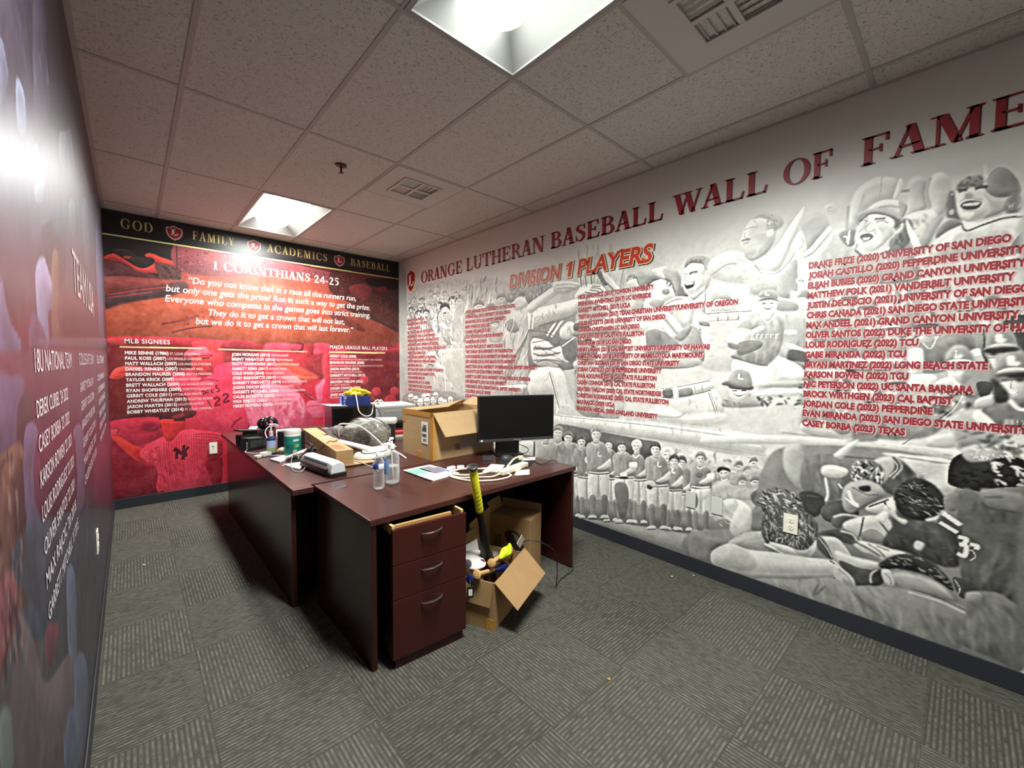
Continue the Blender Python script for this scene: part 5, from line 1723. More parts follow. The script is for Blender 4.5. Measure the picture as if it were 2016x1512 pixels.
L 110 92 1 6 986 145 39 4 36 10
L 230 100 1 9 996 241 13 -6 19 11
P 200 95 4 1043 185 23 19 2 -26 -29 -13 -22 0
L 110 80 1 6 1065 178 -26 -15 -22 -2
P 214 100 2 1031 274 -5 -14 -13 -8 -13 4 -6 13 5 15 13 7 13 -4
P 186 100 2 1005 258 18 2 2 -13 -22 -3
P 176 60 3 1015 275 15 2 -5 -18 -10 -5
P 150 100 2 991 270 1 14 15 10 18 0 10 -11 -2 -14 -9 11 -19 0
H 210 81 1 -52 30 7 12 80 991 270 16 24 28 -11 -11 -3
L 80 92 1 5 1000 271 9 2
L 80 92 1 5 1015 274 8 0
L 120 92 1 5 1008 262 9 1
L 150 80 1 4 1011 272 -1 -6
P 236 100 2 1034 224 21 7 1 -14 -20 -6
P 222 100 2 1070 156 -30 -6 4 -73 22 6
P 138 100 2 1065 85 -19 -5 4 -51 12 3
P 196 100 2 1065 35 -17 -4 -8 -13 29 8
L 80 80 1 6 1069 26 -27 -8
P 208 100 2 1077 157 29 6 -1 -71 -22 -5
P 122 100 2 1084 90 19 4 -3 -51 -11 -3
P 196 100 2 1086 41 16 4 7 -7 -27 -8
L 80 80 2 12 1082 29 26 8
L 150 69 2 7 1073 149 1 -53
H 172 68 2 -85 66 10 10 35 1040 150 66 13 -2 -71 -60 -14
P 146 100 4 1039 245 27 4 20 -11 23 -52 -3 -25 -66 -14 -5 25 -17 55
H 106 46 11 -95 143 31 10 22 1039 245 27 4 20 -11 23 -52 -3 -25 -66 -14 -5 25 -17 55
H 182 46 11 -108 151 34 10 22 1039 245 27 4 20 -11 23 -52 -3 -25 -66 -14 -5 25 -17 55
P 116 60 6 1066 238 20 0 23 -52 -3 -23 -13 -2
L 228 100 1 9 1039 152 34 3 33 9
L 110 92 1 6 1040 148 33 3 33 9
L 230 100 1 9 1038 243 11 -6 17 11
P 200 95 2 1089 186 21 19 2 -26 -26 -12 -20 0
L 110 80 1 6 1109 179 -23 -14 -19 -1
P 214 100 3 1068 264 -4 -13 -11 -7 -12 4 -5 12 5 13 11 6 11 -3
P 186 100 2 1046 250 15 2 3 -12 -20 -3
P 176 60 3 1054 265 14 2 -4 -17 -9 -4
P 128 100 2 1033 260 1 13 13 9 16 0 9 -10 -2 -12 -8 9 -17 1
H 188 81 1 -48 31 7 12 80 1033 260 14 22 25 -10 -10 -3
L 80 92 1 5 1041 262 8 1
L 80 92 1 5 1054 264 8 0
L 120 92 1 5 1048 253 8 1
L 150 80 2 8 1051 263 -1 -6
P 236 100 2 1076 224 24 8 0 -16 -22 -5
P 222 100 2 1119 159 -27 -6 4 -66 19 4
P 138 100 2 1114 93 -16 -4 3 -50 11 3
P 196 100 2 1114 45 -14 -4 -7 -11 25 7
L 80 80 1 6 1118 36 -24 -7
P 208 100 2 1125 160 25 5 -1 -65 -19 -5
P 122 100 2 1132 98 15 4 -1 -50 -11 -3
P 196 100 2 1133 50 14 4 7 -7 -24 -7
L 80 80 2 12 1130 39 22 7
L 150 69 2 7 1122 152 1 -48
H 172 68 2 -85 66 10 10 35 1092 153 58 12 -1 -65 -53 -13
P 142 100 2 1090 242 24 4 17 -12 22 -47 -3 -24 -58 -12 -4 24 -16 49
H 102 46 5 -95 143 15 10 22 1090 242 24 4 17 -12 22 -47 -3 -24 -58 -12 -4 24 -16 49
H 178 46 5 -104 147 17 10 22 1090 242 24 4 17 -12 22 -47 -3 -24 -58 -12 -4 24 -16 49
P 112 60 11 1114 235 17 -1 22 -47 -3 -22 -11 -2
L 228 100 1 9 1092 155 30 3 28 8
L 110 92 1 6 1092 152 30 2 28 8
L 230 100 1 9 1089 239 10 -5 15 10
P 200 95 2 1135 187 19 18 1 -24 -22 -12 -17 0
L 110 80 1 6 1153 180 -20 -13 -17 -1
P 214 100 2 1116 260 -4 -12 -10 -6 -10 3 -5 11 4 12 10 6 11 -3
P 186 100 2 1096 246 14 3 2 -11 -18 -3
P 176 60 7 1104 260 12 2 -4 -15 -8 -4
P 104 100 2 1084 256 1 12 12 9 14 0 8 -9 -1 -12 -7 9 -15 0
H 164 81 1 -52 30 7 12 80 1084 256 13 21 22 -9 -8 -3
L 80 92 1 5 1092 257 7 2
L 80 92 1 5 1104 260 6 0
L 120 92 2 10 1098 250 7 1
L 150 80 1 4 1101 258 -2 -5
P 236 100 2 1116 215 23 6 1 -18 -21 -5
P 222 100 2 1202 172 -22 -4 3 -67 16 4
P 138 100 2 1198 107 -13 -3 3 -49 9 2
P 196 100 2 1199 60 -12 -3 -6 -11 21 6
L 80 80 1 8 1202 51 -20 -6
P 208 100 2 1207 173 21 5 -1 -65 -15 -4
P 122 100 2 1213 111 13 3 -1 -49 -9 -2
P 196 100 2 1214 64 12 4 5 -8 -19 -5
L 80 80 1 6 1212 54 18 5
L 150 69 2 7 1204 166 1 -49
H 172 68 2 -84 60 10 10 35 1180 168 48 10 -1 -65 -43 -12
P 136 100 2 1185 249 19 4 15 -12 11 -42 -2 -23 -48 -10 -4 22 -6 45
H 96 46 5 -96 120 15 10 22 1185 249 19 4 15 -12 11 -42 -2 -23 -48 -10 -4 22 -6 45
H 172 46 5 -112 128 17 10 22 1185 249 19 4 15 -12 11 -42 -2 -23 -48 -10 -4 22 -6 45
P 106 60 6 1204 242 15 -1 11 -42 -2 -21 -10 -2
L 228 100 1 9 1180 170 24 2 24 7
L 110 92 1 6 1180 166 24 2 24 7
L 230 100 1 9 1184 247 8 -5 12 9
P 200 95 2 1216 199 15 17 1 -24 -18 -10 -15 0
L 110 80 2 12 1230 192 -16 -12 -15 0
P 214 100 2 1206 264 -3 -10 -9 -6 -8 3 -4 10 3 11 9 5 8 -3
P 186 100 2 1189 252 12 2 2 -10 -15 -2
P 176 60 3 1196 265 10 2 -3 -14 -7 -4
P 100 100 2 1180 261 0 11 10 8 12 0 7 -9 -1 -10 -6 8 -13 0
H 160 81 1 -53 26 7 12 80 1180 261 10 19 19 -9 -7 -2
L 80 92 1 5 1186 262 6 2
L 80 92 1 5 1196 264 5 1
L 120 92 1 5 1191 255 6 1
L 150 80 1 4 1193 263 -1 -4
P 222 100 2 1159 180 -31 -7 4 -72 23 6
P 138 100 2 1154 109 -20 -5 5 -54 12 3
P 196 100 2 1154 56 -16 -4 -9 -12 29 8
L 80 80 2 12 1159 47 -28 -7
P 208 100 2 1166 181 30 6 -1 -70 -22 -6
P 122 100 2 1174 114 19 4 -3 -54 -11 -3
P 196 100 2 1176 62 16 5 8 -7 -28 -8
L 80 80 1 6 1172 51 26 8
L 150 69 2 7 1163 173 1 -53
H 172 68 2 -84 60 10 10 35 1128 173 68 14 -2 -71 -61 -15
P 158 100 2 1139 264 27 4 20 -11 13 -49 -3 -23 -68 -14 -5 23 -5 52
H 118 46 5 -90 119 15 10 22 1139 264 27 4 20 -11 13 -49 -3 -23 -68 -14 -5 23 -5 52
H 194 46 5 -107 124 17 10 22 1139 264 27 4 20 -11 13 -49 -3 -23 -68 -14 -5 23 -5 52
P 128 60 6 1166 257 20 0 13 -49 -3 -21 -13 -3
L 228 100 1 9 1128 175 35 4 33 9
L 110 92 1 6 1128 172 35 3 33 9
L 230 100 1 9 1137 261 12 -5 17 10
P 200 95 2 1179 208 21 18 2 -24 -26 -12 -20 0
L 110 80 1 6 1199 201 -23 -13 -20 -1
P 214 100 2 1168 288 -5 -13 -11 -7 -11 3 -5 13 4 14 12 6 11 -4
P 186 100 2 1145 273 16 2 2 -12 -19 -3
P 176 60 3 1154 289 13 2 -4 -17 -8 -5
P 160 100 2 1133 284 1 14 13 10 16 0 8 -11 -1 -13 -8 10 -17 0
H 220 81 1 -49 28 7 12 80 1133 284 14 24 24 -11 -9 -3
L 80 92 1 5 1141 286 8 1
L 80 92 1 5 1154 288 7 1
L 120 92 1 5 1148 277 8 1
L 150 80 1 4 1151 287 -2 -6
L 240 100 1 9 1161 239 -1 -12 11 1
P 222 100 2 1285 187 -21 -5 3 -63 16 4
P 138 100 2 1282 125 -13 -3 3 -48 9 2
P 196 100 2 1283 79 -12 -3 -5 -11 20 6
L 80 80 1 6 1286 70 -19 -5
P 208 100 2 1290 188 20 4 0 -62 -15 -3
P 122 100 2 1296 129 13 3 -1 -48 -9 -2
P 196 100 2 1298 83 11 3 5 -7 -19 -5
L 80 80 1 6 1295 73 18 6
L 150 69 2 7 1288 181 1 -46
H 172 68 2 -84 60 10 10 35 1264 182 46 10 0 -62 -42 -10
P 150 100 2 1269 250 19 3 14 -11 11 -30 -2 -22 -47 -10 -3 22 -6 32
H 110 46 5 -90 119 15 10 22 1269 250 19 3 14 -11 11 -30 -2 -22 -47 -10 -3 22 -6 32
H 186 46 5 -101 121 17 10 22 1269 250 19 3 14 -11 11 -30 -2 -22 -47 -10 -3 22 -6 32
P 120 60 6 1288 243 14 -1 11 -30 -3 -20 -9 -2
L 228 100 1 9 1264 184 24 2 22 7
L 110 92 1 6 1264 181 24 2 23 7
L 230 100 1 9 1268 248 9 -6 11 10
P 200 95 2 1299 212 14 16 2 -22 -18 -10 -14 0
L 110 80 1 6 1313 206 -16 -12 -14 -1
P 214 100 2 1290 274 -3 -11 -8 -6 -9 3 -4 10 4 11 8 6 8 -3
P 186 100 2 1274 261 11 2 2 -10 -15 -3
P 176 60 3 1280 274 10 2 -3 -14 -7 -4
P 222 100 2 1264 270 1 11 10 8 11 1 7 -9 -1 -11 -6 8 -13 1
H 240 81 1 -49 24 7 12 80 1264 270 11 19 18 -8 -7 -3
L 80 92 1 5 1270 272 6 1
L 80 92 1 5 1280 273 5 1
L 120 92 1 5 1275 264 6 1
L 150 80 1 4 1277 273 -1 -5
P 222 100 2 1242 184 -26 -5 4 -68 19 5
P 138 100 2 1238 117 -16 -4 4 -51 10 3
P 196 100 2 1238 68 -14 -4 -6 -11 24 7
L 80 80 1 6 1242 59 -23 -7
P 208 100 2 1248 186 25 5 -1 -67 -18 -5
P 122 100 2 1255 122 16 4 -2 -51 -10 -3
P 196 100 2 1257 73 13 4 7 -7 -23 -7
L 80 80 1 6 1254 63 22 6
L 150 69 2 7 1245 178 1 -50
H 172 68 2 -79 61 10 10 35 1216 179 57 12 -1 -67 -52 -13
P 156 100 2 1224 249 23 4 17 -11 12 -31 -3 -22 -57 -12 -4 22 -5 33
H 116 46 5 -96 120 15 10 22 1224 249 23 4 17 -11 12 -31 -3 -22 -57 -12 -4 22 -5 33
H 192 46 5 -107 124 17 10 22 1224 249 23 4 17 -11 12 -31 -3 -22 -57 -12 -4 22 -5 33
P 126 60 6 1247 243 17 -1 12 -31 -3 -20 -11 -3
L 228 100 1 9 1216 181 29 3 28 7
L 110 92 1 6 1216 177 29 3 28 8
L 230 100 1 9 1223 247 10 -5 14 9
P 200 95 2 1259 211 17 17 2 -23 -22 -11 -17 0
L 110 80 1 6 1276 205 -20 -13 -17 -1
P 214 100 2 1248 264 -3 -12 -9 -6 -9 4 -4 10 3 12 9 5 9 -3
P 186 100 2 1231 251 12 2 2 -10 -16 -3
P 176 60 3 1237 265 11 1 -3 -14 -7 -4
P 100 100 2 1220 260 1 11 11 9 12 0 7 -9 -1 -11 -7 9 -13 0
H 160 81 1 -53 26 7 12 80 1220 260 12 20 19 -9 -8 -2
L 80 92 1 5 1227 262 6 1
L 80 92 1 5 1237 264 6 0
L 120 92 1 5 1232 254 7 1
L 150 80 1 4 1235 263 -1 -5
P 238 100 2 1259 225 21 5 0 -15 -19 -4
P 112 90 3 1216 158 31 11 12 -28 -6 -56 -19 -12 -13 38
P 235 100 2 1232 192 18 6 3 -11 -17 -6
P 60 100 2 1230 182 24 5 0 -5 -22 -4
P 222 100 2 1372 184 -21 -5 4 -56 15 4
P 138 100 2 1369 129 -13 -4 4 -42 8 3
P 196 100 2 1369 88 -10 -3 -6 -10 19 6
L 80 80 1 6 1372 80 -18 -5
P 208 100 0 1376 185 20 4 0 -55 -15 -4
P 122 100 2 1382 132 12 4 -1 -43 -8 -2
P 196 100 2 1384 92 10 4 5 -7 -18 -5
L 80 80 1 6 1381 83 18 5
L 150 69 2 7 1374 178 1 -40
H 172 68 2 -84 54 10 10 35 1351 179 45 10 -1 -55 -40 -11
P 156 100 2 1354 236 18 3 13 -9 13 -22 -2 -21 -44 -10 -4 20 -8 24
H 116 46 5 -90 107 15 10 22 1354 236 18 3 13 -9 13 -22 -2 -21 -44 -10 -4 20 -8 24
H 192 46 5 -103 110 17 10 22 1354 236 18 3 13 -9 13 -22 -2 -21 -44 -10 -4 20 -8 24
P 126 60 6 1372 230 13 0 13 -22 -2 -19 -9 -2
L 228 100 1 9 1351 181 23 2 22 7
L 110 92 1 6 1351 178 23 2 22 7
L 230 100 1 9 1353 234 8 -5 11 9
P 200 95 2 1384 208 14 15 2 -21 -17 -10 -14 0
L 110 80 1 6 1398 202 -15 -12 -14 0
P 214 100 2 1375 265 -3 -13 -9 -7 -10 4 -4 11 4 13 9 7 9 -4
P 186 100 2 1357 250 13 3 2 -12 -16 -3
P 176 60 3 1364 266 11 1 -3 -16 -8 -4
P 222 100 2 1347 261 0 12 11 10 13 0 7 -10 -1 -12 -7 9 -13 0
H 240 81 1 -54 22 7 12 80 1347 261 11 22 20 -10 -8 -3
L 80 92 1 5 1353 262 7 2
L 80 92 0 3 1364 265 6 0
L 120 92 1 5 1359 254 7 1
L 150 80 1 4 1361 263 -1 -5
P 222 100 2 1405 179 -18 -4 3 -46 13 4
P 138 100 2 1402 135 -11 -3 3 -41 7 2
P 196 100 2 1403 95 -10 -3 -4 -9 16 5
L 80 80 1 6 1405 87 -16 -5
P 208 100 0 1409 180 17 4 0 -45 -13 -3
P 122 100 3 1414 138 11 3 -1 -41 -7 -2
P 196 100 2 1415 99 10 3 4 -7 -16 -5
L 80 80 1 6 1413 90 16 5
L 150 69 0 3 1407 173 1 -30
H 172 68 2 -84 54 10 10 35 1387 175 39 9 -1 -45 -35 -9
P 140 100 3 1391 240 16 3 12 -10 9 -31 -2 -20 -39 -9 -3 19 -5 33
H 100 46 8 -90 107 22 10 22 1391 240 16 3 12 -10 9 -31 -2 -20 -39 -9 -3 19 -5 33
H 176 46 8 -103 110 24 10 22 1391 240 16 3 12 -10 9 -31 -2 -20 -39 -9 -3 19 -5 33
P 110 60 6 1407 234 12 -1 9 -31 -2 -18 -8 -2
L 228 100 1 9 1387 177 20 1 19 7
L 110 92 1 6 1387 174 20 1 19 7
L 230 100 0 3 1390 238 7 -5 10 9
P 200 95 2 1416 203 12 14 2 -20 -16 -10 -11 1
L 110 80 1 6 1428 196 -14 -10 -11 -1
P 214 100 2 1408 253 -2 -10 -7 -5 -7 3 -3 9 3 9 6 5 7 -2
P 186 100 2 1395 242 9 2 2 -9 -12 -3
P 176 60 3 1400 254 8 1 -2 -12 -6 -4
P 96 100 2 1387 250 1 9 8 8 9 0 5 -8 -1 -9 -4 7 -11 0
H 156 81 1 -54 22 7 12 80 1387 250 9 17 14 -8 -5 -2
L 80 92 1 5 1392 251 5 1
L 80 92 1 5 1400 253 4 0
L 120 92 1 5 1396 245 5 1
L 150 80 1 4 1398 252 -1 -4
P 222 100 2 1377 182 -19 -5 3 -55 14 3
P 138 100 2 1374 127 -12 -3 4 -40 7 2
P 196 100 0 1375 88 -10 -3 -5 -9 17 5
L 80 80 1 6 1377 80 -16 -5
P 208 100 2 1381 183 18 4 0 -55 -13 -4
P 122 100 2 1386 130 12 3 -1 -40 -8 -2
P 196 100 0 1388 92 9 3 5 -6 -16 -6
L 80 80 1 6 1386 83 16 5
L 150 69 2 7 1379 176 1 -40
H 172 68 0 -84 54 3 10 35 1358 177 41 10 -1 -55 -36 -10
P 150 100 2 1372 239 16 3 13 -9 0 -28 -2 -20 -41 -10 -3 20 5 30
H 110 46 5 -96 120 15 10 22 1372 239 16 3 13 -9 0 -28 -2 -20 -41 -10 -3 20 5 30
H 186 46 5 -107 124 17 10 22 1372 239 16 3 13 -9 0 -28 -2 -20 -41 -10 -3 20 5 30
P 120 60 6 1389 233 12 0 0 -28 -2 -18 -8 -2
L 228 100 0 3 1358 179 21 2 20 6
L 110 92 1 6 1358 176 21 2 20 6
L 230 100 1 9 1371 237 8 -5 9 9
P 200 95 2 1388 206 13 15 2 -21 -16 -10 -13 0
L 110 80 1 6 1401 199 -14 -11 -12 0
P 214 100 2 1390 253 -2 -11 -8 -5 -7 3 -3 9 2 10 8 6 7 -3
P 186 100 2 1376 241 10 2 2 -10 -13 -2
P 176 60 3 1381 253 9 2 -2 -13 -6 -4
P 90 100 2 1368 249 0 10 9 8 10 0 6 -8 -1 -10 -6 8 -10 0
H 150 81 1 -54 22 7 12 80 1368 249 9 18 16 -8 -7 -2
L 80 92 1 5 1373 251 5 1
L 80 92 1 5 1381 252 5 1
L 120 92 1 5 1377 244 6 1
L 150 80 1 4 1379 251 -1 -4
L 240 100 1 13 1377 234 -1 -11 8 1
L 240 100 1 9 1338 242 -1 -9 9 0
P 222 100 2 1337 184 -25 -6 3 -56 19 5
P 138 100 2 1333 129 -16 -5 4 -51 10 3
P 196 100 2 1334 79 -14 -4 -7 -10 24 7
L 80 80 1 6 1337 71 -22 -7
P 208 100 2 1342 185 25 5 -1 -55 -18 -4
P 122 100 2 1349 133 15 4 -1 -51 -10 -3
P 196 100 2 1351 84 13 4 7 -6 -23 -7
L 80 80 1 6 1348 74 22 7
L 150 69 2 7 1340 178 1 -40
H 172 68 2 -84 60 10 10 35 1312 178 55 12 -2 -55 -49 -13
P 158 100 2 1320 255 22 4 17 -10 10 -40 -2 -21 -55 -12 -4 20 -5 43
H 118 46 5 -90 119 15 10 22 1320 255 22 4 17 -10 10 -40 -2 -21 -55 -12 -4 20 -5 43
H 194 46 5 -107 124 17 10 22 1320 255 22 4 17 -10 10 -40 -2 -21 -55 -12 -4 20 -5 43
P 128 60 6 1342 249 17 0 10 -40 -2 -19 -11 -2
L 228 100 1 9 1312 180 28 3 27 8
L 110 92 1 6 1312 177 28 3 27 8
L 230 100 1 9 1319 253 10 -5 13 9
P 200 95 2 1353 209 17 16 2 -21 -22 -11 -16 -1
L 110 80 1 6 1369 203 -19 -12 -16 -1
P 214 100 2 1343 274 -4 -12 -8 -6 -9 3 -3 11 3 12 8 6 9 -4
P 186 100 2 1326 261 12 2 2 -11 -15 -3
P 176 60 3 1332 274 10 2 -3 -15 -6 -4
P 92 100 0 1316 270 1 12 10 8 12 0 6 -9 -1 -11 -6 9 -13 0
H 152 81 1 -49 24 7 12 80 1316 270 11 20 18 -9 -7 -2
L 80 92 1 5 1322 272 6 1
L 80 92 1 5 1332 274 6 0
L 120 92 1 5 1328 264 6 1
L 150 80 1 4 1330 272 -1 -4
L 240 100 1 10 1340 243 -2 -11 10 0
P 205 90 2 1305 185 21 7 10 -13 -23 -9
L 240 100 2 12 1308 167 12 -8 13 6
P 80 90 2 1313 180 13 -4 -6 -8 -9 3
P 222 100 2 1442 203 -19 -5 3 -62 15 4
P 138 100 2 1440 142 -12 -3 3 -43 8 2
P 196 100 2 1440 101 -10 -4 -5 -9 18 6
L 80 80 1 6 1443 93 -17 -5
P 208 100 2 1447 204 18 4 1 -61 -14 -4
P 122 100 2 1453 145 11 4 -1 -43 -7 -2
P 196 100 2 1454 105 10 3 5 -6 -17 -6
L 80 80 1 6 1452 96 17 5
L 150 69 2 7 1445 197 1 -46
H 172 68 2 -84 54 10 10 35 1423 198 42 10 0 -61 -38 -10
P 150 100 2 1434 251 17 3 13 -9 3 -19 -2 -20 -42 -10 -3 19 2 22
H 110 46 5 -96 108 15 10 22 1434 251 17 3 13 -9 3 -19 -2 -20 -42 -10 -3 19 2 22
H 186 46 5 -103 110 17 10 22 1434 251 17 3 13 -9 3 -19 -2 -20 -42 -10 -3 19 2 22
P 120 60 6 1452 246 12 -1 3 -19 -2 -18 -8 -2
L 228 100 1 9 1423 200 21 2 21 6
L 110 92 1 6 1423 197 22 2 20 7
L 230 100 1 9 1434 249 7 -4 10 8
P 200 95 2 1454 226 14 14 1 -20 -16 -9 -13 0
L 110 80 1 6 1468 220 -15 -11 -13 0
P 214 100 2 1452 270 -3 -10 -6 -5 -7 2 -3 9 3 10 6 5 7 -2
P 186 100 2 1439 259 9 1 2 -9 -12 -2
P 176 60 3 1444 270 8 2 -3 -13 -5 -3
P 128 100 2 1431 267 1 9 7 8 10 0 5 -8 -1 -10 -5 8 -10 0
H 188 81 1 -60 21 7 12 80 1431 267 8 17 15 -8 -6 -2
L 80 92 1 5 1436 268 5 1
L 80 92 1 5 1444 269 4 1
L 120 92 1 5 1440 261 5 1
L 150 80 1 4 1442 269 -1 -5
P 236 100 2 1458 235 15 6 1 -14 -13 -3
P 110 70 3 1449 232 -2 -5 -6 -4 -6 1 -3 4 3 6 6 3 6 -1
P 120 90 2 1410 177 26 10 1 -33 -23 -6
P 226 60 3 1436 195 28 10 -2 -21 -20 -11
P 176 100 2 1475 219 16 9 25 3 14 -19 -5 -18 -49 -18 -6 21
H 136 46 5 -67 78 15 10 22 1475 219 16 9 25 3 14 -19 -5 -18 -49 -18 -6 21
H 212 46 5 -83 82 17 10 22 1475 219 16 9 25 3 14 -19 -5 -18 -49 -18 -6 21
P 206 100 2 1502 247 -3 -10 -6 -5 -6 3 -3 8 2 10 6 5 7 -3
P 70 100 2 1479 251 8 7 16 0 4 -7 -15 1 -10 -8
L 70 100 1 6 1487 244 4 1
L 70 100 1 6 1495 246 5 1
L 232 100 1 8 1488 231 6 -2 7 5
P 204 90 3 1531 266 -2 -8 -6 -4 -5 2 -3 7 2 9 6 4 5 -2
P 120 85 3 1514 263 4 12 10 3 4 -9 -9 0
P 172 70 4 1508 245 15 9 15 -2 1 -22 -30 -7
L 90 80 1 6 1519 264 7 1
P 204 90 0 1548 259 -2 -8 -5 -4 -6 2 -2 7 2 8 5 4 6 -2
P 120 85 3 1532 256 3 11 10 3 4 -9 -9 1
P 172 70 0 1526 238 15 9 14 -3 1 -21 -29 -7
L 90 80 1 6 1537 256 7 2
P 204 90 3 1560 280 -2 -8 -6 -4 -5 2 -3 7 2 8 6 4 5 -2
P 120 85 0 1543 277 4 11 9 3 4 -9 -8 1
P 172 70 4 1538 260 14 8 15 -3 0 -21 -28 -6
L 90 80 1 6 1549 277 6 1
P 204 90 0 1539 236 -2 -9 -5 -4 -6 2 -2 7 2 8 5 5 6 -2
P 120 85 3 1523 232 3 12 10 3 4 -9 -9 0
P 172 70 4 1517 214 15 9 15 -2 0 -21 -29 -8
L 90 80 1 6 1528 233 7 1
P 204 90 0 1563 241 -2 -8 -5 -5 -6 2 -2 7 2 8 5 5 6 -2
P 120 85 0 1547 237 4 12 9 3 4 -9 -9 0
P 172 70 4 1542 220 14 8 14 -2 1 -21 -29 -7
L 90 80 1 6 1552 238 7 1
P 196 100 3 1476 165 31 27 36 -4 8 -31 -11 -30 -31 1 -27 15
H 156 46 5 -34 86 15 17 22 1476 165 31 27 36 -4 8 -31 -11 -30 -31 1 -27 15
H 232 46 5 -50 93 17 17 22 1476 165 31 27 36 -4 8 -31 -11 -30 -31 1 -27 15
P 120 90 3 1477 130 27 14 28 -20 -7 -18 -25 -14 -19 11
H 200 81 1 -27 40 10 27 40 1477 130 27 14 28 -20 -7 -18 -25 -14
P 168 90 3 1506 96 -3 -6 -8 -5 -8 -1 -4 5 3 7 8 5 9 0
P 90 90 3 1549 211 20 15 1 -31 -15 -2
P 126 100 6 1567 263 40 58 136 21 93 -4 71 7 13 -305 -81 -35 -210 3 -203 23 -1 60 117 54
P 208 90 3 1456 321 150 22 231 9 1 -14 -95 4 -125 -14 -161 -22
L 150 80 2 7 1600 349 120 -1 116 -6
L 226 80 2 7 1645 347 98 0 82 -4
L 140 80 2 7 1672 333 93 3 71 -1
L 90 80 2 7 1672 316 94 6 71 5
P 110 60 4 1689 343 22 7 -4 24 35 -2 3 -18 -25 -6
P 212 80 3 1685 318 26 29 9 1 -22 -34
P 196 100 3 1752 333 34 2 50 -2 3 -51 -23 0 -13 22 -9 -7 -20 24
H 226 68 0 -9 36 3 32 40 1752 333 84 0 3 -51 -45 15
L 120 92 2 6 1774 330 32 -1 31 0
P 178 90 6 1607 321 28 5 3 -79 -29 24
P 150 70 3 1632 324 11 3 1 -23 -9 -51
P 118 100 3 1641 300 29 17 28 -7 12 -13 -1 -37 -28 -35 -35 14 -11 20
H 78 46 5 -84 123 15 12 22 1641 300 29 17 28 -7 12 -13 -1 -37 -28 -35 -35 14 -11 20
H 154 46 5 -90 136 17 12 22 1641 300 29 17 28 -7 12 -13 -1 -37 -28 -35 -35 14 -11 20
P 206 100 2 1669 293 17 6 21 -5 -8 -15 -28 -3
L 220 92 2 12 1674 274 5 -30 -3 -16
L 220 92 1 8 1694 266 6 -8
P 66 100 3 1635 235 19 7 18 -7 3 -21 -14 -20 -16 5 -9 18
L 120 69 2 6 1646 232 19 2
P 84 100 3 1752 279 3 30 10 19 20 -11 12 -23 -21 -30 -19 4
H 44 46 5 -74 74 15 10 22 1752 279 3 30 10 19 20 -11 12 -23 -21 -30 -19 4
H 120 46 5 -83 82 17 10 22 1752 279 3 30 10 19 20 -11 12 -23 -21 -30 -19 4
L 232 100 0 3 1763 328 10 -16 -10 -19
L 200 100 2 6 1769 330 9 -17 -11 -22
P 190 90 3 1742 318 21 10 6 -19 -15 -30 -9 13
P 120 100 3 1711 301 13 14 20 1 12 -16 -2 -18 -17 -10 -24 4
H 215 88 1 -60 40 10 45 50 1711 301 13 14 20 1 12 -16 -2 -18 -17 -10 -24 4
H 62 88 1 -60 40 10 37 50 1711 301 13 14 20 1 12 -16 -2 -18 -17 -10 -24 4
P 78 100 0 1671 216 29 20 25 -12 -11 -28 -37 -4
P 96 100 2 1687 188 2 14 15 10 24 0 -21 -18 -9 -12
L 210 100 2 8 1689 202 15 9 22 2
P 160 100 2 1703 262 22 18 23 -2 10 -17 -16 -17 -15 -13 -14 -15 -11 11
P 60 100 2 1723 266 14 6 2 -9 -11 -3
P 120 80 3 1738 255 20 7 -15 -21 -30 -26 14 22
L 228 100 2 14 1709 257 6 -17 9 -7
P 236 90 0 1703 243 9 -4 13 -8 -8 0
L 105 80 1 7 1714 264 19 -8 18 2
P 205 90 2 1734 232 34 27 9 -15 -16 -19 -13 -1
L 70 80 1 8 1738 234 26 20
L 60 92 1 9 1758 248 9 -13
P 190 100 2 1703 193 25 21 31 9 12 -16 -4 -26 -26 -11 -24 8
P 120 70 0 1729 182 15 14 14 -5 3 -14 -23 -8
L 70 92 1 8 1753 213 7 -9 8 -11
P 222 90 2 1748 218 13 16 4 -11 -8 -14
P 225 100 2 1768 209 7 -1 -1 -9 -5 2
L 90 80 1 8 1732 214 -3 -26 -2 -13
P 74 100 3 1771 236 17 -6 41 0 18 -12 3 -50 -41 -6 -18 8 -32 3 11 37
H 34 46 5 -63 103 15 15 22 1771 236 17 -6 41 0 18 -12 3 -50 -41 -6 -18 8 -32 3 11 37
H 110 46 5 -74 111 17 15 22 1771 236 17 -6 41 0 18 -12 3 -50 -41 -6 -18 8 -32 3 11 37
H 112 68 0 -22 43 3 15 35 1771 236 76 -18 3 -50 -59 2
P 205 80 2 1800 193 10 -2 -4 -13 -8 3
P 52 100 2 1770 260 9 25 17 13 19 -5 14 -19 0 -22 -19 -21 -22 -3 -14 13
H 210 81 0 -22 43 3 42 30 1774 261 14 31 41 -18 0 -22 -19 -21
H 20 81 1 -18 51 10 37 30 1771 260 8 25 36 8 -5 -62 -22 -3
L 200 92 2 12 1810 231 13 8 7 13
P 214 80 2 1758 239 13 15 4 -25 13 -5 -5 -8 -18 13
P 46 100 0 1835 335 17 16 25 -2 30 -1 2 -35 -25 -11 -21 -10 -25 2 -6 8
P 86 60 6 1852 341 26 2 -3 -16 -17 2
H 226 88 1 -37 35 12 37 35 1877 350 29 17 3 -61 -23 -3
H 20 94 1 0 30 10 25 30 1833 313 62 15 1 -27 -58 -11
P 182 100 3 1844 353 12 12 19 8 11 -1 0 -20 -15 -12 -19 -3
H 226 68 1 -90 24 8 37 80 1844 353 31 20 11 -1 -15 -32
P 150 80 4 1838 384 21 0 24 -2 0 -13 -23 -5 -17 -6
H 90 81 2 -135 49 14 25 80 1834 389 71 1 2 -37 -20 6 -44 -1
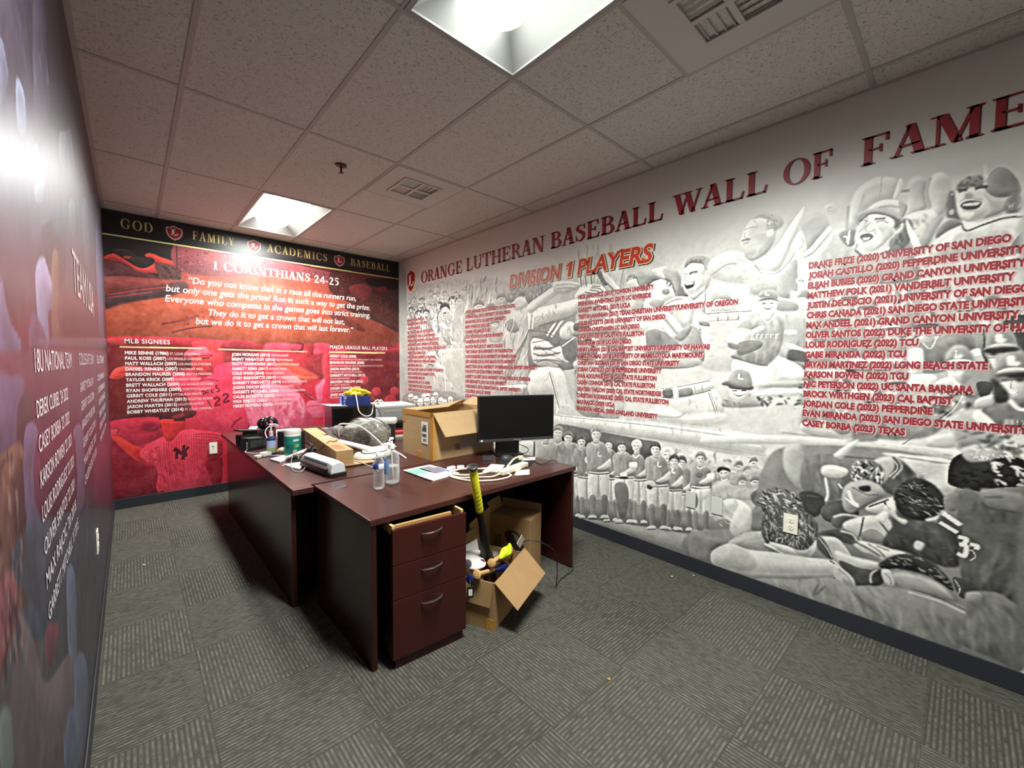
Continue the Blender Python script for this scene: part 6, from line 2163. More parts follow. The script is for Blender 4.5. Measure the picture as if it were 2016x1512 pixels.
P 92 100 3 1844 280 12 14 18 -14 36 -6 8 -169 -22 37 -33 -14 -12 38 -4 48
H 52 46 5 -90 150 15 17 22 1844 280 12 14 18 -14 36 -6 8 -169 -22 37 -33 -14 -12 38 -4 48
H 128 46 5 -104 154 17 17 22 1844 280 12 14 18 -14 36 -6 8 -169 -22 37 -33 -14 -12 38 -4 48
P 128 90 3 1868 297 23 2 18 -3 1 -27 -33 1 -7 14
L 90 80 2 8 1871 284 19 5
L 70 69 2 7 1872 274 6 -5 32 0
P 90 100 2 1829 249 19 -11 1 -20 -24 11
L 232 100 1 20 1829 248 20 -14
L 232 100 1 16 1826 232 20 -11
P 120 90 0 1829 274 15 9 -1 -27 -11 0
L 212 100 1 17 1847 215 9 -1 -3 -9 -4 -2
L 212 100 1 17 1849 203 7 0 -1 -16 -8 1
L 212 100 1 17 1860 207 7 0 0 -6
L 212 100 0 3 1859 206 -1 -9 5 1 3 -9 -5 -8
P 104 100 3 1559 208 24 23 35 6 21 -20 -2 -24 -61 -13 -19 13
H 196 81 1 -21 51 10 42 50 1559 208 24 23 35 6 21 -20 -2 -24 -61 -13 -19 13
H 50 88 1 -21 51 10 35 50 1559 208 24 23 35 6 21 -20 -2 -24 -61 -13
P 120 90 3 1551 177 18 12 8 -40 -18 -17 -10 15
P 205 70 3 1528 185 23 -8 -2 -44 -22 -22 -18 17
P 168 100 2 1500 80 13 21 30 26 34 11 25 -23 12 -8 -64 -15 -33 -6
H 128 46 5 -138 143 15 12 22 1500 80 13 21 30 26 34 11 25 -23 12 -8 -64 -15 -33 -6
H 204 46 5 -149 139 17 12 22 1500 80 13 21 30 26 34 11 25 -23 12 -8 -64 -15 -33 -6
L 236 100 2 10 1578 115 18 -4 15 -5
L 96 92 2 7 1574 110 17 -5 15 -3
P 80 90 2 1571 136 8 3 8 -15 -6 -8
P 182 100 0 1663 158 30 7 23 -24 3 -24 -16 -5 -26 21
P 80 90 3 1664 162 14 -9 13 -29 -12 1 -13 14
L 222 100 0 3 1668 156 13 -15 9 -16
P 196 100 3 1694 139 25 -1 36 1 -1 -11 -34 -17 -15 0
P 84 100 3 1700 122 29 -2 18 1 1 -24 -27 -11
P 212 100 2 1716 167 29 4 22 -2 21 -2 -24 -19 -18 3 -16 1
L 90 80 2 11 1724 165 17 -6 16 -8
L 90 80 2 8 1739 168 16 -8 9 -10
L 90 80 2 8 1750 168 18 -3
P 70 80 3 1668 166 27 15 20 0 12 -12 -14 -11 -20 7 -23 -5
L 220 92 2 8 1700 179 17 -1 8 -10
P 196 100 2 1587 125 27 -1 28 1 19 29 4 -22 -14 -20 -20 -4 -28 0
P 140 60 6 1625 126 25 2 8 12 -5 -25 -16 -2
P 92 100 2 1572 161 4 19 18 14 31 6 31 -5 11 -26 -8 -29 -17 -17 -28 1 -27 -1 -13 14
H 172 68 1 -72 57 9 112 50 1572 161 4 19 18 14 31 6 31 -5 11 -26 -8 -29 -17 -17 -28 1 -27 -1 -13 14
H 64 68 1 -72 57 10 100 50 1572 161 4 19 18 14 31 6 31 -5 11 -26 -8 -29 -17 -17 -28 1 -27 -1 -13 14
P 134 100 3 1425 91 38 8 47 -8 -35 -27 -3 -28 -45 -9
P 188 100 2 1472 40 3 24 35 29 37 -1 56 12 50 8 37 8 14 -11 -3 -17 -12 -8 -50 -20 -71 -27 -49 -12 -32 5
P 150 80 6 1487 30 48 14 63 17 56 23 39 13 -4 -14 -50 -20 -71 -27 -49 -12
P 160 50 8 1517 82 27 6 23 -21 -22 -27 -34 6
L 60 98 1 7 1687 118 14 -8 -3 -17 -4 -7
P 182 100 2 1693 115 13 -5 17 -14 2 -22 -11 -5 -18 18
P 130 70 4 1706 93 18 -6 1 -13 -11 -5
L 130 80 2 7 1700 108 13 -9 8 -13
P 140 100 3 1562 32 77 31 55 24 37 -22 27 -46 -49 -2 -80 4
H 100 46 5 -56 135 15 15 22 1562 32 77 31 55 24 37 -22 27 -46 -49 -2 -80 4
H 176 46 5 -76 154 17 15 22 1562 32 77 31 55 24 37 -22 27 -46 -49 -2 -80 4
L 100 69 2 8 1671 66 -7 -26 18 27
P 130 100 3 1724 84 73 24 34 0 30 -8 -2 -53 -20 -39 -40 2 -43 11 -25 35
H 90 46 5 -56 159 15 12 22 1724 84 73 24 34 0 30 -8 -2 -53 -20 -39 -40 2 -43 11 -25 35
H 166 46 5 -76 182 17 12 22 1724 84 73 24 34 0 30 -8 -2 -53 -20 -39 -40 2 -43 11 -25 35
P 140 100 3 1757 143 28 21 32 0 22 -19 14 -27 2 -7 -24 -3 -30 2 -27 -2 -18 5
P 56 100 3 1757 140 28 25 32 0 22 -20 6 -19 -25 12 -20 2 -23 -3 -15 -9
H 150 68 1 -11 36 10 32 30 1757 140 28 25 32 0 22 -20 6 -19 -45 14 -38 -12
H 70 47 2 -31 35 10 25 40 1781 140 36 14 24 -27 -26 -6
P 182 70 7 1773 128 27 8 30 -6 15 -17 -30 0 -30 -4
P 66 100 3 1744 117 10 11 9 -4 -2 -21 -15 -7
P 188 100 2 1760 129 10 2 7 -16 -2 -10 -8 0 -7 12
L 110 92 0 3 1763 124 7 -6 3 -11
L 205 100 2 7 1746 99 0 16 8 12
L 70 100 0 3 1797 109 34 -1 29 -7
L 205 92 2 7 1795 103 34 0 31 -7
P 72 90 0 1844 147 14 0 2 -26 -9 1
L 205 80 0 3 1846 145 6 -11 -1 -12
P 116 100 3 1859 126 17 13 19 1 22 -22 3 -78 -26 -1 -39 9 6 46
H 76 46 5 -74 161 15 12 22 1859 126 17 13 19 1 22 -22 3 -78 -26 -1 -39 9 6 46
H 152 46 5 -83 178 17 12 22 1859 126 17 13 19 1 22 -22 3 -78 -26 -1 -39 9 6 46
P 160 80 3 1859 129 14 6 2 -10 -13 -9
P 100 100 11 1910 274 59 30 12 -277 -61 13
P 178 100 9 1889 770 36 8 8 -180 -36 -24"""

BACK_PRINT = """q 104 42 40 100 7 -52 1036 1184 33 -3 -551 -1198 -20
q 196 44 62 100 10 -66 591 1196 79 -6 -1085 -1211 347
p 140 62 50 100 11 -25 870 220 -2 891 -53 -1 -192 -1120 -57
p 44 36 36 100 3 -25 882 207 -10 -3 -103 -91 -16 -85 17 -31 -5
p 88 46 50 100 3 2 807 44 -12 83 -29 -1 -11 -126 -7
p 186 62 58 100 2 4 812 19 11 18 -9 19 -13 22 -13 22 5 18 18 5 -16 3 -18 -19 -1 -27 -1 -34 21 -46 7
p 60 44 42 100 2 23 836 34 6 23 -22 -24 -7 -24 9
p 150 70 62 90 2 46 819 19 2 8 -7 -22 -2
p 200 66 56 100 2 101 836 17 4 23 -9 38 -10 0 -12 -34 -2 -23 7 -20 10
p 52 42 40 100 2 61 817 54 9 7 -15 -18 -18 -22 -5
p 84 52 50 100 4 122 808 26 4 32 -8 12 -33 -16 -16 -37 -1 -10 22
h 44 34 34 94 1 -14 33 17 32 60 125 808 68 -9 -1 -35 -58 -8
p 128 62 66 100 4 182 886 147 7 216 -16 200 -19 43 -20 -281 -14 -199 -33 -126 6
h 86 44 50 94 1 -13 24 19 212 120 182 879 147 6 216 -16 200 -20 -238 -25 -325 -27
h 172 92 92 81 1 -13 22 17 150 120 182 879 147 6 216 -16 200 -20 -238 -25 -325 -27
l 60 40 44 92 2 10 181 892 -1 -95
l 70 44 50 69 2 8 326 907 -1 -66
p 126 58 54 100 8 7 748 121 11 72 0 0 -18 -195 -47
p 70 46 46 100 3 3 694 109 36 88 29 -1 -46 -62 -17 -76 -24 -59 -25
l 150 52 54 92 2 14 5 691 82 26 72 19
l 148 54 56 80 2 10 5 682 107 30
p 152 70 50 100 13 4 644 133 52 140 44 342 25 360 -76 -1 -119 -978 -34
p 214 84 64 75 33 248 758 223 29 188 -21 41 -60 -196 -49 -228 26
h 110 44 46 81 2 21 34 24 20 20 129 608 117 43 90 -15 -92 -31
l 104 46 48 69 3 18 135 608 48 14 57 23
l 84 38 42 92 2 14 160 581 56 19 58 10
p 74 38 38 100 9 708 878 146 -31 154 25 -2 -215 -144 59 -100 31 -76 43
h 128 52 54 74 1 -23 39 14 137 120 708 870 146 -23 154 11 -1 -143 -245 32
h 38 24 26 81 1 -23 39 14 112 120 708 870 146 -23 154 11 -1 -143 -245 32
p 40 28 30 100 3 845 859 163 18 0 -48 -120 -1
p 140 58 58 70 5 772 814 59 21 42 -22 -29 -49 -55 12
p 120 40 44 80 9 902 826 39 9 10 -26 -40 -10
p 56 34 36 100 6 762 738 110 -25 134 -61 0 -28 -96 41 -157 50
p 96 44 46 80 3 685 696 85 -19 68 -40 -5 -18 -50 15 -82 29
h 60 30 32 100 3 -36 41 34 12 50 770 673 68 -31 0 -23 -50 15
p 200 60 70 60 11 464 716 18 18 32 -1 14 -26 -15 -33 -43 0
h 100 50 56 81 1 -90 48 14 12 35 490 758 36 5 -1 -28 -32 0
p 120 52 44 35 44 745 776 262 -61 -1 -144 -237 -9
p 176 46 54 100 0 -1 560 228 5 176 -12 0 -17 -405 3
p 112 34 36 100 6 -2 539 116 -1 91 -8 -2 -69 -32 -20 19 -69 26 -63 -1 -19 -108 1 -117 3
p 196 58 60 80 0 5 553 36 4 4 -22 -40 4
p 226 56 64 100 2 222 556 87 1 -2 -71 -41 0 -8 46 -37 -1
p 236 64 70 80 0 224 553 85 5 3 -30 -54 -4
p 150 44 48 100 4 309 557 95 -1 -2 -78 -77 -6 -18 11
p 96 34 38 80 11 327 550 62 -3 -1 -46 -48 -1
p 226 70 66 100 0 3 431 8 21 12 10 20 4 28 -3 -1 -14 -26 -2 -7 -15 -18 -8 -12 2
l 160 44 48 92 0 3 10 438 15 4 12 5
l 160 44 48 80 2 8 15 430 13 5
p 190 52 58 95 0 71 463 80 -12 37 -11 3 -21 -40 11 -81 19
p 222 62 84 100 0 191 504 9 16 17 13 18 6 17 -5 13 -16 4 -10 -27 -6 -43 -5
p 238 100 118 80 3 204 501 11 16 22 17 19 -2 8 -19 -28 -6
l 140 30 42 100 1 12 199 497 41 5 31 3
p 150 36 46 80 2 199 498 70 8 -3 -9 -24 -3 -39 -3
p 186 44 50 100 2 210 496 54 3 8 -27 -3 -27 -18 -16 -30 11 -14 27
p 206 62 64 70 5 225 493 44 4 3 -30 -11 -22 -20 16
l 90 24 30 92 2 14 242 494 22 2
l 150 36 42 80 2 10 257 486 9 -19 -5 -6
l 130 30 38 92 1 8 252 448 15 2
p 84 28 32 90 3 191 498 19 -5 1 -32 -11 -5 -7 21
p 216 58 84 100 0 150 425 38 15 20 0 32 -17 34 16 5 22 32 17 57 6 34 -12 -6 -250 -123 7 -54 60 -23 72 -26 22 -28 22
h 236 92 112 68 0 -67 84 3 50 50 171 430 107 -7 95 49 24 -226 -123 -3 -74 117
h 168 38 62 68 0 -67 84 3 55 50 171 430 107 -7 95 49 24 -226 -123 -3 -74 117
l 150 34 56 92 2 12 231 413 24 5 36 -7
l 140 32 52 92 2 16 254 344 10 -25 7 -9
l 160 36 58 80 0 3 275 313 22 -24 38 -9
l 140 30 52 92 3 20 356 272 -22 -18 -10 -19
l 126 26 48 100 1 14 239 377 1 -16
l 126 26 48 100 1 14 239 377 10 -3 0 -6 -9 1
l 126 26 48 100 0 3 253 380 2 -17 7 3
l 126 26 48 100 1 14 253 379 7 3
l 126 26 48 100 1 14 254 371 6 2
l 126 26 48 100 1 14 266 383 2 -16
l 126 26 48 100 0 3 266 382 6 2 1 -7 -6 -2 8 -7
l 126 26 48 100 1 14 286 395 -5 0 -1 -7 8 -6 1 -7 -7 -3
l 132 26 46 100 1 22 274 344 4 7 8 0 2 -10 -8 -9 -2 -11 15 6
l 132 26 46 100 1 22 300 355 5 7 8 0 2 -10 -8 -9 -3 -11 16 6
l 150 32 52 80 1 12 209 381 9 3
p 190 46 66 100 0 -2 289 122 2 10 -61 -20 -15 -57 -11 -32 26 -24 20
p 134 30 44 100 6 -44 241 44 -8 45 -58 32 -35 30 -21 4 -79 -110 -12 -52 5
p 108 24 38 80 6 -2 59 116 2 -1 -37 -112 9
p 216 58 54 100 2 -1 248 14 -4 40 -38 22 -15 9 -17 -10 -29 -22 16 -25 34 -17 29
p 192 40 44 80 4 53 194 24 -8 -1 -39 -21 19
p 214 60 72 100 0 -1 257 6 12 10 -1 7 -11 -4 -16 -14 1
l 150 36 52 92 2 14 4 264 9 3 6 -9 -5 -10
p 140 36 54 80 8 119 260 -7 -12 -17 -3 -15 6 -7 14 7 12 16 3 17 -7
p 72 26 32 100 0 120 299 20 9 37 -6 33 -8 -2 -10 -17 -2 -33 -2 -34 0
p 150 50 48 80 3 164 298 23 1 -7 -13 -30 0
p 90 30 40 90 3 202 308 17 -1 0 -14 -13 -1
p 204 48 46 100 2 122 283 38 -1 26 -5 2 -26 -9 -31 -25 -13 -20 7 -7 30
p 186 38 42 70 0 156 277 32 -2 -9 -50 -21 -14 -7 38
l 70 22 28 100 2 22 158 279 31 -2
l 150 34 40 92 1 14 121 273 3 -19
l 150 30 36 80 0 3 148 239 13 1
l 96 24 34 100 0 3 134 212 14 -6 8 6
p 214 60 80 100 2 67 172 12 26 31 19 18 8 12 -17 16 6 27 29 60 -9 49 -16 0 -17 -37 -35 0 -66 1 -62 -40 -3 -103 0 -2 63 -3 26 -27 25
l 170 40 60 63 1 7 90 187 2 -50 6 -86
l 170 40 60 63 1 7 96 190 3 -54 6 -87
l 170 40 60 63 0 3 103 193 2 -58 7 -87
l 170 40 60 63 1 7 109 196 3 -62 7 -87
l 170 40 60 63 1 7 116 198 2 -65 8 -88
l 170 40 60 63 0 3 122 201 2 -69 9 -88
l 170 40 60 63 1 7 129 204 2 -73 9 -89
l 170 40 60 63 1 7 136 207 2 -77 10 -89
l 170 40 60 63 1 7 142 210 2 -81 11 -90
l 170 40 60 63 1 7 149 212 2 -84 11 -90
l 170 40 60 63 1 7 156 215 2 -88 12 -91
l 170 40 60 63 1 7 163 218 1 -92 13 -91
l 170 40 60 63 1 7 170 221 1 -97 14 -91
l 170 40 60 63 1 7 176 222 2 -99 14 -91
l 170 40 60 63 0 3 183 223 2 -101 15 -92
l 170 40 60 63 1 7 190 224 2 -103 16 -92
l 170 40 60 63 1 7 197 224 2 -104 16 -93
l 170 40 60 63 1 7 204 225 2 -106 17 -94
l 170 40 60 63 1 7 211 226 2 -108 18 -94
l 170 40 60 63 1 7 218 227 2 -110 19 -95
l 170 40 60 63 0 3 226 228 1 -113 20 -94
l 170 40 60 63 1 7 233 227 1 -113 21 -95
l 170 40 60 63 1 7 240 226 2 -113 21 -96
l 170 40 60 63 1 7 247 225 2 -113 22 -96
l 170 40 60 63 1 7 255 225 1 -114 23 -97
l 170 40 60 63 0 3 262 224 2 -114 23 -98
h 176 42 62 68 2 -76 91 24 37 30 116 133 136 -5 0 -94 -139 6
h 232 84 100 81 2 -69 51 20 20 40 67 192 51 24 -2 -83 -39 17
l 166 38 58 80 1 9 210 224 55 -6 27 -9
l 166 38 58 80 1 9 212 216 53 -8 22 -7
l 166 38 58 80 1 9 216 204 40 -7
l 166 38 58 80 1 9 220 193 35 -7
p 146 32 46 100 0 240 113 18 14 33 12 -3 -104 -30 3 -5 34
p 150 36 50 90 0 250 167 37 29 8 -52 -41 -27
l 90 22 36 100 0 3 105 191 3 -3 7 4
l 88 20 34 100 1 34 156 180 7 -5 17 -20 10 -4
l 88 20 34 100 1 24 163 172 -1 -28
l 88 20 34 100 0 3 156 145 12 -1
l 88 20 34 100 1 22 154 170 5 9
l 88 20 34 100 1 28 183 187 -3 -32 -2 -14
l 88 20 34 100 1 14 173 141 13 -1
l 88 20 34 100 1 16 179 186 8 0
l 88 20 34 100 1 22 195 180 -9 -15 4 -15
l 88 20 34 100 1 18 191 182 5 -4
p 60 20 28 90 2 125 36 -2 -2 -3 0 -4 2 -1 2 1 2 4 0 4 -2
p 96 30 38 90 4 531 556 48 2 -8 -36 -34 3
p 130 40 44 70 7 307 551 86 2 36 -9 -1 -25 -80 2 -42 -1
p 236 66 84 100 11 447 553 78 3 2 -35 -55 -12 -28 11
p 206 62 84 80 6 531 554 41 -2 -7 -22 -21 -1
p 236 62 84 100 9 621 559 63 -1 -5 -41 -51 -5
p 150 44 52 90 7 582 554 36 3 -1 -45 -32 -8
p 200 52 66 80 5 603 519 -5 -12 -11 -5 -12 5 -4 12 5 12 11 5 12 -5
p 238 80 100 80 5 646 524 -4 -12 -11 -5 -10 5 -4 11 4 12 11 5 10 -4
p 134 40 46 90 9 596 508 87 5 -5 -74 -30 -30 -29 16 -35 30
p 170 52 58 80 22 472 506 113 2 35 -45 -50 -22 -54 22
p 210 78 62 85 11 477 470 40 15 33 -15 34 -18 57 -31 -22 -8 -50 1 -33 9 -40 15
p 196 104 80 70 4 536 434 41 -8 56 -9 -43 -14 -41 4
p 226 104 120 60 9 471 459 45 -3 43 -45 14 -15 -15 -30 -17 -14 -19 38 -52 23
p 238 150 160 70 6 496 420 40 6 27 -15 6 -19 -20 1
p 222 110 136 100 6 367 346 31 34 43 19 74 -16 43 -32 24 -38 6 -39 -22 -66 -2 -98 -144 21 -34 103 -14 57
h 196 72 102 68 5 -80 168 41 37 40 373 346 142 37 66 -85 -16 -150 -150 19
h 238 150 168 68 5 -85 166 41 32 40 373 346 142 37 66 -85 -16 -150 -150 19
p 180 66 96 70 15 354 402 41 6 30 -29 -28 -20 -30 -13 -11 22
p 150 48 60 100 3 555 378 62 -45 40 -29 0 -6 -40 20 -69 56
l 214 120 120 80 1 6 552 381 51 -43 54 -38
l 110 32 42 92 1 8 558 374 49 -36
p 216 98 122 100 3 589 316 25 6 40 -14 2 -54 -40 -5 -21 17 -7 31
p 180 62 86 90 4 581 275 21 -9 14 -47 -22 -14 -17 36
p 196 74 100 90 6 526 261 41 -8 13 -31 -28 -12 -27 17
l 176 64 86 80 2 10 592 297 18 3 29 -2
p 226 110 140 95 7 622 371 15 23 45 30 2 -106 -34 -9 -18 8
p 218 56 80 100 3 653 370 29 54 0 -212 -26 -13 -6 110
p 228 66 80 80 11 661 517 108 18 -1 -20 -81 -6 -5 -85 -23 -15
p 122 36 42 100 11 769 547 242 2 -2 -280 -174 12 -24 83 -39 115
p 186 52 62 70 9 838 528 173 26 0 -22 -156 -16
p 138 42 48 60 12 898 475 112 13 0 -52 -86 -8
p 176 46 58 70 13 687 513 134 -18 8 -74 -26 -56 -111 -4
p 206 58 72 90 5 853 402 -7 -15 -16 -6 -15 7 -6 15 6 15 16 6 15 -6
p 216 66 78 90 5 912 346 -6 -15 -16 -5 -15 6 -7 16 7 14 15 6 16 -7
p 210 62 74 90 5 1004 344 -7 -15 -16 -6 -17 7 -6 16 7 15 16 6 17 -7
p 180 44 58 90 5 879 320 -8 -18 -18 -6 -18 9 -7 17 7 18 18 6 18 -8
p 196 52 66 90 5 990 301 -9 -20 -22 -7 -21 10 -9 20 9 20 22 7 21 -9
p 176 62 50 90 5 1015 420 -4 -8 -8 -3 -9 4 -4 8 4 8 9 3 9 -3
p 190 52 66 90 5 824 339 -7 -14 -15 -5 -14 6 -6 15 6 14 15 6 15 -7
l 206 60 74 80 2 10 944 552 67 -1
q 22 20 20 100 2 -53 990 60 -11 1001 0 123 1 0 -99 -124 0 -1003 2 -61 -1
p 84 54 60 50 22 454 916 116 21 160 -4 125 -46 -208 11 -186 0
l 214 190 120 100 1 13 -88 880 92 1 407 0 596 -1 124 1
l 226 196 132 100 1 13 29 528 216 1
l 226 196 132 100 1 11 290 527 302 -2
l 226 196 132 100 2 20 681 526 254 1"""

LEFT_PRINT = """q 104 84 96 100 2 687 770 -19182 -17858 20151 16545 -1065 858
p 98 78 92 100 33 674 711 544 284 683 -70 522 80 -488 -507 -1308 -12
p 150 140 150 60 49 652 605 180 60 1135 347 456 -7 -335 -174 -1448 -280
p 108 48 62 95 25 789 524 1716 130 -293 -639 -1460 385
p 80 58 64 100 17 771 395 1441 -380 -666 -171 -820 467
p 104 66 58 100 5 637 456 110 -12 1 -57 -64 -133 -79 60
p 86 74 74 100 9 707 336 773 -195 -231 -356 -568 457
p 120 98 122 100 13 627 486 114 1 -14 -50 -109 6
p 150 140 156 90 0 732 678 20 -14 -23 -25 -7 -2
p 176 172 186 90 3 779 676 30 4 1 -26 -33 -12
p 170 166 178 70 0 947 782 21 -24 -21 -44
p 126 110 124 70 0 886 793 70 42 -15 -126 -80 -43 0 56
p 188 186 196 80 0 852 660 41 -13 -16 -25 -39 -9
p 172 172 184 80 3 1062 761 64 11 -39 -55 -57 -3
p 150 146 160 80 3 1131 785 61 19 56 -54 -114 -35
p 88 78 92 70 3 957 756 199 86 39 -31 -231 -93
p 60 46 54 85 3 1135 944 267 9 612 -24 -305 -83 -362 3 -238 29
h 170 166 180 68 1 -90 52 17 50 5 731 674 395 248 799 -17 -1219 -332
h 74 62 76 68 0 -72 41 3 50 5 738 702 397 242 790 -39 -1219 -332
p 124 112 134 90 0 695 530 21 -22 32 -15 -65 -14
p 170 166 190 95 3 824 557 44 15 37 -11 48 0 -11 -28 -60 -5 -10 -28 -45 2 -10 31
p 62 58 66 90 3 889 605 157 42 -9 -63 -87 -30 -45 7 -41 27
p 150 112 92 90 0 923 581 49 12 -20 -69 -51 -19
p 140 98 82 80 0 976 550 37 -3 -5 -30 -90 -14
p 104 104 116 80 4 1037 663 1437 391 -300 -371 -302 -51 -216 90 -461 -63 -161 -42
p 146 146 158 90 0 1118 685 75 21 4 -41 -76 -17
p 140 142 156 90 3 1359 751 137 37 -24 -110 -132 -23
p 132 128 140 80 6 1798 830 298 63 -90 -324 -279 -15
p 110 62 74 90 3 1045 562 505 11 334 -28 75 -25 -937 -10
p 112 80 104 90 0 802 521 69 -26 -92 -2
p 66 46 48 95 3 727 457 43 4 1 -40 -52 7
p 122 66 80 80 3 779 492 1401 11 44 -87 -1451 56
p 136 104 112 70 3 932 506 1303 47 -25 -22 -1281 -33
p 150 110 84 90 0 680 435 41 -1 24 -13 -73 13
h 150 140 152 68 2 -99 85 19 57 4 825 598 1603 409 -224 -482 -1411 -31
h 70 44 54 68 1 -99 85 14 45 4 815 565 1447 270 -58 -310 -1411 -31
l 150 130 142 63 0 3 993 500 0 -46 -28 -71
l 150 130 142 63 2 16 1168 504 1 -58 -44 -91
l 150 130 142 63 3 23 1507 513 5 -84 -84 -126
l 150 130 142 63 3 23 2078 527 15 -126 -179 -182
h 120 86 98 68 1 -6 804 14 32 10 989 473 1133 -22 -242 -221 -927 157
p 122 78 66 95 0 681 429 24 4 27 -3 3 -16 -23 -6 3 -62 -35 -10 -24 -5 -9 3 20 79
p 84 54 52 90 0 700 412 32 -6 -6 -50 -27 5
p 150 84 84 90 3 657 373 48 -14 -19 -23 -30 -5 -8 5
p 84 84 94 95 0 734 385 50 -12 -1 -65 3 -25 -52 21 -11 31
p 124 100 122 90 3 742 438 50 -6 -8 -59 -50 12
p 138 116 132 90 3 1040 400 134 -17 -31 -88 -117 21
p 112 38 56 80 0 802 431 238 -31 -17 -91 -236 58
p 136 60 78 80 6 1485 317 931 -92 -187 -214 -827 199
p 80 74 80 90 3 787 367 1312 -358 -526 -16 -389 15 -262 144 -144 140
p 124 124 138 90 3 915 275 73 -36 -40 -132 -44 51
p 112 116 132 90 0 977 164 90 -63 -5 -70 -112 30 -55 34 6 57
p 118 96 94 90 0 693 340 41 -36 41 -53 145 -57 -6 -60 -125 57 -62 63
p 134 60 72 80 0 787 286 61 -28 -26 -11 -39 12
p 98 80 78 90 3 675 318 29 -13 85 -114 5 -20 -132 100
p 120 122 112 90 0 643 314 21 -15 -2 -28 -25 19
p 96 98 120 90 3 866 161 50 -22 -5 -57 -72 55
p 62 62 66 90 3 1082 63 186 -105 -178 -11 -79 60
h 176 132 108 74 1 -79 46 15 50 15 682 434 56 -7 -39 -114 -52 21
h 70 40 40 74 1 -79 46 15 45 15 682 434 56 -7 -39 -114 -52 21
h 150 146 156 61 1 -97 129 14 37 4 905 337 1194 -328 -941 -109 -330 248
h 54 46 50 68 1 -90 96 15 42 6 773 339 1326 -330 -941 -109 -486 365"""
_pr = Print(YB+0.6, H, 0.0042, 206)
_pr.run(RIGHT_PRINT, 3)
_pr.finish(.45, 3.6, 11, 2.45)
_pr.img *= np.array((1.0,1.0,0.97),np.float32)
AT_R = lambda u,v: (u*0+XR, YB-u, np.minimum(v,H))
wall_right = _pr.mesh('wall_right', AT_R, print_mat('mural_right', 0.40))
_pr = Print(XR-XL, H, 0.006, 60)
_pr.run(BACK_PRINT, 5)  # black band's soft grey patch is ceiling-light glare put into the print colour
_pr.finish(.35, 4.0, 12, 2.55)
_pr.img = _pr.img*.93+4
wall_back = _pr.mesh('wall_back', lambda u,v: (XL+u, u*0+YB, np.minimum(v,H)), print_mat('mural_back', 0.36))
_pr = Print(YB+1.0, H, 0.010, 90)
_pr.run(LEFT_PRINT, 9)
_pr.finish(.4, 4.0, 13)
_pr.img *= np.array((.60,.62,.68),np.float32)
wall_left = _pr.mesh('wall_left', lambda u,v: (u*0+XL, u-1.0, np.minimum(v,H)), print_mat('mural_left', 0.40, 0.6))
# plain ends of the side walls, behind the viewer
for o, x, y1, c in ((wall_right,XR,-0.6,206),(wall_left,XL,-1.0,90)):
    q = obj('wall_end', bx(min(x,x+(.1 if x>0 else -.1)), max(x,x+(.1 if x>0 else -.1)), YF, y1, 0, H), mat('plain_wall', rgb(200,196,190), 0.8), o); struct(q)
_pr = None

# ---------------------------------------------------------------- lettering printed on the walls
def sweep2(pts, w, n=10):
    """band of varying width along a smooth centre line -> quads"""
    P = smooth_open(np.array(pts,float), n); d = np.gradient(P,axis=0); L = np.hypot(*d.T)+1e-9; nn = np.stack([-d[:,1],d[:,0]],1)/L[:,None]
    ww = np.interp(np.linspace(0,1,len(P)), np.linspace(0,1,len(w)), w)[:,None]/2
    A, B = P+nn*ww, P-nn*ww
    return [[A[i],A[i+1],B[i+1],B[i]] for i in range(len(P)-1)]
def rct(x0,y0,x1,y1): return [[(x0,y0),(x1,y0),(x1,y1),(x0,y1)]]
def diag(x0,y0,x1,y1,w_): return [[(x0,y0),(x0+w_,y0),(x1+w_,y1),(x1,y1)]]
def arc(cx,cy,rx,ry,wx,wy,a0,a1,n=26):
    t = np.radians(np.linspace(a0,a1,n)); o = np.stack([cx+rx*np.cos(t),cy+ry*np.sin(t)],1); i = np.stack([cx+(rx-wx)*np.cos(t),cy+(ry-wy)*np.sin(t)],1)
    return [[o[k],o[k+1],i[k+1],i[k]] for k in range(n-1)]
def stem(x, t=.17, y0=0, y1=1, lo=1, hi=1):
    r = rct(x,y0,x+t,y1)
    if lo: r += [[(x-.08,y0),(x+t+.08,y0),(x+t+.06,y0+.04),(x+t,y0+.075),(x,y0+.075),(x-.06,y0+.04)]]
    if hi: r += [[(x-.08,y1),(x-.06,y1-.04),(x,y1-.075),(x+t,y1-.075),(x+t+.06,y1-.04),(x+t+.08,y1)]]
    return r
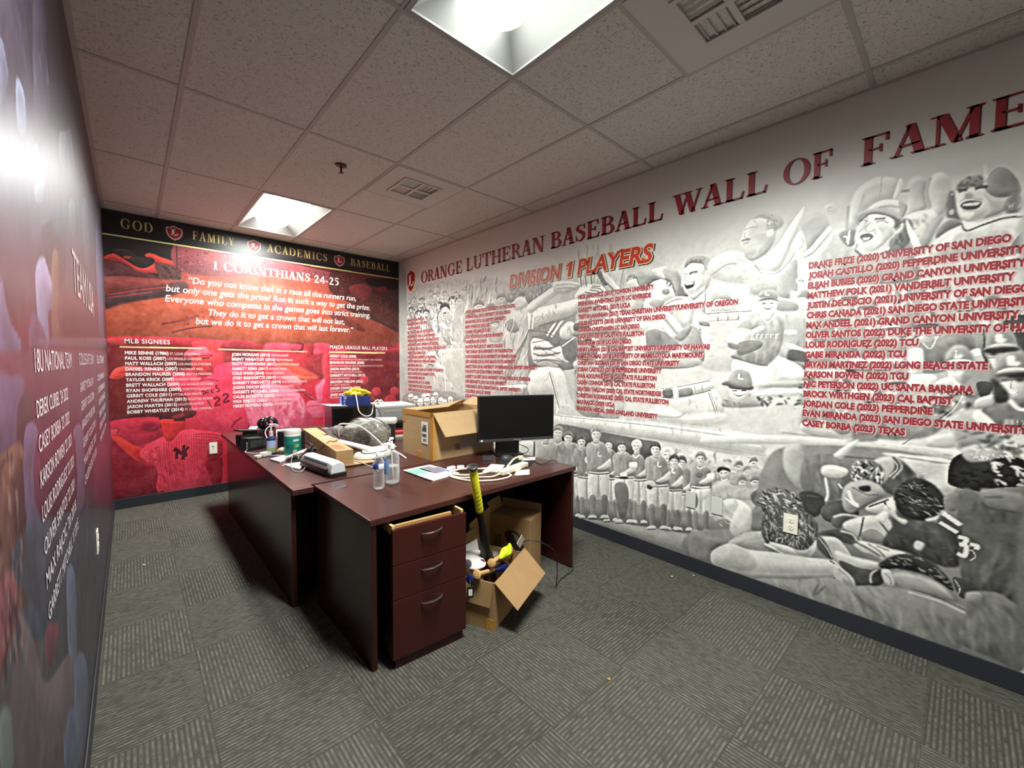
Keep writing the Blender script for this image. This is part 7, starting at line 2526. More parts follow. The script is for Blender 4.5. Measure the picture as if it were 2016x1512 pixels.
def serif(ch):
    """bold book-style capitals, cap height 1 -> (polygons, advance)"""
    if ch=='A': return diag(.04,.0,.33,1.0,.07)+diag(.48,0,.27,1.02,.19)[:1]+rct(.16,.30,.58,.36)+rct(-.04,0,.22,.045)+rct(.40,0,.76,.045), .74
    if ch=='B': return stem(.09)+rct(.2,.94,.38,1)+rct(.2,.49,.42,.55)+rct(.2,0,.42,.06)+arc(.36,.755,.27,.245,.16,.06,-90,90)+arc(.40,.265,.30,.285,.17,.06,-90,90), .74
    if ch in 'CG':
        g = arc(.47,.5,.44,.52,.18,.055,48,312)+[[(.74,.62),(.80,.62),(.80,1.0),(.75,.93),(.72,.87)]]
        if ch=='C': return g+[[(.73,.09),(.82,.22),(.79,.26),(.70,.15)]], .86
        return g+stem(.64,.17,.06,.42,0,0)+rct(.56,.385,.90,.425), .94
    if ch=='D': return stem(.09)+rct(.2,.94,.42,1)+rct(.2,0,.42,.06)+arc(.40,.5,.44,.5,.18,.06,-90,90), .90
    if ch=='E': return stem(.09)+rct(.2,.94,.64,1)+rct(.58,.74,.64,1)+rct(.2,.48,.48,.54)+rct(.45,.38,.50,.64)+rct(.2,0,.66,.06)+[[(.60,0),(.66,0),(.71,.27),(.66,.27)]], .74
    if ch=='F': return stem(.09)+rct(.2,.94,.62,1)+rct(.56,.72,.62,1)+rct(.2,.48,.46,.54)+rct(.43,.37,.48,.65), .68
    if ch=='H': return stem(.09)+stem(.62)+rct(.2,.475,.64,.535), .90
    if ch=='I': return stem(.10), .38
    if ch=='L': return stem(.09)+rct(.2,0,.60,.06)+[[(.54,0),(.60,0),(.66,.30),(.60,.30)]], .68
    if ch=='M': return rct(.12,0,.18,1)+rct(.0,0,.30,.045)+rct(.0,.955,.26,1)+diag(.42,0,.12,1,.20)[:1]+diag(.46,0,.76,1,.07)+stem(.74,.17), 1.06
    if ch=='N': return rct(.12,0,.18,1)+rct(.0,0,.30,.045)+rct(.0,.955,.3,1)+diag(.58,-.02,.11,1,.21)+rct(.70,0,.765,1)+rct(.58,.955,.88,1), .90
    if ch=='O': return arc(.47,.5,.45,.52,.18,.05,0,360,40), .94
    if ch in 'RP':
        g = stem(.09)+rct(.2,.94,.38,1)+rct(.2,.45,.38,.51)+arc(.36,.725,.28,.275,.17,.06,-90,90)
        return (g+diag(.58,0,.33,.48,.19)+rct(.58,0,.84,.04), .80) if ch=='R' else (g, .68)
    if ch=='S': return sweep2([(.50,.84),(.36,.96),(.18,.90),(.13,.74),(.28,.58),(.46,.44),(.49,.24),(.36,.06),(.20,.05),(.09,.20)], [.05,.05,.10,.16,.19,.19,.15,.09,.05,.05])+[[(.50,.70),(.55,.70),(.55,1.0),(.50,.93)],[(.05,.0),(.10,.07),(.10,.33),(.05,.33)]], .62
    if ch=='T': return stem(.30,.17,0,1,1,0)+rct(.03,.94,.74,1)+[[(.03,1),(.0,.70),(.05,.70),(.10,1)],[(.74,1),(.77,.70),(.72,.70),(.67,1)]], .78
    if ch=='U': return stem(.11,.17,.34,1,0,1)+rct(.68,.34,.74,1)+rct(.57,.955,.85,1)+arc(.425,.36,.315,.38,.17,.07,180,360)+[], .88
    if ch=='W': return diag(.24,0,.04,1,.19)[:1]+diag(.30,0,.46,.72,.06)+diag(.66,0,.44,1,.19)[:1]+diag(.72,0,.98,1,.06)+rct(-.04,.955,.32,1)+rct(.36,.955,.70,1)+rct(.86,.955,1.10,1), 1.08
    if ch=='Y': return stem(.31,.17,0,.46,1,0)+diag(.31,.44,.05,1,.19)+diag(.40,.44,.62,1,.07)+rct(-.03,.955,.33,1)+rct(.52,.955,.80,1), .76
    if ch=='1': return stem(.16,.16,0,.9,1,0)+[[(.32,.98),(.05,.84),(.08,.79),(.2,.82),(.32,.8)]], .46
    if ch=='2': return sweep2([(.08,.66),(.20,.88),(.38,.84),(.42,.62),(.28,.34),(.06,.05)],[.05,.10,.15,.17,.12,.05])+rct(.05,0,.55,.13), .60
    if ch=='4': return rct(.34,0,.50,.95)+rct(.02,.22,.58,.32)+diag(.02,.26,.36,.95,.09), .62
    if ch=='5': return rct(.12,.82,.52,.95)+rct(.12,.52,.17,.9)+sweep2([(.13,.54),(.34,.56),(.46,.34),(.34,.10),(.08,.02)],[.05,.12,.17,.14,.05]), .58
    if ch=='-': return rct(.04,.28,.34,.37), .38
    return [], .34
def put(bm, polys, fn):
    for p in polys:
        try: bm.faces.new([bm.verts.new(fn(float(x),float(y))) for x,y in p])
        except ValueError: pass
def serif_line(bm, s, u, v, w_, h, at, space=.03, d=0.0):
    adv = sum(serif(c)[1]+space for c in s)
    k = w_/adv; x = 0
    for c in s:
        g, a = serif(c)
        put(bm, g, lambda px,py: at(u+(x+px)*k, v+py*h, d))
        x += a+space
_fc = bpy.data.curves.new('font_tool','FONT'); _fo = bpy.data.objects.new('font_tool', _fc); C.objects.link(_fo)
_fc.resolution_u = 3
def sans(s, bold=0.02, space=1.0, shear=0.0):
    _fc.body = s; _fc.offset = bold; _fc.space_character = space; _fc.shear = shear; _fc.size = 1
    bpy.context.view_layer.update()
    dg = bpy.context.evaluated_depsgraph_get(); me = _fo.evaluated_get(dg).to_mesh()
    co = np.array([v.co[:2] for v in me.vertices]) if len(me.vertices) else np.zeros((0,2)); fs = [tuple(p.vertices) for p in me.polygons]
    _fo.evaluated_get(dg).to_mesh_clear()
    return co, fs
CAP = sans('H',0)[0][:,1].max()
def sans_line(bm, s, u, v, w_, h, at, bold=.02, space=1.0, shear=0.0, d=0.0, base=None):
    co, fs = sans(s, bold, space, shear)
    ref = co if base is None else sans(s, base, space, shear)[0]
    x0, x1 = ref[:,0].min(), ref[:,0].max(); kx = w_/(x1-x0); ky = h/CAP
    vs = [bm.verts.new(at(u+(x-x0)*kx, v+y*ky, d)) for x,y in co.tolist()]
    for f in fs:
        try: bm.faces.new([vs[i] for i in f])
        except ValueError: pass
at_r = lambda u,v,d=0: (XR-.0012-d, YB-u, v)
at_b = lambda u,v,d=0: (XL+u, YB-.0012-d, v)
at_l = lambda u,v,d=0: (XL+.0012+d, u-1.0, v)
def letters(name, bm, m, wall):
    me = bpy.data.meshes.new(name); bm.to_mesh(me); bm.free(); return struct(link(name, me, m, wall))
def ink(name, r, g, b, rough=.4): return mat(name, rgb(r,g,b), rough, 0.5, noise=.06, nscale=60)
i_red, i_dark, i_cream, i_white, i_gold = ink('ink_red',152,40,44), ink('ink_oxblood',74,24,30), ink('ink_cream',232,204,160), ink('ink_white',238,234,232,.36), ink('ink_gold',206,186,122,.36)
i_pink = ink('ink_pale_pink',238,196,196,.36); i_shadow = ink('ink_shadow',70,62,56); i_name = ink('ink_name_red',140,44,54); i_halo = ink('ink_rose_halo',214,176,172); i_brick = ink('ink_brick',186,58,46)
# right wall title
WORDS = [('ORANGE',617,1547),('LUTHERAN',1621,2848),('BASEBALL',2914,4016),('WALL',4084,4684),('OF',4755,4998),('FAME',5109,5693)]
bm = new(); b2 = new()
for s, a, b in WORDS:
    serif_line(bm, s, a/1000, 2.499, (b-a)/1000, .140, at_r, d=.0006)
    serif_line(b2, s, a/1000+.006, 2.494, (b-a)/1000, .143, at_r)
letters('title_shadow_lettering', b2, i_dark, wall_right); letters('title_lettering', bm, i_red, wall_right)
bm = new(); b2 = new(); b3 = new()
kw = dict(space=1.0, shear=.16, base=.01)
for g_, o_, bo, dd, e in ((b3,.010,.075,0,.012),(b2,0,.065,.0006,.012),(bm,0,.030,.0012,0)):
    for s, u, w_ in (('DIVISION',2.362,.680),('PLAYERS',3.235,.700)): sans_line(g_, s, u+o_, 2.214-o_*.7, w_, .125, at_r, bold=bo, d=dd, **kw)
    put(g_, [[(x,y) for x,y in ((.036-e,0-e),(.072+e,0-e),(.095+e,.128+e),(.066,.128+e),(.026-e,.106+e),(.024-e,.082-e),(.050-e,.094-e))]], lambda x,y: at_r(3.088+o_+x, 2.214-o_*.7+y, dd))
letters('heading_shadow_lettering', b3, i_shadow, wall_right); letters('heading_outline_lettering', b2, i_cream, wall_right); letters('heading_lettering', bm, i_brick, wall_right)
# crests
def crest(bm, cx, cy, w_, h, at, k=1.0, d=0.0):
    pts = [(0,.5),(.22,.40),(.47,.34),(.5,.1),(.44,-.14),(.3,-.33),(0,-.5)]
    pts = pts+[(-x,y) for x,y in pts[-2:0:-1]]
    put(bm, [[(x*w_*k,y*h*k) for x,y in pts]], lambda x,y: at(cx+x, cy+y, d))
def ell(bm, cx, cy, s, at, d):
    put(bm, rct(-.30,-.5,-.02,.5)+rct(-.42,.38,.12,.5)+rct(-.42,-.5,.45,-.36)+rct(.30,-.5,.45,-.14), lambda x,y: at(cx+x*s, cy+y*s, d))
def crests(spots, wall, at, edge):
    for cx, cy, w_, h in spots:
        g = bmesh.new(); crest(g, cx, cy, w_, h, at, 1.12); e = letters('crest_border', g, edge, wall)
        g = bmesh.new(); crest(g, cx, cy, w_, h, at, .93, .0006); letters('crest_shield', g, ink('ink_crest_red',164,28,34), wall)
        g = bmesh.new(); ell(g, cx, cy+.01, h*.50, at, .0012); letters('crest_letter', g, i_white, wall)
crests([(.350,2.562,.225,.315)], wall_right, at_r, i_cream)
crests([(.530,2.757,.122,.134),(1.236,2.757,.122,.134),(2.190,2.757,.122,.134)], wall_back, at_b, ink('ink_silver',196,182,178))
NAMES_A = [
 ('MICHAEL PARKER (1996) UCLA',253,2016,444),
 ('KEN MILLER (1998) UC SAN DIEGO',253,1960,522),
 ('AARON WOOD (2000) USC',253,1903,341),
 ('MATT WALLACH (2004) CAL STATE FULLERTON',253,1847,660),
 ('MICHAEL MCCOY (2005) UC SANTA BARBARA',253,1790,707),
 ('BRANDON MAURER (2007) LONG BEACH STATE',253,1734,795),
 ('JASON MARTIN (2007) UNIVERSITY OF OREGON',253,1677,755),
 ('DAN RENKEN (2007) CAL STATE FULLERTON LONG BEACH STATE',253,1621,946),
 ('GERRIT COLE (2008) UCLA',253,1565,469),
 ('PAUL KOSS (2007) UNIVERSITY OF CALIFORNIA',253,1508,716),
 ('ANDREW THURMAN (2010) UC IRVINE SANTA BARBARA',253,1452,715),
 ('MIKE SENNE (1990) UCLA',253,1395,391),
 ('BRETT WALLACH (2007) ORANGE COAST UNIVERSITY OF WASHINGTON',253,1339,892),
 ('BLAKE WAGNER (2010) SACRAMENTO STATE',253,1282,690),
 ('RYAN SHOPSHIRE (2005) USC',253,1226,452),
 ('ADAM HUNTER (2011) UC IRVINE',253,1169,575),
 ('TYLER ROBERTSON (2011) CAL BAPTIST',253,1113,628),
 ('BOBBY WHEATLEY (2011) USC LONG BEACH',253,1057,630),
]
NAMES_B = [
 ('COREY BARNHART (2012) UNIVERSITY OF THE PACIFIC',1605,2015,845),
 ('CONNOR HALL (2013) UNIVERSITY OF SAN DIEGO',1605,1959,771),
 ('BEN MOORE (2013) CAL BAPTIST UNIVERSITY',1605,1902,704),
 ('BRENT WHEATLEY (2012) USC',1605,1846,450),
 ('CONNER WILLIAMS (2013) USC',1605,1789,461),
 ('CODY WOLPH (2013) PURDUE UNIVERSITY',1605,1732,664),
 ('TANNER BLUE (2013) NAVY',1605,1676,393),
 ("HAUSTON PRICE (2013) ST. MARY'S COLLEGE",1605,1619,654),
 ('TOBY DUNLAP (2014) UNIVERSITY OF WASHINGTON',1605,1563,810),
 ('RYAN SCHNEIDER (2014) UNIVERSITY OF PENNSYLVANIA',1605,1506,872),
 ('JOEY SANCHEZ (2014) LONG BEACH STATE UNIVERSITY',1605,1450,853),
 ('GARETT KING (2014) UNIVERSITY OF NEBRASKA/CAL BAPTIST UNIVERSITY',1605,1393,1158),
 ('RYAN WATTS (2015) SOUTHERN UNIVERSITY',1605,1337,672),
 ('GARRETT CALVERT (2015) UNIVERSITY OF SAN DIEGO/UC RIVERSIDE',1605,1280,1064),
 ('JOSH BISSONETTE (2015) BAYLOR UNIVERSITY',1605,1223,721),
 ('CHRIS BURICA (2016) CREIGHTON/CAL BAPTIST UNIVERSITY',1605,1167,932),
 ('COLE SPEAR (2016) UC IRVINE',1605,1110,460),
 ('LUKE MATTSON (2016) NAVY',1605,1054,426),
]
NAMES_C = [
 ('NICK JANOWICZ (2017) TOWSON UNIVERSITY',3247,2007,703),
 ('BRENDAN AVVENTINO (2017) UC RIVERSIDE',3247,1950,681),
 ('GARRETT MITCHELL (2017) UCLA',3247,1894,511),
 ('TRISTAN HANNIAN (2017) TEXAS CHRISTIAN UNIVERSITY/UNIVERSITY OF OREGON',3247,1838,1286),
 ('CALEB RICKETTS (2018) UNIVERSITY OF SAN DIEGO',3247,1781,800),
 ('CONNOR CHRISTIANSEN UC SAN DIEGO',3247,1725,593),
 ('ZACH LEW (2018) CAL STATE FULLERTON',3247,1669,630),
 ('AARON KIM (2018) UC SAN DIEGO',3247,1612,525),
 ('HENRY URBAN (2019) CAL BAPTIST UNIVERSITY/UNIVERSITY OF HAWAII',3247,1556,1118),
 ('JAMES THOMAS (2019) UNIVERSITY OF MIAMI/LOYOLA MARYMOUNT',3247,1500,1077),
 ('CHRISTIAN GUZMAN (2019) SAN DIEGO STATE UNIVERSITY',3247,1443,915),
 ('JOSIAH CASTILLO (2019) PEPPERDINE UNIVERSITY',3247,1387,782),
 ('EVAN ADOLPHUS (2019) CAL STATE FULLERTON',3247,1331,742),
 ('CADEN CONNOR (2019) CAL STATE FULLERTON',3247,1275,729),
 ('GRAYSEN TARLOW (2020) CAL STATE NORTHRIDGE',3247,1218,781),
 ('CHRISTIAN RODRIGUEZ (2020) CAL STATE FULLERTON',3247,1162,839),
 ('MAX RAJCIC (2020) UCLA',3247,1106,387),
 ('BRANDON HEIDAL (2020) OAKLAND UNIVERSITY',3247,1049,758),
]
NAMES_D = [
 ('DRAKE FRIZE (2020) UNIVERSITY OF SAN DIEGO',4903,2002,741),
 ('JOSIAH CASTILLO (2020) PEPPERDINE UNIVERSITY',4903,1946,782),
 ('ELIJAH BUBIES (2020) GRAND CANYON UNIVERSITY',4903,1889,788),
 ('MATTHEW POLK (2021) VANDERBILT UNIVERSITY',4903,1833,759),
 ('JUSTIN DECRISCIO (2021) UNIVERSITY OF SAN DIEGO',4903,1777,802),
 ('CHRIS CANADA (2021) SAN DIEGO STATE UNIVERSITY',4903,1721,818),
 ('MAX ANDEEL (2021) GRAND CANYON UNIVERSITY',4903,1665,779),
 ('OLIVER SANTOS (2022) DUKE THE UNIVERSITY OF HAWAII',4903,1609,877),
 ('LOUIS RODRIGUEZ (2022) TCU',4903,1553,466),
 ('GABE MIRANDA (2022) TCU',4903,1496,425),
 ('BRYAN MARTINEZ (2022) LONG BEACH STATE',4903,1440,697),
 ('KARSON BOWEN (2022) TCU',4903,1384,437),
 ('NIC PETERSON (2022) UC SANTA BARBARA',4903,1328,659),
 ('BROCK WIRTHGEN (2023) CAL BAPTIST',4903,1272,594),
 ('JORDAN COLE (2023) PEPPERDINE',4903,1216,529),
 ('EVAN MIRANDA (2023) SAN DIEGO STATE UNIVERSITY',4903,1160,824),
 ('CASEY BORBA (2023) TEXAS',4903,1103,436),
]
SIGNEES_A = [
 ('MIKE SENNE (1986)',121,1514,328),
 ('PAUL KOSS (2007)',121,1461,308),
 ('MATT WALLACH (2007)',121,1408,392),
 ('DANIEL RENKEN (2007)',121,1355,396),
 ('BRANDON MAURER (2008)',121,1302,454),
 ('TAYLOR KRICK (2009)',121,1249,366),
 ('BRETT WALLACH (2009)',121,1196,407),
 ('RYAN SHOPSHIRE (2009)',121,1143,421),
 ('GERRIT COLE (2011)',121,1091,343),
 ('ANDREW THURMAN (2013)',121,1038,462),
 ('JASON MARTIN (2013)',121,985,383),
 ('BOBBY WHEATLEY (2014)',121,932,434),
]
TEAMS_A = [
 ('ST. LOUIS CARDINALS',460,1514,251),
 ('LOS ANGELES DODGERS',440,1461,279),
 ('LOS ANGELES DODGERS',524,1408,280),
 ('CINCINNATI REDS',528,1355,202),
 ('SEATTLE MARINERS',586,1302,218),
 ('FLORIDA MARLINS',498,1249,209),
 ('LOS ANGELES DODGERS',539,1196,278),
 ('TORONTO BLUE JAYS',553,1143,241),
 ('PITTSBURGH PIRATES',475,1091,245),
 ('HOUSTON ASTROS',594,1038,211),
 ('HOUSTON ASTROS',515,985,212),
 ('ST. LOUIS CARDINALS',567,932,245),
]
SIGNEES_B = [
 ('JOSH MORGAN (2014)',994,1513,375),
 ('BRENT WHEATLEY (2016)',994,1460,427),
 ('MATT HAMMONDS (2017)',994,1407,438),
 ('GARETT KING (2017)',994,1354,352),
 ('COLE WINN (2018)',994,1302,310),
 ('JOSH BISSONETTE (2019)',994,1249,433),
 ('GARRETT FRECHETTE (2019)',994,1196,484),
 ('JASIAH DIXON (2019)',994,1143,366),
 ('GARRETT MITCHELL (2020)',994,1090,459),
 ('CALEB RICKETTS (2022)',994,1037,405),
 ('MAX RAJCIC (2022)',994,985,337),
 ('MIKEY ROMERO (2022)',994,932,390),
]
TEAMS_B = [
 ('TEXAS RANGERS',1381,1513,187),
 ('MIAMI MARLINS',1432,1460,183),
 ('BALTIMORE ORIOLES',1444,1407,240),
 ('DETROIT TIGERS',1357,1354,186),
 ('TEXAS RANGERS',1315,1302,201),
 ('PITTSBURG PIRATES',1438,1249,234),
 ('SAN FRANCISCO GIANTS',1490,1196,278),
 ('PITTSBURG PIRATES',1371,1143,238),
 ('MILWAUKEE BREWERS',1464,1090,283),
 ('PHILADELPHIA PHILLIES',1410,1037,276),
 ('ST. LOUIS CARDINALS',1343,985,253),
 ('BOSTON RED SOX',1396,932,204),
]
MAJORS = [
 ('GERRIT COLE (2008)',2050,1512,342),
 ('BRANDON MAURER (2008)',2050,1428,451),
 ('JASON MARTIN (2013)',2050,1344,381),
 ('GARRETT MITCHELL (2017)',2050,1261,461),
 ('GRAYSEN TARLOW (2022)',2050,1177,429),
 ('CADEN CONNOR (2023)',2050,1093,396),
 ('JAKE WEBER (2023)',2050,1010,370),
]
MAJORS_TEAMS = [
 ('PITTSBURG PIRATES/HOUSTON ASTROS/NEW YORK YANKEES',2050,1473,705),
 ('SEATTLE MARINERS/SAN DIEGO PADRES/KANSAS CITY ROYALS',2050,1390,724),
 ('PITTSBURG PIRATES/TEXAS RANGERS',2050,1308,424),
 ('MILWAUKEE BREWERS',2050,1225,251),
 ('ST. LOUIS CARDINALS',2050,1142,250),
 ('CINCINNATI REDS',2050,1060,224),
 ('BOSTON RED SOX',2050,977,235),
]
def name_block(name, wall, rows, at, h, m, bold=.03, space=1.0, halo=None):
    bm = new()
    for s, u, v, w_ in rows: sans_line(bm, s, u/1000, v/1000, w_/1000, h, at, bold=bold, space=space, d=.0006)
    if halo:
        g = new()
        for s, u, v, w_ in rows: sans_line(g, s, u/1000+.004, v/1000-.004, w_/1000, h, at, bold=bold+.035, space=space, base=bold)
        letters(name.replace('lettering','halo_lettering'), g, halo, wall)
    return letters(name, bm, m, wall)
for rows in (NAMES_A, NAMES_B, NAMES_C, NAMES_D): name_block('name_list_lettering', wall_right, rows, at_r, .032, i_name, .055, halo=i_halo)
# far wall
bm = new()
for s, a, b in (('GOD',126,378),('FAMILY',676,1055),('ACADEMICS',1368,2050),('BASEBALL',2336,2900)): serif_line(bm, s, a/1000, 2.722, (b-a)/1000, .092, at_b, .14, d=.0006)
letters('motto_lettering', bm, i_gold, wall_back)
bm = new(); serif_line(bm, '1 CORINTHIANS 24-25', .845, 2.438, 1.34, .098, at_b, .04, d=.0006); letters('heading_lettering', bm, i_white, wall_back)
VERSE = [('“Do you not know that in a race all the runners run,',634,2264,1766),('but only one gets the prize? Run in such a way to get the prize.',446,2160,2145),('Everyone who competes in the games goes into strict training.',437,2056,2156),('They do it to get a crown that will not last,',793,1944,1450),('but we do it to get a crown that will last forever.”',682,1845,1675)]
name_block_kw = dict(bold=.006)
bm = new()
for s, u, v, w_ in VERSE: sans_line(bm, s, u/1000, v/1000, w_/1000, .066, at_b, bold=.006, shear=.17, d=.0006)
letters('verse_lettering', bm, i_white, wall_back)
name_block('subheading_lettering', wall_back, [('MLB SIGNEES',123,1622,341),('MAJOR LEAGUE BALL PLAYERS',2055,1621,782)], at_b, .044, i_white, .008, 1.1)
for rows in (SIGNEES_A, SIGNEES_B, MAJORS): name_block('name_list_lettering', wall_back, rows, at_b, .030, i_white, .032, 1.06)
for rows in (TEAMS_A, TEAMS_B): name_block('team_lettering', wall_back, rows, at_b, .024, i_pink, .008, 1.0)
name_block('team_lettering', wall_back, MAJORS_TEAMS, at_b, .020, i_pink, .004, 1.0)
# near side wall
i_lw = ink('ink_soft_white',206,196,200,.33)
name_block('heading_lettering', wall_left, [('TEAM USA',3350,1724,1270)], at_l, .165, i_lw, .0, .9)
name_block('subheading_lettering', wall_left, [('18U NATIONAL TEAM',2373,1427,775),('COLLEGIATE TEAM',3451,1433,940),('15U TEAM',4688,1433,900)], at_l, .052, i_lw, .0)
name_block('name_list_lettering', wall_left, [("DEREK CURIEL '24 2022",2364,1327,620),("CASEY BORBA '23 2022",2368,1249,620),("KARSON BOWEN '22 2021",2366,1171,660),("LOUIS RODRIGUEZ '22 2021",2368,1093,690),("OLIVER SANTOS '22 2021",2372,1015,680),("MAX RAJCIC '20 2018",2376,937,690),("GARRETT MITCHELL '17 2015",2383,859,730)]+[(s,3440+k*4,1322-k*78,820) for k,s in enumerate(("GARRETT MITCHELL 2019","GERRIT COLE 2009","BRANDON MAURER 2008","GERRIT COLE 2010","MAX RAJCIC 2021","CALEB RICKETTS 2021"))]+[(s,4700,1322-k*78,880) for k,s in enumerate(("COLE WINN 2015","CASEY BORBA 2019","LOUIS RODRIGUEZ","DEREK CURIEL 2019","GERRIT COLE 2005","MAX RAJCIC 2016"))], at_l, .038, i_lw, .005)
bpy.data.objects.remove(_fo); bpy.data.curves.remove(_fc)
# ================================================================ desks
def wood(name, c, rough, coat=0.0):
    m = mat(name, c, rough, 0.5, noise=0.35, nscale=9, stretch=(1,14,14), coat=coat)
    return m
WT = wood('mahogany_top', rgb(66,33,28), 0.30)
WP = mat('mahogany_panel', rgb(52,22,20), 0.22, 0.5, noise=0.25, nscale=9, stretch=(14,14,1))
WD = mat('mahogany_drawer', rgb(64,23,19), 0.30, 0.5, noise=0.3, nscale=9, stretch=(14,14,1.2))
WK = mat('kneehole_dark', rgb(34,18,17), 0.5, 0.4)
DZ = 0.73
d = thing('desk', 'dark mahogany desk nearest the camera, with bats and boxes under it', 'desk', (0.785,1.806,0), 0.014, 'mahogany desks')
W1, D1 = 1.512, 0.755
bm = bx(0,W1,0,D1,DZ-.03,DZ, bev=.003)
obj('desktop', bm, WT, d)
obj('side_panel', bx(.012,.037,.012,D1-.01,0,DZ-.03,bev=.002), WP, d)
obj('side_panel', bx(W1-.034,W1-.009,.012,D1-.01,0,DZ-.03,bev=.002), WP, d)
obj('modesty_panel', bx(.037,W1-.034,D1-.16,D1-.142,.06,DZ-.03), WK, d)
bm = lathe([(0,DZ+.0005),(.030,DZ+.0005),(.033,DZ+.002),(.036,DZ+.0006),(.036,DZ-.002)], 32, M=T(.105,.615,0))
obj('grommet', bm, mat('black_plastic', rgb(24,22,22), 0.45), d)
# long desk behind
def reeded(x0,x1,y0,y1):
    bm = new()
    for k in range(3): box(bm, x0,x1,y0,y1, DZ-.032+k*.0115, DZ-.032+k*.0115+.009, bev=.003)
    box(bm, x0+.004,x1-.004,y0+.004,y1-.004, DZ-.030, DZ-.001)
    return bm
d2 = thing('desk', 'long dark mahogany desk running from the near desk towards the red wall', 'desk', (0.652,2.588,0), 0, 'mahogany desks')
L2 = 2.43; Y0 = -.065
obj('desktop', reeded(0,.114,Y0,0.0), WT, d2)          # nosing that shows beside the near desk
obj('desktop', reeded(0,.80,.0,L2), WT, d2)
obj('side_panel', bx(.016,.041,.035,L2-.22,0,DZ-.032,bev=.002), WP, d2)
obj('side_panel', bx(.77,.795,.035,L2-.22,0,DZ-.032,bev=.002), WP, d2)
obj('back_panel', bx(.041,.77,L2-.26,L2-.24,.05,DZ-.032), WK, d2)
obj('modesty_panel', bx(.041,.77,.30,.318,.05,DZ-.032), WK, d2)
d3 = thing('desk', 'dark mahogany desk under the large open cardboard box', 'desk', (1.456,2.592,0), 0, 'mahogany desks')
obj('desktop', reeded(0,.80,0,L2-.01), WT, d3)
obj('side_panel', bx(.012,.037,.03,L2-.1,0,DZ-.032,bev=.002), WP, d3)
obj('side_panel', bx(.76,.785,.03,L2-.1,0,DZ-.032,bev=.002), WP, d3)
obj('back_panel', bx(.037,.76,.05,.068,.05,DZ-.032), WK, d3)
# drawer pedestal
p = thing('drawer_pedestal', 'three-drawer mahogany pedestal with curved dark handles under the near desk', 'drawers', (0.872,1.757,0), -0.075)
PW, PH, PD = .395, .655, .55
bm = new()
box(bm, 0,.018,.022,PD,.045,PH-.01); box(bm, PW-.018,PW,.022,PD,.045,PH-.01); box(bm, 0,PW,PD-.015,PD,.045,PH-.01); box(bm, 0,PW,.022,PD,.045,.06)
obj('body', bm, WP, p)
obj('plinth', bx(.012,PW-.012,.012,PD-.02,0,.045), WP, p)
hm = mat('gunmetal_handle', rgb(105,100,98), 0.3, 0.5, 0.8)
birch = mat('pale_birch', rgb(214,178,122), 0.5, noise=.15, nscale=30, stretch=(1,1,6)); chip = mat('chipboard', rgb(178,138,86), 0.8, noise=.5, nscale=140)
zs = [(.05,.335),(.338,.502),(.505,.675)]
for i,(z0,z1) in enumerate(zs):
    dr = obj('drawer', bx(-.002,PW+.002,0,.02,z0,z1,bev=.002), WD, p)
    zc = z1-.045 if i==2 else z1-.05
    hb = tube([(PW/2-.055,.0,zc-.004),(PW/2-.045,-.014,zc-.002),(PW/2,-.026,zc),(PW/2+.045,-.014,zc+.002),(PW/2+.055,.0,zc+.004)], [.004,.006,.008,.006,.004], 8, sq=(1.0,.6))
    obj('handle', hb, hm, dr, smooth=True)
    if i==2:
        for a in ((.004,.018),(PW-.018,PW-.004)): obj('drawer_side', bx(a[0],a[1],.02,.45,z0+.02,z1+.012), birch, dr)
        obj('drawer_rail', bx(.018,PW-.06,.045,.062,z0+.02,z1+.003), chip, dr)
# ================================================================ things on and under the desks
Z = DZ+.0006
card = mat('cardboard', rgb(180,150,110), 0.8, 0.2, noise=.10, nscale=14, stretch=(1,1,3))
card_d = mat('cardboard_inside', rgb(150,112,68), 0.85, 0.2, noise=.1, nscale=14)
card_b = mat('brown_cardboard', rgb(162,130,90), 0.8, 0.2, noise=.12, nscale=12)
tape = mat('brown_tape', rgb(190,138,64), 0.35, 0.5, noise=.15, nscale=30)
white = mat('white_plastic', rgb(228,228,222), 0.4, 0.5); cream = mat('cream_plastic', rgb(222,214,192), 0.45, 0.5)
paper = mat('white_paper', rgb(236,234,230), 0.8, 0.2, noise=.04, nscale=40); black = MATS['black_plastic']; blk2 = mat('soft_black', rgb(36,36,38), 0.6, 0.3)
grey = mat('grey_plastic', rgb(176,180,178), 0.45, 0.4); cable_b = mat('black_cable', rgb(20,20,20), 0.5, 0.4); ink_k = mat('printed_black', rgb(48,44,40), 0.6)
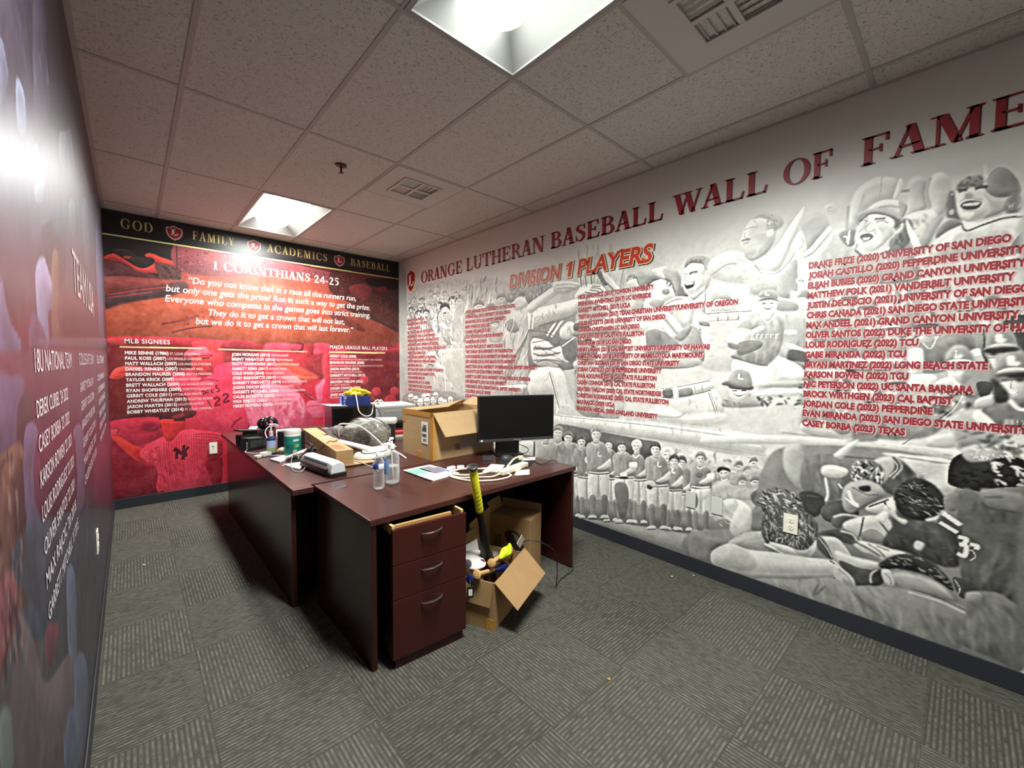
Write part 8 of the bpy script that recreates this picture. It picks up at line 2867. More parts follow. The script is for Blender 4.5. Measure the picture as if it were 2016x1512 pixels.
def thin_clear(name, col, base, rough=.06):
    m = bpy.data.materials.new(name); m.use_nodes = True; nt = m.node_tree; nt.nodes.remove(nt.nodes['Principled BSDF'])
    a = nt.nodes.new('ShaderNodeBsdfTransparent'); a.inputs[0].default_value = col; b = nt.nodes.new('ShaderNodeBsdfPrincipled'); b.inputs['Base Color'].default_value = rgb(230,232,232); b.inputs['Roughness'].default_value = rough
    f = nt.nodes.new('ShaderNodeLayerWeight'); f.inputs[0].default_value = .35; r = nt.nodes.new('ShaderNodeMapRange'); r.inputs['To Min'].default_value = base; r.inputs['To Max'].default_value = .75
    n = nt.nodes.new('ShaderNodeTexNoise'); n.inputs['Scale'].default_value = 60; ad = nt.nodes.new('ShaderNodeMath'); ad.operation = 'MULTIPLY_ADD'; ad.inputs[1].default_value = .06
    x = nt.nodes.new('ShaderNodeMixShader'); nt.links.new(f.outputs['Facing'], r.inputs['Value']); nt.links.new(n.outputs['Fac'], ad.inputs[0]); nt.links.new(r.outputs[0], ad.inputs[2]); nt.links.new(ad.outputs[0], x.inputs[0])
    nt.links.new(a.outputs[0], x.inputs[1]); nt.links.new(b.outputs[0], x.inputs[2]); nt.links.new(x.outputs[0], nt.nodes['Material Output'].inputs[0]); return m
clear = thin_clear('clear_plastic', (.97,.98,.98,1), .02); clear2 = thin_clear('clear_liquid', (.90,.92,.92,1), .02)

def open_box(t, ox, oy, oz, rz, L, D, Hh_, th=.005, m=None, flaps=(), inner=None):
    """walls and bottom of an open carton; local axes L (x), D (y)"""
    m = m or card; M = T(ox,oy,oz,rz)
    for nm, a in (('bottom',(0,L,0,D,0,th)),('wall',(0,L,0,th,th,Hh_)),('wall',(0,L,D-th,D,th,Hh_)),('wall',(0,th,th,D-th,th,Hh_)),('wall',(L-th,L,th,D-th,th,Hh_))):
        bm = bx(*a, M=M); obj('side_'+nm if nm=='wall' else nm, bm, m, t)
    for pts in flaps:
        obj('flap', sheet([M@Vector(p) for p in pts], .004), m, t)
    return M
def flat_text(t, s, M, h, m, w_=None, name='printed_mark', bold=.02):
    c = bpy.data.curves.new('txt','FONT'); c.body = s; c.offset = bold; c.resolution_u = 3
    o = bpy.data.objects.new('txt', c); C.objects.link(o); bpy.context.view_layer.update()
    me = bpy.data.meshes.new_from_object(o.evaluated_get(bpy.context.evaluated_depsgraph_get())); bpy.data.objects.remove(o); bpy.data.curves.remove(c)
    xs = [v.co.x for v in me.vertices]; k = h/CAP; kx = k if w_ is None else w_/(max(xs)-min(xs))
    for v in me.vertices: v.co = M@Vector(((v.co.x-min(xs))*kx, v.co.y*k, 0))
    me.name = name
    return link(name, me, m, t)
def wallm(o, x, n):
    """matrix whose x axis runs along x, whose z axis is n"""
    o = Vector(o); x = Vector(x).normalized(); n = Vector(n).normalized(); y = n.cross(x)
    return Matrix(((x.x,y.x,n.x,o.x),(x.y,y.y,n.y,o.y),(x.z,y.z,n.z,o.z),(0,0,0,1)))

# ---- large carton on the desk
bxr = math.radians(2); BL, BD, BH = .60, .42, .352
t = thing('cardboard_box', 'large open cardboard box with white shipping label standing on the desk behind the monitor', 'box')
M = open_box(t, 1.615, 2.612, Z, bxr, BL, BD, BH, flaps=[
    [(0,-.001,BH),(BL,-.001,BH),(BL-.03,-.115,BH-.165),(.03,-.115,BH-.165)],
    [(0,BD,BH),(BL*.55,BD,BH+.004),(BL*.50,BD-.22,BH+.012),(.0,BD-.20,BH+.003)],
    [(BL*.55,BD,BH+.004),(BL,BD,BH+.004),(BL-.05,BD-.10,BH+.055),(BL*.50,BD-.20,BH+.012)],
    [(BL,0,BH),(BL,BD,BH),(BL+.08,BD-.04,BH+.06),(BL+.08,.04,BH+.06)]])
bm = new()
for a in ((-.0025,.03,-.0025,0,0,BH),(-.0025,0,-.0025,.03,0,BH),(-.0025,0,.0,BD,BH-.035,BH+.001),(-.0025,0,BD-.03,BD+.001,BH-.10,BH),(-.0025,0,.15,.21,0,.05)): box(bm, *a, M=M)
obj('packing_tape', bm, tape, t)
lb = obj('shipping_label', bx(-.0035,-.0005,.065,.145,.115,.275, M=M), paper, t)
bm = new(); rg = random.Random(4)
for z0,z1 in ((.205,.240),(.165,.188)):
    y = .078
    while y < .132:
        w_ = rg.choice((.0015,.0025,.004)); box(bm, -.0042,-.0034,y,y+w_,z0,z1, M=M); y += w_+rg.choice((.0015,.0025))
for k in range(4): box(bm, -.0042,-.0034,.078,.125-.006*(k%2),.255-k*.004,.2565-k*.004, M=M); box(bm, -.0042,-.0034,.078,.12+.006*(k%2),.150-k*.006,.152-k*.006, M=M)
obj('barcode', bm, ink_k, lb)
flat_text(t, 'SL', M@wallm((.205,-.0012,.055),(1,0,0),(0,-1,0)), .042, ink_k)
obj('side_sticker', bx(.255,.50,-.0015,-.0002,.045,.145, M=M), mat('grey_sticker', rgb(150,140,124), .6), t)

# ---- monitor
t = thing('monitor', 'black flat computer monitor facing the room at the end of the near desk', 'monitor', (2.205,2.345,Z), math.radians(-23.7))
SW, SH, z0 = .622, .355, .118
obj('stand_base', bx(-.155,.06,.0,.20,0,.012,bev=.005), black, t)
obj('stand_neck', bx(-.145,.045,.06,.10,.012,z0+.12,bev=.006), black, t)
bz = bx(-SW/2,SW/2,-.012,.022,z0,z0+SH,bev=.004); box(bz,-SW/2+.08,SW/2-.08,.022,.055,z0+.06,z0+SH-.06,bev=.015)
bz = obj('housing', bz, mat('monitor_black', rgb(20,20,21), .42), t)
obj('screen', bx(-SW/2+.010,SW/2-.010,-.0135,-.0115,z0+.026,z0+SH-.009), mat('dark_screen', rgb(9,9,10), .22, .35), t)
obj('bezel', bx(-SW/2+.002,SW/2-.002,-.0142,-.0115,z0+.002,z0+.023,bev=.002), mat('bezel_grey', rgb(58,58,60), .4), t)
obj('maker_plate', bx(-.03,.03,-.0155,-.014,z0+.008,z0+.016), mat('silver', rgb(160,160,162), .3, .5, .7), t)
obj('sticker', lathe([(0,0),(.008,0),(.008,.001),(0,.001)], 16, M=T(-SW/2+.028,-.0142,z0+.014,0,PI/2)), white, t)

# ---- bottles
def bottle(name, label, x, y, prof, m, cat='bottle', n=40):
    t = thing(name, label, cat, (x,y,Z)); obj('body', lathe(prof, n), m, t, smooth=True); return t
ribs = []
for k in range(9): ribs += [(.0305,.022+k*.0095),(.0285,.0265+k*.0095)]
t = bottle('water_bottle', 'small clear water bottle with blue and white label on the near desk', 1.030, 2.243, [(0,.004),(.018,.0),(.026,.002),(.031,.012)]+ribs+[(.031,.108),(.0325,.112),(.0325,.150),(.030,.156),(.024,.172),(.014,.186),(.0125,.192),(0,.192)], clear2)
lbm = lathe([(.0330,.118),(.0333,.1185),(.0333,.1475),(.0330,.148)], 40)
for f in lbm.faces:
    a = math.atan2(f.calc_center_median().y, f.calc_center_median().x)
    f.material_index = 1 if (int((a+PI)/(2*PI)*40)%13 in (1,2,3,4,5,6)) else 0
o = obj('label', lbm, [mat('label_white', rgb(214,222,236), .4), mat('label_blue', rgb(44,62,150), .4)], t, smooth=True)
obj('cap', lathe([(0,.191),(.0145,.191),(.0145,.205),(.013,.207),(0,.207)], 28), mat('clear_cap', rgb(226,228,228), .35), t, smooth=True)
t = bottle('sanitizer_bottle', 'tall clear pump bottle half full beside the small water bottle', 1.138, 2.300, [(0,.004),(.036,0),(.043,.006),(.045,.02),(.045,.15),(.042,.172),(.032,.190),(.018,.200),(.016,.214),(0,.214)], clear)
obj('liquid', lathe([(0,.006),(.034,.004),(.041,.009),(.0428,.022),(.0428,.105),(0,.105)], 36), clear2, t, smooth=True)
bm = lathe([(0,.208),(.019,.208),(.019,.232),(.008,.236),(.0065,.262),(.013,.264),(.013,.274),(0,.276)], 28); tube([(0,0,.268),(-.02,-.02,.267),(-.034,-.034,.258)], .005, 10, bm, 4)
obj('pump', bm, white, t, smooth=True); obj('dip_tube', tube([(0,0,.208),(.004,.0,.1),(.012,.0,.012)], .0035, 10), white, t, smooth=True)
bm = lathe([(.0453,.06),(.0455,.062),(.0455,.152),(.0453,.154)], 40)
bmesh.ops.delete(bm, geom=[f for f in bm.faces if not (2.2 < math.atan2(f.calc_center_median().y, f.calc_center_median().x)%(2*PI) < 4.0)], context='FACES')
lb = obj('label', bm, mat('label_faint_blue', rgb(120,160,200), .4), t, smooth=True)
obj('label_mark', bx(-.047,-.0445,-.012,.012,.115,.140), mat('label_blue2', rgb(84,128,190), .4), lb)

# blue pump bottle, far desk
t = bottle('pump_bottle', 'blue pump bottle with pale label near the left edge of the long desk', .792, 3.625, [(0,.0),(.030,.0),(.034,.006),(.034,.118),(.028,.134),(.014,.140),(.013,.146),(0,.146)], mat('blue_plastic', rgb(42,64,132), .3, trans=.3))
bm = lathe([(.0343,.018),(.0346,.02),(.0346,.11),(.0343,.112)], 36)
for f in bm.faces: f.material_index = 0
obj('label', bm, mat('label_pale_blue', rgb(168,184,214), .5), t, smooth=True)
obj('label_band', lathe([(.0348,.020),(.0350,.021),(.0350,.055),(.0348,.056)], 36), mat('label_olive', rgb(150,160,96), .5), t, smooth=True)
bm = lathe([(0,.144),(.015,.144),(.015,.180),(.007,.183),(.006,.225),(.015,.228),(.015,.238),(0,.24)], 24); tube([(0,0,.233),(.025,-.012,.234),(.042,-.02,.226)], .005, 8, bm, 4)
obj('pump', bm, mat('clear_pump', rgb(222,214,216), .35), t, smooth=True)
# wipes canister
t = bottle('wipes_canister', 'white and green wipes canister standing on the long desk', .898, 3.447, [(0,0),(.055,0),(.058,.004),(.058,.175),(.056,.18),(0,.18)], white)
bm = lathe([(.0584,.018),(.0586,.02),(.0586,.158),(.0584,.16)], 48)
for f in bm.faces:
    c = f.calc_center_median(); a = math.atan2(c.y, c.x); f.material_index = 0
lb = obj('label', bm, mat('label_teal', rgb(18,124,104), .4), t, smooth=True)
fx = Vector((.898,3.447,0)); fd = -fx.normalized(); fr = Vector((-fd.y,fd.x,0))
def decal(bm, a0, a1, z0, z1, r=.0592):
    n = 8; base = math.atan2(fd.y, fd.x)
    ring = [[bm.verts.new((r*math.cos(base+a), r*math.sin(base+a), z)) for z in (z0,z1)] for a in np.linspace(a0,a1,n)]
    for p,q in zip(ring,ring[1:]): bm.faces.new((p[0],q[0],q[1],p[1]))
    return bm
obj('label_logo', decal(new(), .05, .75, .122, .138), mat('label_lilac', rgb(206,206,226), .4), lb)
bm = new(); decal(bm,-.9,.1,.03,.10,.0590); obj('label_shade', bm, mat('label_deep_teal', rgb(10,92,88), .4), lb)
bm = new()
for z_,a in ((.092,.35),(.080,.30),(.052,.0),(.044,.0),(.036,.0)): decal(bm, a, a+.45, z_, z_+.006)
obj('label_text', bm, mat('label_pale_green', rgb(196,222,150), .4), lb)
obj('lid', lathe([(0,.178),(.0575,.178),(.0595,.182),(.0595,.200),(.055,.207),(.03,.209),(0,.209)], 48), white, t, smooth=True)

# ---- flat papers and booklets
def slab(name, label, cat, pts, th, m, z=Z, group=None, lift=()):
    P = [(x,y,z+th+(lift[i] if i < len(lift) else 0)) for i,(x,y) in enumerate(pts)]
    o = obj(name, sheet(P, th), m); return tag(o, label, cat, group)
b1 = thing('booklet_pile', 'small pile of printed leaflets with a mint green corner on the near desk', 'leaflets', (0,0,0))
mg = [(1.312,2.487),(1.522,2.502),(1.549,2.215),(1.328,2.178)]
obj('lower_booklet', sheet([(x+.012,y-.012,Z+.006) for x,y in mg][::-1], .006), paper, b1)
tb = obj('top_booklet', sheet([(x,y,Z+.010) for x,y in mg][::-1], .004), paper, b1)
ip = lambda a,b: tuple((1-b)*((1-a)*mg[0][k]+a*mg[1][k])+b*((1-a)*mg[3][k]+a*mg[2][k]) for k in (0,1))
def patch(a0,a1,b0,b1_): return [(*ip(a,b),Z+.0106) for a,b in ((a0,b1_),(a1,b1_),(a1,b0),(a0,b0))]
obj('green_panel', sheet(patch(.0,.52,.10,.55), .0005), mat('mint_print', rgb(124,214,160), .6), tb)
obj('photo_panel', sheet(patch(.45,.85,.12,.75), .0006), mat('photo_print', rgb(120,112,122), .6, noise=.7, nscale=60), tb)
obj('blue_panel', sheet(patch(.86,.97,.3,.95), .0005), mat('blue_print', rgb(92,112,170), .6), tb)
slab('paper_sheet', 'printed white sheet lying under the white power strip', 'paper', [(1.88,2.261),(1.937,2.178),(1.782,2.054),(1.70,2.14)], .0006, paper)
slab('paper_sheet', 'small white sheet at the near end of the power strip', 'paper', [(1.98,1.975),(1.89,1.885),(1.80,1.93),(1.90,2.02)], .0006, paper)
slab('paper_slip', 'narrow white slip on the black mouse pad', 'paper', [(2.11,2.19),(2.20,2.135),(2.27,2.20),(2.18,2.26)], .0006, paper, z=Z+.0032)
tag(obj('mouse_pad', sheet([(1.905,2.23,Z+.003),(2.055,2.04,Z+.003),(2.245,2.17,Z+.003),(2.085,2.37,Z+.003)], .003), blk2), 'black mouse pad in front of the monitor', 'mouse pad')
def mouse(x,y,rz,label,m,s=1.0,z=Z):
    t = thing('computer_mouse', label, 'mouse', (x,y,z), rz)
    bm = new(); bmesh.ops.create_uvsphere(bm, u_segments=24, v_segments=16, radius=1)
    bmesh.ops.delete(bm, geom=[v for v in bm.verts if v.co.z < -.02], context='VERTS')
    for v in bm.verts: v.co = Vector((v.co.x*.055*s, v.co.y*.034*s*(1-.15*v.co.x), max(0,v.co.z)*.036*s*(1-.2*v.co.x)))
    bmesh.ops.holes_fill(bm, edges=[e for e in bm.edges if e.is_boundary])
    obj('shell', bm, m, t, smooth=True); obj('wheel', lathe([(0,-.004),(.008,-.004),(.008,.004),(0,.004)], 14, M=T(.030*s,0,.024*s,0,PI/2)), cable_b, t)
mouse(2.055,2.285,-.5,'dark grey computer mouse on the mouse pad by the monitor', mat('mouse_grey', rgb(58,58,60), .45), z=Z+.0034)
mouse(1.06,3.56,2.2,'black computer mouse beside the wipes canister and long carton', blk2)
mouse(.875,3.66,1.2,'cream rounded mouse-sized device between the blue bottle and canister', mat('beige', rgb(196,178,150), .5), 1.1)
t = thing('mobile_phone', 'flat black phone lying left of the monitor stand', 'phone', (1.965,2.41,Z), .9)
obj('case', bx(-.075,.075,-.04,.04,0,.009,bev=.004), mat('slate_case', rgb(48,50,56), .35), t); obj('glass', bx(-.069,.069,-.036,.036,.009,.0096), mat('dark_glass', rgb(70,72,78), .15), t)

# ---- cables: every cable a thing of its own
def cable(name, label, pts, r, m, cat='cable'): return tag(obj(name, tube(pts, r, 8), m, smooth=True), label, cat)
# power strip on near desk
sx = Vector((1.725,1.985,0)); ex = Vector((2.020,2.055,0)); dv = (ex-sx); LS = dv.length
t = thing('power_strip', 'white power strip with coiled cord at the front of the near desk', 'power strip', (sx.x,sx.y,Z), math.atan2(dv.y,dv.x))
obj('housing', bx(0,LS,-.026,.026,.002,.034,bev=.006), cream, t)
for k in range(4):
    bm = new(); box(bm, .06+k*.058,.062+k*.058,-.008,-.002,.0338,.0346); box(bm, .072+k*.058,.074+k*.058,-.008,-.002,.0338,.0346); box(bm,.066+k*.058,.069+k*.058,.004,.008,.0338,.0346)
    obj('outlet', bm, ink_k, t)
obj('switch', bx(.018,.038,-.008,.008,.033,.037,bev=.002), mat('switch_grey', rgb(150,146,136), .4), t)
M_ = T(sx.x,sx.y,Z,math.atan2(dv.y,dv.x)).inverted()
W_ = lambda x,y,z=.006: tuple(M_@Vector((x,y,Z+z)))
obj('cord', tube([W_(1.72,1.98,.015),W_(1.66,1.99),W_(1.60,2.03),W_(1.50,2.10),W_(1.49,2.20),W_(1.56,2.25,.012),W_(1.70,2.17,.016),W_(1.80,2.13,.012),W_(1.76,2.08,.016),W_(1.62,2.07,.014),W_(1.52,2.13,.014),W_(1.50,2.22,.016),W_(1.60,2.22,.022),W_(1.72,2.12,.022)], .0055, 8), cream, t, smooth=True)
obj('cord', tube([W_(1.53,2.24,.02),W_(1.47,2.17),W_(1.50,2.02),W_(1.60,1.93),W_(1.70,1.91),W_(1.77,1.93),W_(1.785,1.97),W_(1.75,1.985,.014)], .0055, 8), cream, t, smooth=True)
bm = new(); box(bm, -.03,.03,-.016,.016,0,.024,bev=.006, M=M_@T(1.575,2.315,Z,.2)); box(bm,-.05,-.03,-.006,.006,.008,.014, M=M_@T(1.575,2.315,Z,.2)); box(bm,.0,.05,-.02,.012,.01,.032,bev=.008, M=M_@T(1.600,2.285,Z,-.6))
obj('plug', bm, white, t)
bm = new(); tube([W_(1.86,2.07,.02),W_(1.98,2.13,.045),W_(2.04,2.14,.05)], .007, 8, bm); box(bm,-.018,.018,-.012,.012,0,.03,bev=.005,M=M_@T(2.045,2.13,Z+.03,-.5))
obj('plug', bm, cream, t, smooth=False)
cable('mouse_cable','thin black cable curving over the end of the near desk',[(2.02,2.33,Z+.02),(2.10,2.33,Z+.03),(2.20,2.20,Z+.004),(2.14,2.03,Z+.003),(2.22,2.02,Z+.006),(2.27,2.03,Z+.012),(2.285,1.99,Z+.004)],.0022,cable_b)
cable('monitor_cable','black cable looping out from behind the monitor stand',[(2.16,2.44,Z+.06),(2.26,2.40,Z+.075),(2.315,2.33,Z+.045),(2.26,2.30,Z+.02),(2.16,2.36,Z+.02),(2.05,2.40,Z+.03)],.003,cable_b)

# ---- silver laminator
ax = Vector((.898,2.640,0)); bx_ = Vector((.842,3.08,0)); dvl = bx_-ax
t = thing('laminator', 'silver and black laminator lying across the two mahogany desks', 'laminator', (.900,2.648,Z), math.atan2(dvl.y,dvl.x)-PI/2)
LL_ = .43
prof = [(0,.022),(.0,.050),(.012,.082),(.04,.096),(.07,.094),(.098,.075),(.104,.022)]
bm = new(); n = 14; rows = []
for i in range(n+1):
    s_ = i/n; e = min(s_,1-s_)*n; k = 1-.16*max(0,1-e/1.6)**2
    rows.append([bm.verts.new((.052+(x-.052)*(k*.5+.5), s_*LL_, .022+(z-.022)*k)) for x,z in [(p.x,p.y) for p in [Vector((q[0],q[1])) for q in prof]]])
for a,b in zip(rows,rows[1:]):
    for k in range(len(prof)-1): bm.faces.new((a[k],a[k+1],b[k+1],b[k]))
    bm.faces.new((a[-1],a[0],b[0],b[-1]))
bm.faces.new(rows[0]); bm.faces.new(rows[-1][::-1])
obj('cover', bm, mat('silver_plastic', rgb(204,206,208), .30, .5, .08), t, smooth=True)
obj('base', bx(-.004,.108,-.004,LL_+.004,0,.024,bev=.006), black, t)
obj('feed_slot', bx(-.014,.012,.03,LL_-.03,.018,.052,bev=.006), mat('gloss_black', rgb(14,14,15), .25), t)
bm = new()
for k in range(22): box(bm, .004,.018,.05+k*.0152,.056+k*.0152,.066,.083)
obj('vent_slots', bm, mat('vent_grey', rgb(112,114,116), .5), t)
cable('laminator_cable','grey-white cord hanging over the near end of the laminator',[(.846,3.10,Z+.05),(.835,3.16,Z+.09),(.80,3.12,Z+.03),(.775,2.98,Z+.004),(.80,2.90,Z+.004),(.86,2.99,Z+.02)],.003,mat('grey_cable', rgb(150,146,140), .5))
# ---- long tan carton
far = Vector((1.235,4.38,0)); near = Vector((1.078,2.88,0)); dvc = near-far
t = thing('long_carton', 'long narrow tan carton reaching back along the desk past the canister', 'box', (near.x,near.y,Z), math.atan2(dvc.y,dvc.x))
LC = 1.18
obj('carton_body', bx(-LC,0,-.058,.058,0,.112,bev=.002), card, t)
obj('end_flap', bx(0,.003,-.057,.057,0,.05), card_b, t); obj('end_flap', bx(0,.002,-.057,.057,.052,.111), card_b, t)
obj('scuff_mark', bx(-.24,-.06,-.045,.02,.1121,.1126), mat('scuffed_card', rgb(158,112,72), .8, noise=.3, nscale=25), t)
# tan board and white oval device
tag(obj('tan_board', sheet([(1.073,2.85,Z+.012),(1.275,2.83,Z+.012),(1.31,3.05,Z+.012),(1.16,3.08,Z+.012)], .005), card), 'tan cardboard sheet under the white oval device', 'cardboard sheet')
cable('white_cable','short pale grey cord hanging over the edge of the tan board',[(1.16,3.00,Z+.018),(1.175,2.86,Z+.018),(1.20,2.72,Z+.004),(1.192,2.62,Z+.004),(1.175,2.57,Z+.003)],.003,mat('grey_cable', rgb(150,146,140), .5))
t = thing('folded_lamp', 'white oval device with a long flat white arm lying beside the carton', 'desk lamp', (1.335,3.00,Z+.0122), math.radians(8))
bm = lathe([(0,0),(.95,.0),(1.0,.006),(1.0,.02),(.93,.034),(.80,.036),(.76,.028),(.6,.026),(0,.026)], 48)
for v in bm.verts: v.co.x *= .150; v.co.y *= .100
obj('base', bm, white, t, smooth=True)
bm = lathe([(0,0),(.8,0),(1,.006),(1,.018),(.85,.027),(0,.028)], 40, M=T(.03,.02,.030,.25))
for v in bm.verts: v.co.x = .03+(v.co.x-.03)*.105; v.co.y = .02+(v.co.y-.02)*.055
obj('head', bm, white, t, smooth=True)
tb_ = frame((-.03,-.02,.050),(-.10,.60,.035))
obj('arm', bx(0,.54,-.032,.032,0,.022,bev=.008, M=tb_), white, t)
# ---- clear pouch with grey contents
film = bpy.data.materials.new('clear_film'); film.use_nodes = True; nt = film.node_tree; nt.nodes.remove(nt.nodes['Principled BSDF'])
tr = nt.nodes.new('ShaderNodeBsdfTransparent'); gl = nt.nodes.new('ShaderNodeBsdfPrincipled'); gl.inputs['Base Color'].default_value = rgb(225,225,220); gl.inputs['Roughness'].default_value = .12
mx = nt.nodes.new('ShaderNodeMixShader'); fz = nt.nodes.new('ShaderNodeTexNoise'); fz.inputs['Scale'].default_value = 14; cr = nt.nodes.new('ShaderNodeMapRange'); cr.inputs['From Min'].default_value = .45; cr.inputs['From Max'].default_value = .75; cr.inputs['To Min'].default_value = .08; cr.inputs['To Max'].default_value = .55
nt.links.new(fz.outputs['Fac'], cr.inputs['Value']); nt.links.new(cr.outputs[0], mx.inputs[0]); nt.links.new(tr.outputs[0], mx.inputs[1]); nt.links.new(gl.outputs[0], mx.inputs[2]); nt.links.new(mx.outputs[0], nt.nodes['Material Output'].inputs[0])
MATS['clear_film'] = film
PG = math.radians(-38)
t = thing('plastic_pouch', 'clear plastic pouch holding a round grey fan-like device, leaning on the desk clutter', 'pouch', (1.46,3.42,Z), PG)
def blob(rx,ry,rz,seed,amp,z0,M=Matrix()):
    bm = new(); bmesh.ops.create_icosphere(bm, subdivisions=4, radius=1); rg = random.Random(seed); ks = [(Vector((rg.uniform(-1,1),rg.uniform(-1,1),rg.uniform(-1,1))).normalized()*rg.uniform(3,7), rg.uniform(0,6)) for _ in range(7)]
    for v in bm.verts:
        d = 1+amp*sum(math.sin(v.co.dot(k)+p) for k,p in ks)/3
        v.co = M@Vector((v.co.x*rx*d, v.co.y*ry*d, max(-.98,v.co.z*d)*rz+z0))
    return bm
obj('contents', blob(.185,.075,.115,3,.16,.115), mat('grey_contents', rgb(124,119,106), .5, noise=.6, nscale=22, bump=.4), t, smooth=True)
for r_ in (.062,.046,.026): obj('ring', tube([(r_*math.cos(a),-.108,.095+r_*math.sin(a)) for a in np.linspace(0,2*PI,17)[:-1]], .004, 8, closed=True, sm=3), mat('ring_grey', rgb(72,72,70), .4), t, smooth=True)
obj('hub', lathe([(0,0),(.016,0),(.014,.01),(0,.012)], 24, M=T(0,-.108,.095,0,PI/2)), mat('ring_grey', rgb(72,72,70), .4), t)
obj('film', blob(.205,.098,.128,5,.10,.126), film, t, smooth=True)
bm = blob(.085,.05,.05,8,.35,.10, T(-.27,.0,.03,0,0,.25)); obj('gathered_end', bm, mat('milky_film', rgb(206,200,204), .2, trans=.55, ior=1.15, noise=.2, nscale=30), t, smooth=True)
obj('seam', tube([(-.20,-.02,.15),(-.10,-.03,.235),(.02,-.03,.262),(.14,-.03,.225),(.20,-.03,.12),(.215,-.03,.03)], .004, 8), mat('seam_dark', rgb(62,60,56), .3), t, smooth=True)
cable('white_cable','thick white cable draped over the clear pouch down to the pump bottle',[(1.27,3.52,Z+.10),(1.25,3.47,Z+.20),(1.30,3.40,Z+.215),(1.38,3.32,Z+.19),(1.45,3.22,Z+.11),(1.50,3.12,Z+.03),(1.53,2.98,Z+.012),(1.50,2.80,Z+.008)],.006,white)
# ---- black appliance with things on top
t = thing('microwave', 'black glossy box-shaped appliance at the far end of the desks', 'appliance', (1.54,4.46,Z), math.radians(-8))
MW, MD, MH = .50,.40,.245
obj('housing', bx(0,MW,.0,MD,.008,MH,bev=.006), mat('black_gloss_case', rgb(26,22,26), .18, .6), t)
obj('door', bx(.006,MW*.70,-.012,.002,.014,MH-.008,bev=.004), mat('black_glass', rgb(22,24,24), .12, .6), t)
kp = obj('control_panel', bx(MW*.71,MW-.006,-.010,.002,.014,MH-.008,bev=.003), black, t)
bm = new()
for i in range(4):
    for j in range(6): box(bm, MW*.74+i*.026,MW*.74+i*.026+.018,-.0115,-.009,.04+j*.026,.056+j*.026)
obj('keypad', bm, mat('key_dark', rgb(46,46,50), .5), kp)
for a in (.03,MW-.05):
    for b in (.03,MD-.05): obj('foot', bx(a,a+.02,b,b+.02,0,.009), black, t)
ZM = Z+MH
t = thing('glove_box', 'blue cardboard box with a yellow cloth on it, on the black appliance', 'box', (1.66,4.50,ZM), math.radians(-12))
obj('carton', bx(0,.30,0,.15,0,.105,bev=.002), mat('blue_carton', rgb(38,54,128), .45, noise=.25, nscale=12), t)
obj('side_print', bx(-.001,.0,.005,.145,.005,.10), mat('blue_swirl', rgb(92,108,196), .45, noise=.5, nscale=18), t)
bm = new()
for z_,w_ in ((.075,.028),(.045,.018),(.018,.014)): box(bm, .02,.02+w_,-.0012,-.0002,z_,z_+w_)
obj('front_print', bm, mat('pale_print', rgb(170,176,190), .5), t)
yc = thing('yellow_cloth', 'crumpled yellow cloth spilling from the blue box', 'cloth', (1.66,4.50,ZM), math.radians(-12))
bm = blob(.105,.065,.042,11,.45,.135, T(.18,.07,0)); obj('cloth_top', bm, mat('yellow_fabric', rgb(226,206,52), .8, noise=.25, nscale=30, bump=.4), yc, smooth=True)
obj('cloth_fall', sheet([(.302,.02,.104),(.40,.03,.012),(.42,.13,.004),(.302,.13,.104)], .006), mat('yellow_olive', rgb(168,156,52), .8, noise=.2, nscale=30, bump=.4), yc)
pp = thing('paper_stack', 'loose white papers hanging over the left end of the black appliance', 'papers', (1.52,4.47,ZM+.0005))
for k,(a,b) in enumerate(((0,0),(.015,.02),(-.02,.012))): obj('sheet', sheet([(.19+a,b,.003+k*.003),(.19+a,.20+b,.003+k*.003),(.015+a,.22+b,.012+k*.004),(.0+a,.0+b,.014+k*.004)], .001), paper, pp)
cable('white_cable','white cord hanging in a loop in front of the black appliance',[(1.79,4.46,ZM+.155),(1.785,4.40,ZM+.06),(1.79,4.36,ZM-.05),(1.84,4.33,ZM-.10),(1.90,4.31,ZM-.09),(1.925,4.32,ZM-.02),(1.92,4.30,ZM+.03),(1.99,4.36,ZM+.06),(2.05,4.44,ZM+.05),(2.08,4.46,ZM+.03)],.006,white)
# ---- printer
t = thing('printer', 'pale grey office printer behind the large cardboard box', 'printer', (1.97,4.28,Z), math.radians(-8))
obj('lower_body', bx(0,.42,0,.42,0,.075,bev=.01), mat('printer_dark', rgb(34,36,38), .4), t)
bm = bx(0,.42,0,.42,.075,.215,bev=.012); obj('body', bm, grey, t)
obj('front_panel', bx(.06,.40,-.008,.004,.10,.19,bev=.006), mat('printer_panel', rgb(160,166,162), .45), t)
obj('output_tray', bx(.06,.38,-.07,.01,.05,.08,bev=.008), mat('printer_dark', rgb(34,36,38), .4), t)
obj('lid', bx(-.004,.424,-.004,.424,.213,.248,bev=.01), mat('printer_lid', rgb(204,210,204), .4), t)
ad = thing('power_adapter', 'white angled adapter on top of the grey printer', 'adapter', (2.09,4.36,Z+.2482), -.3)
obj('body', bx(-.025,.025,-.02,.02,0,.03,bev=.006), white, ad); obj('lead', tube([(-.02,0,.025),(-.05,0,.055),(-.085,-.02,.03),(-.12,-.03,.006)], .006, 8), white, ad, smooth=True)
cable('printer_cable','dark cord running down beside the printer',[(1.955,4.27,Z+.22),(1.96,4.18,Z+.14),(1.99,4.08,Z+.06),(2.02,4.0,Z+.008)],.005,cable_b)
t = thing('paper_tray', 'off-white curved tray with dark underside behind the clear pouch', 'tray', (1.60,3.62,Z), math.radians(-30))
obj('tray_top', bx(-.05,.22,-.02,.14,.155,.205,bev=.02), mat('tray_white', rgb(214,210,202), .4), t); obj('tray_base', bx(-.02,.20,-.005,.13,0,.156,bev=.006), blk2, t)
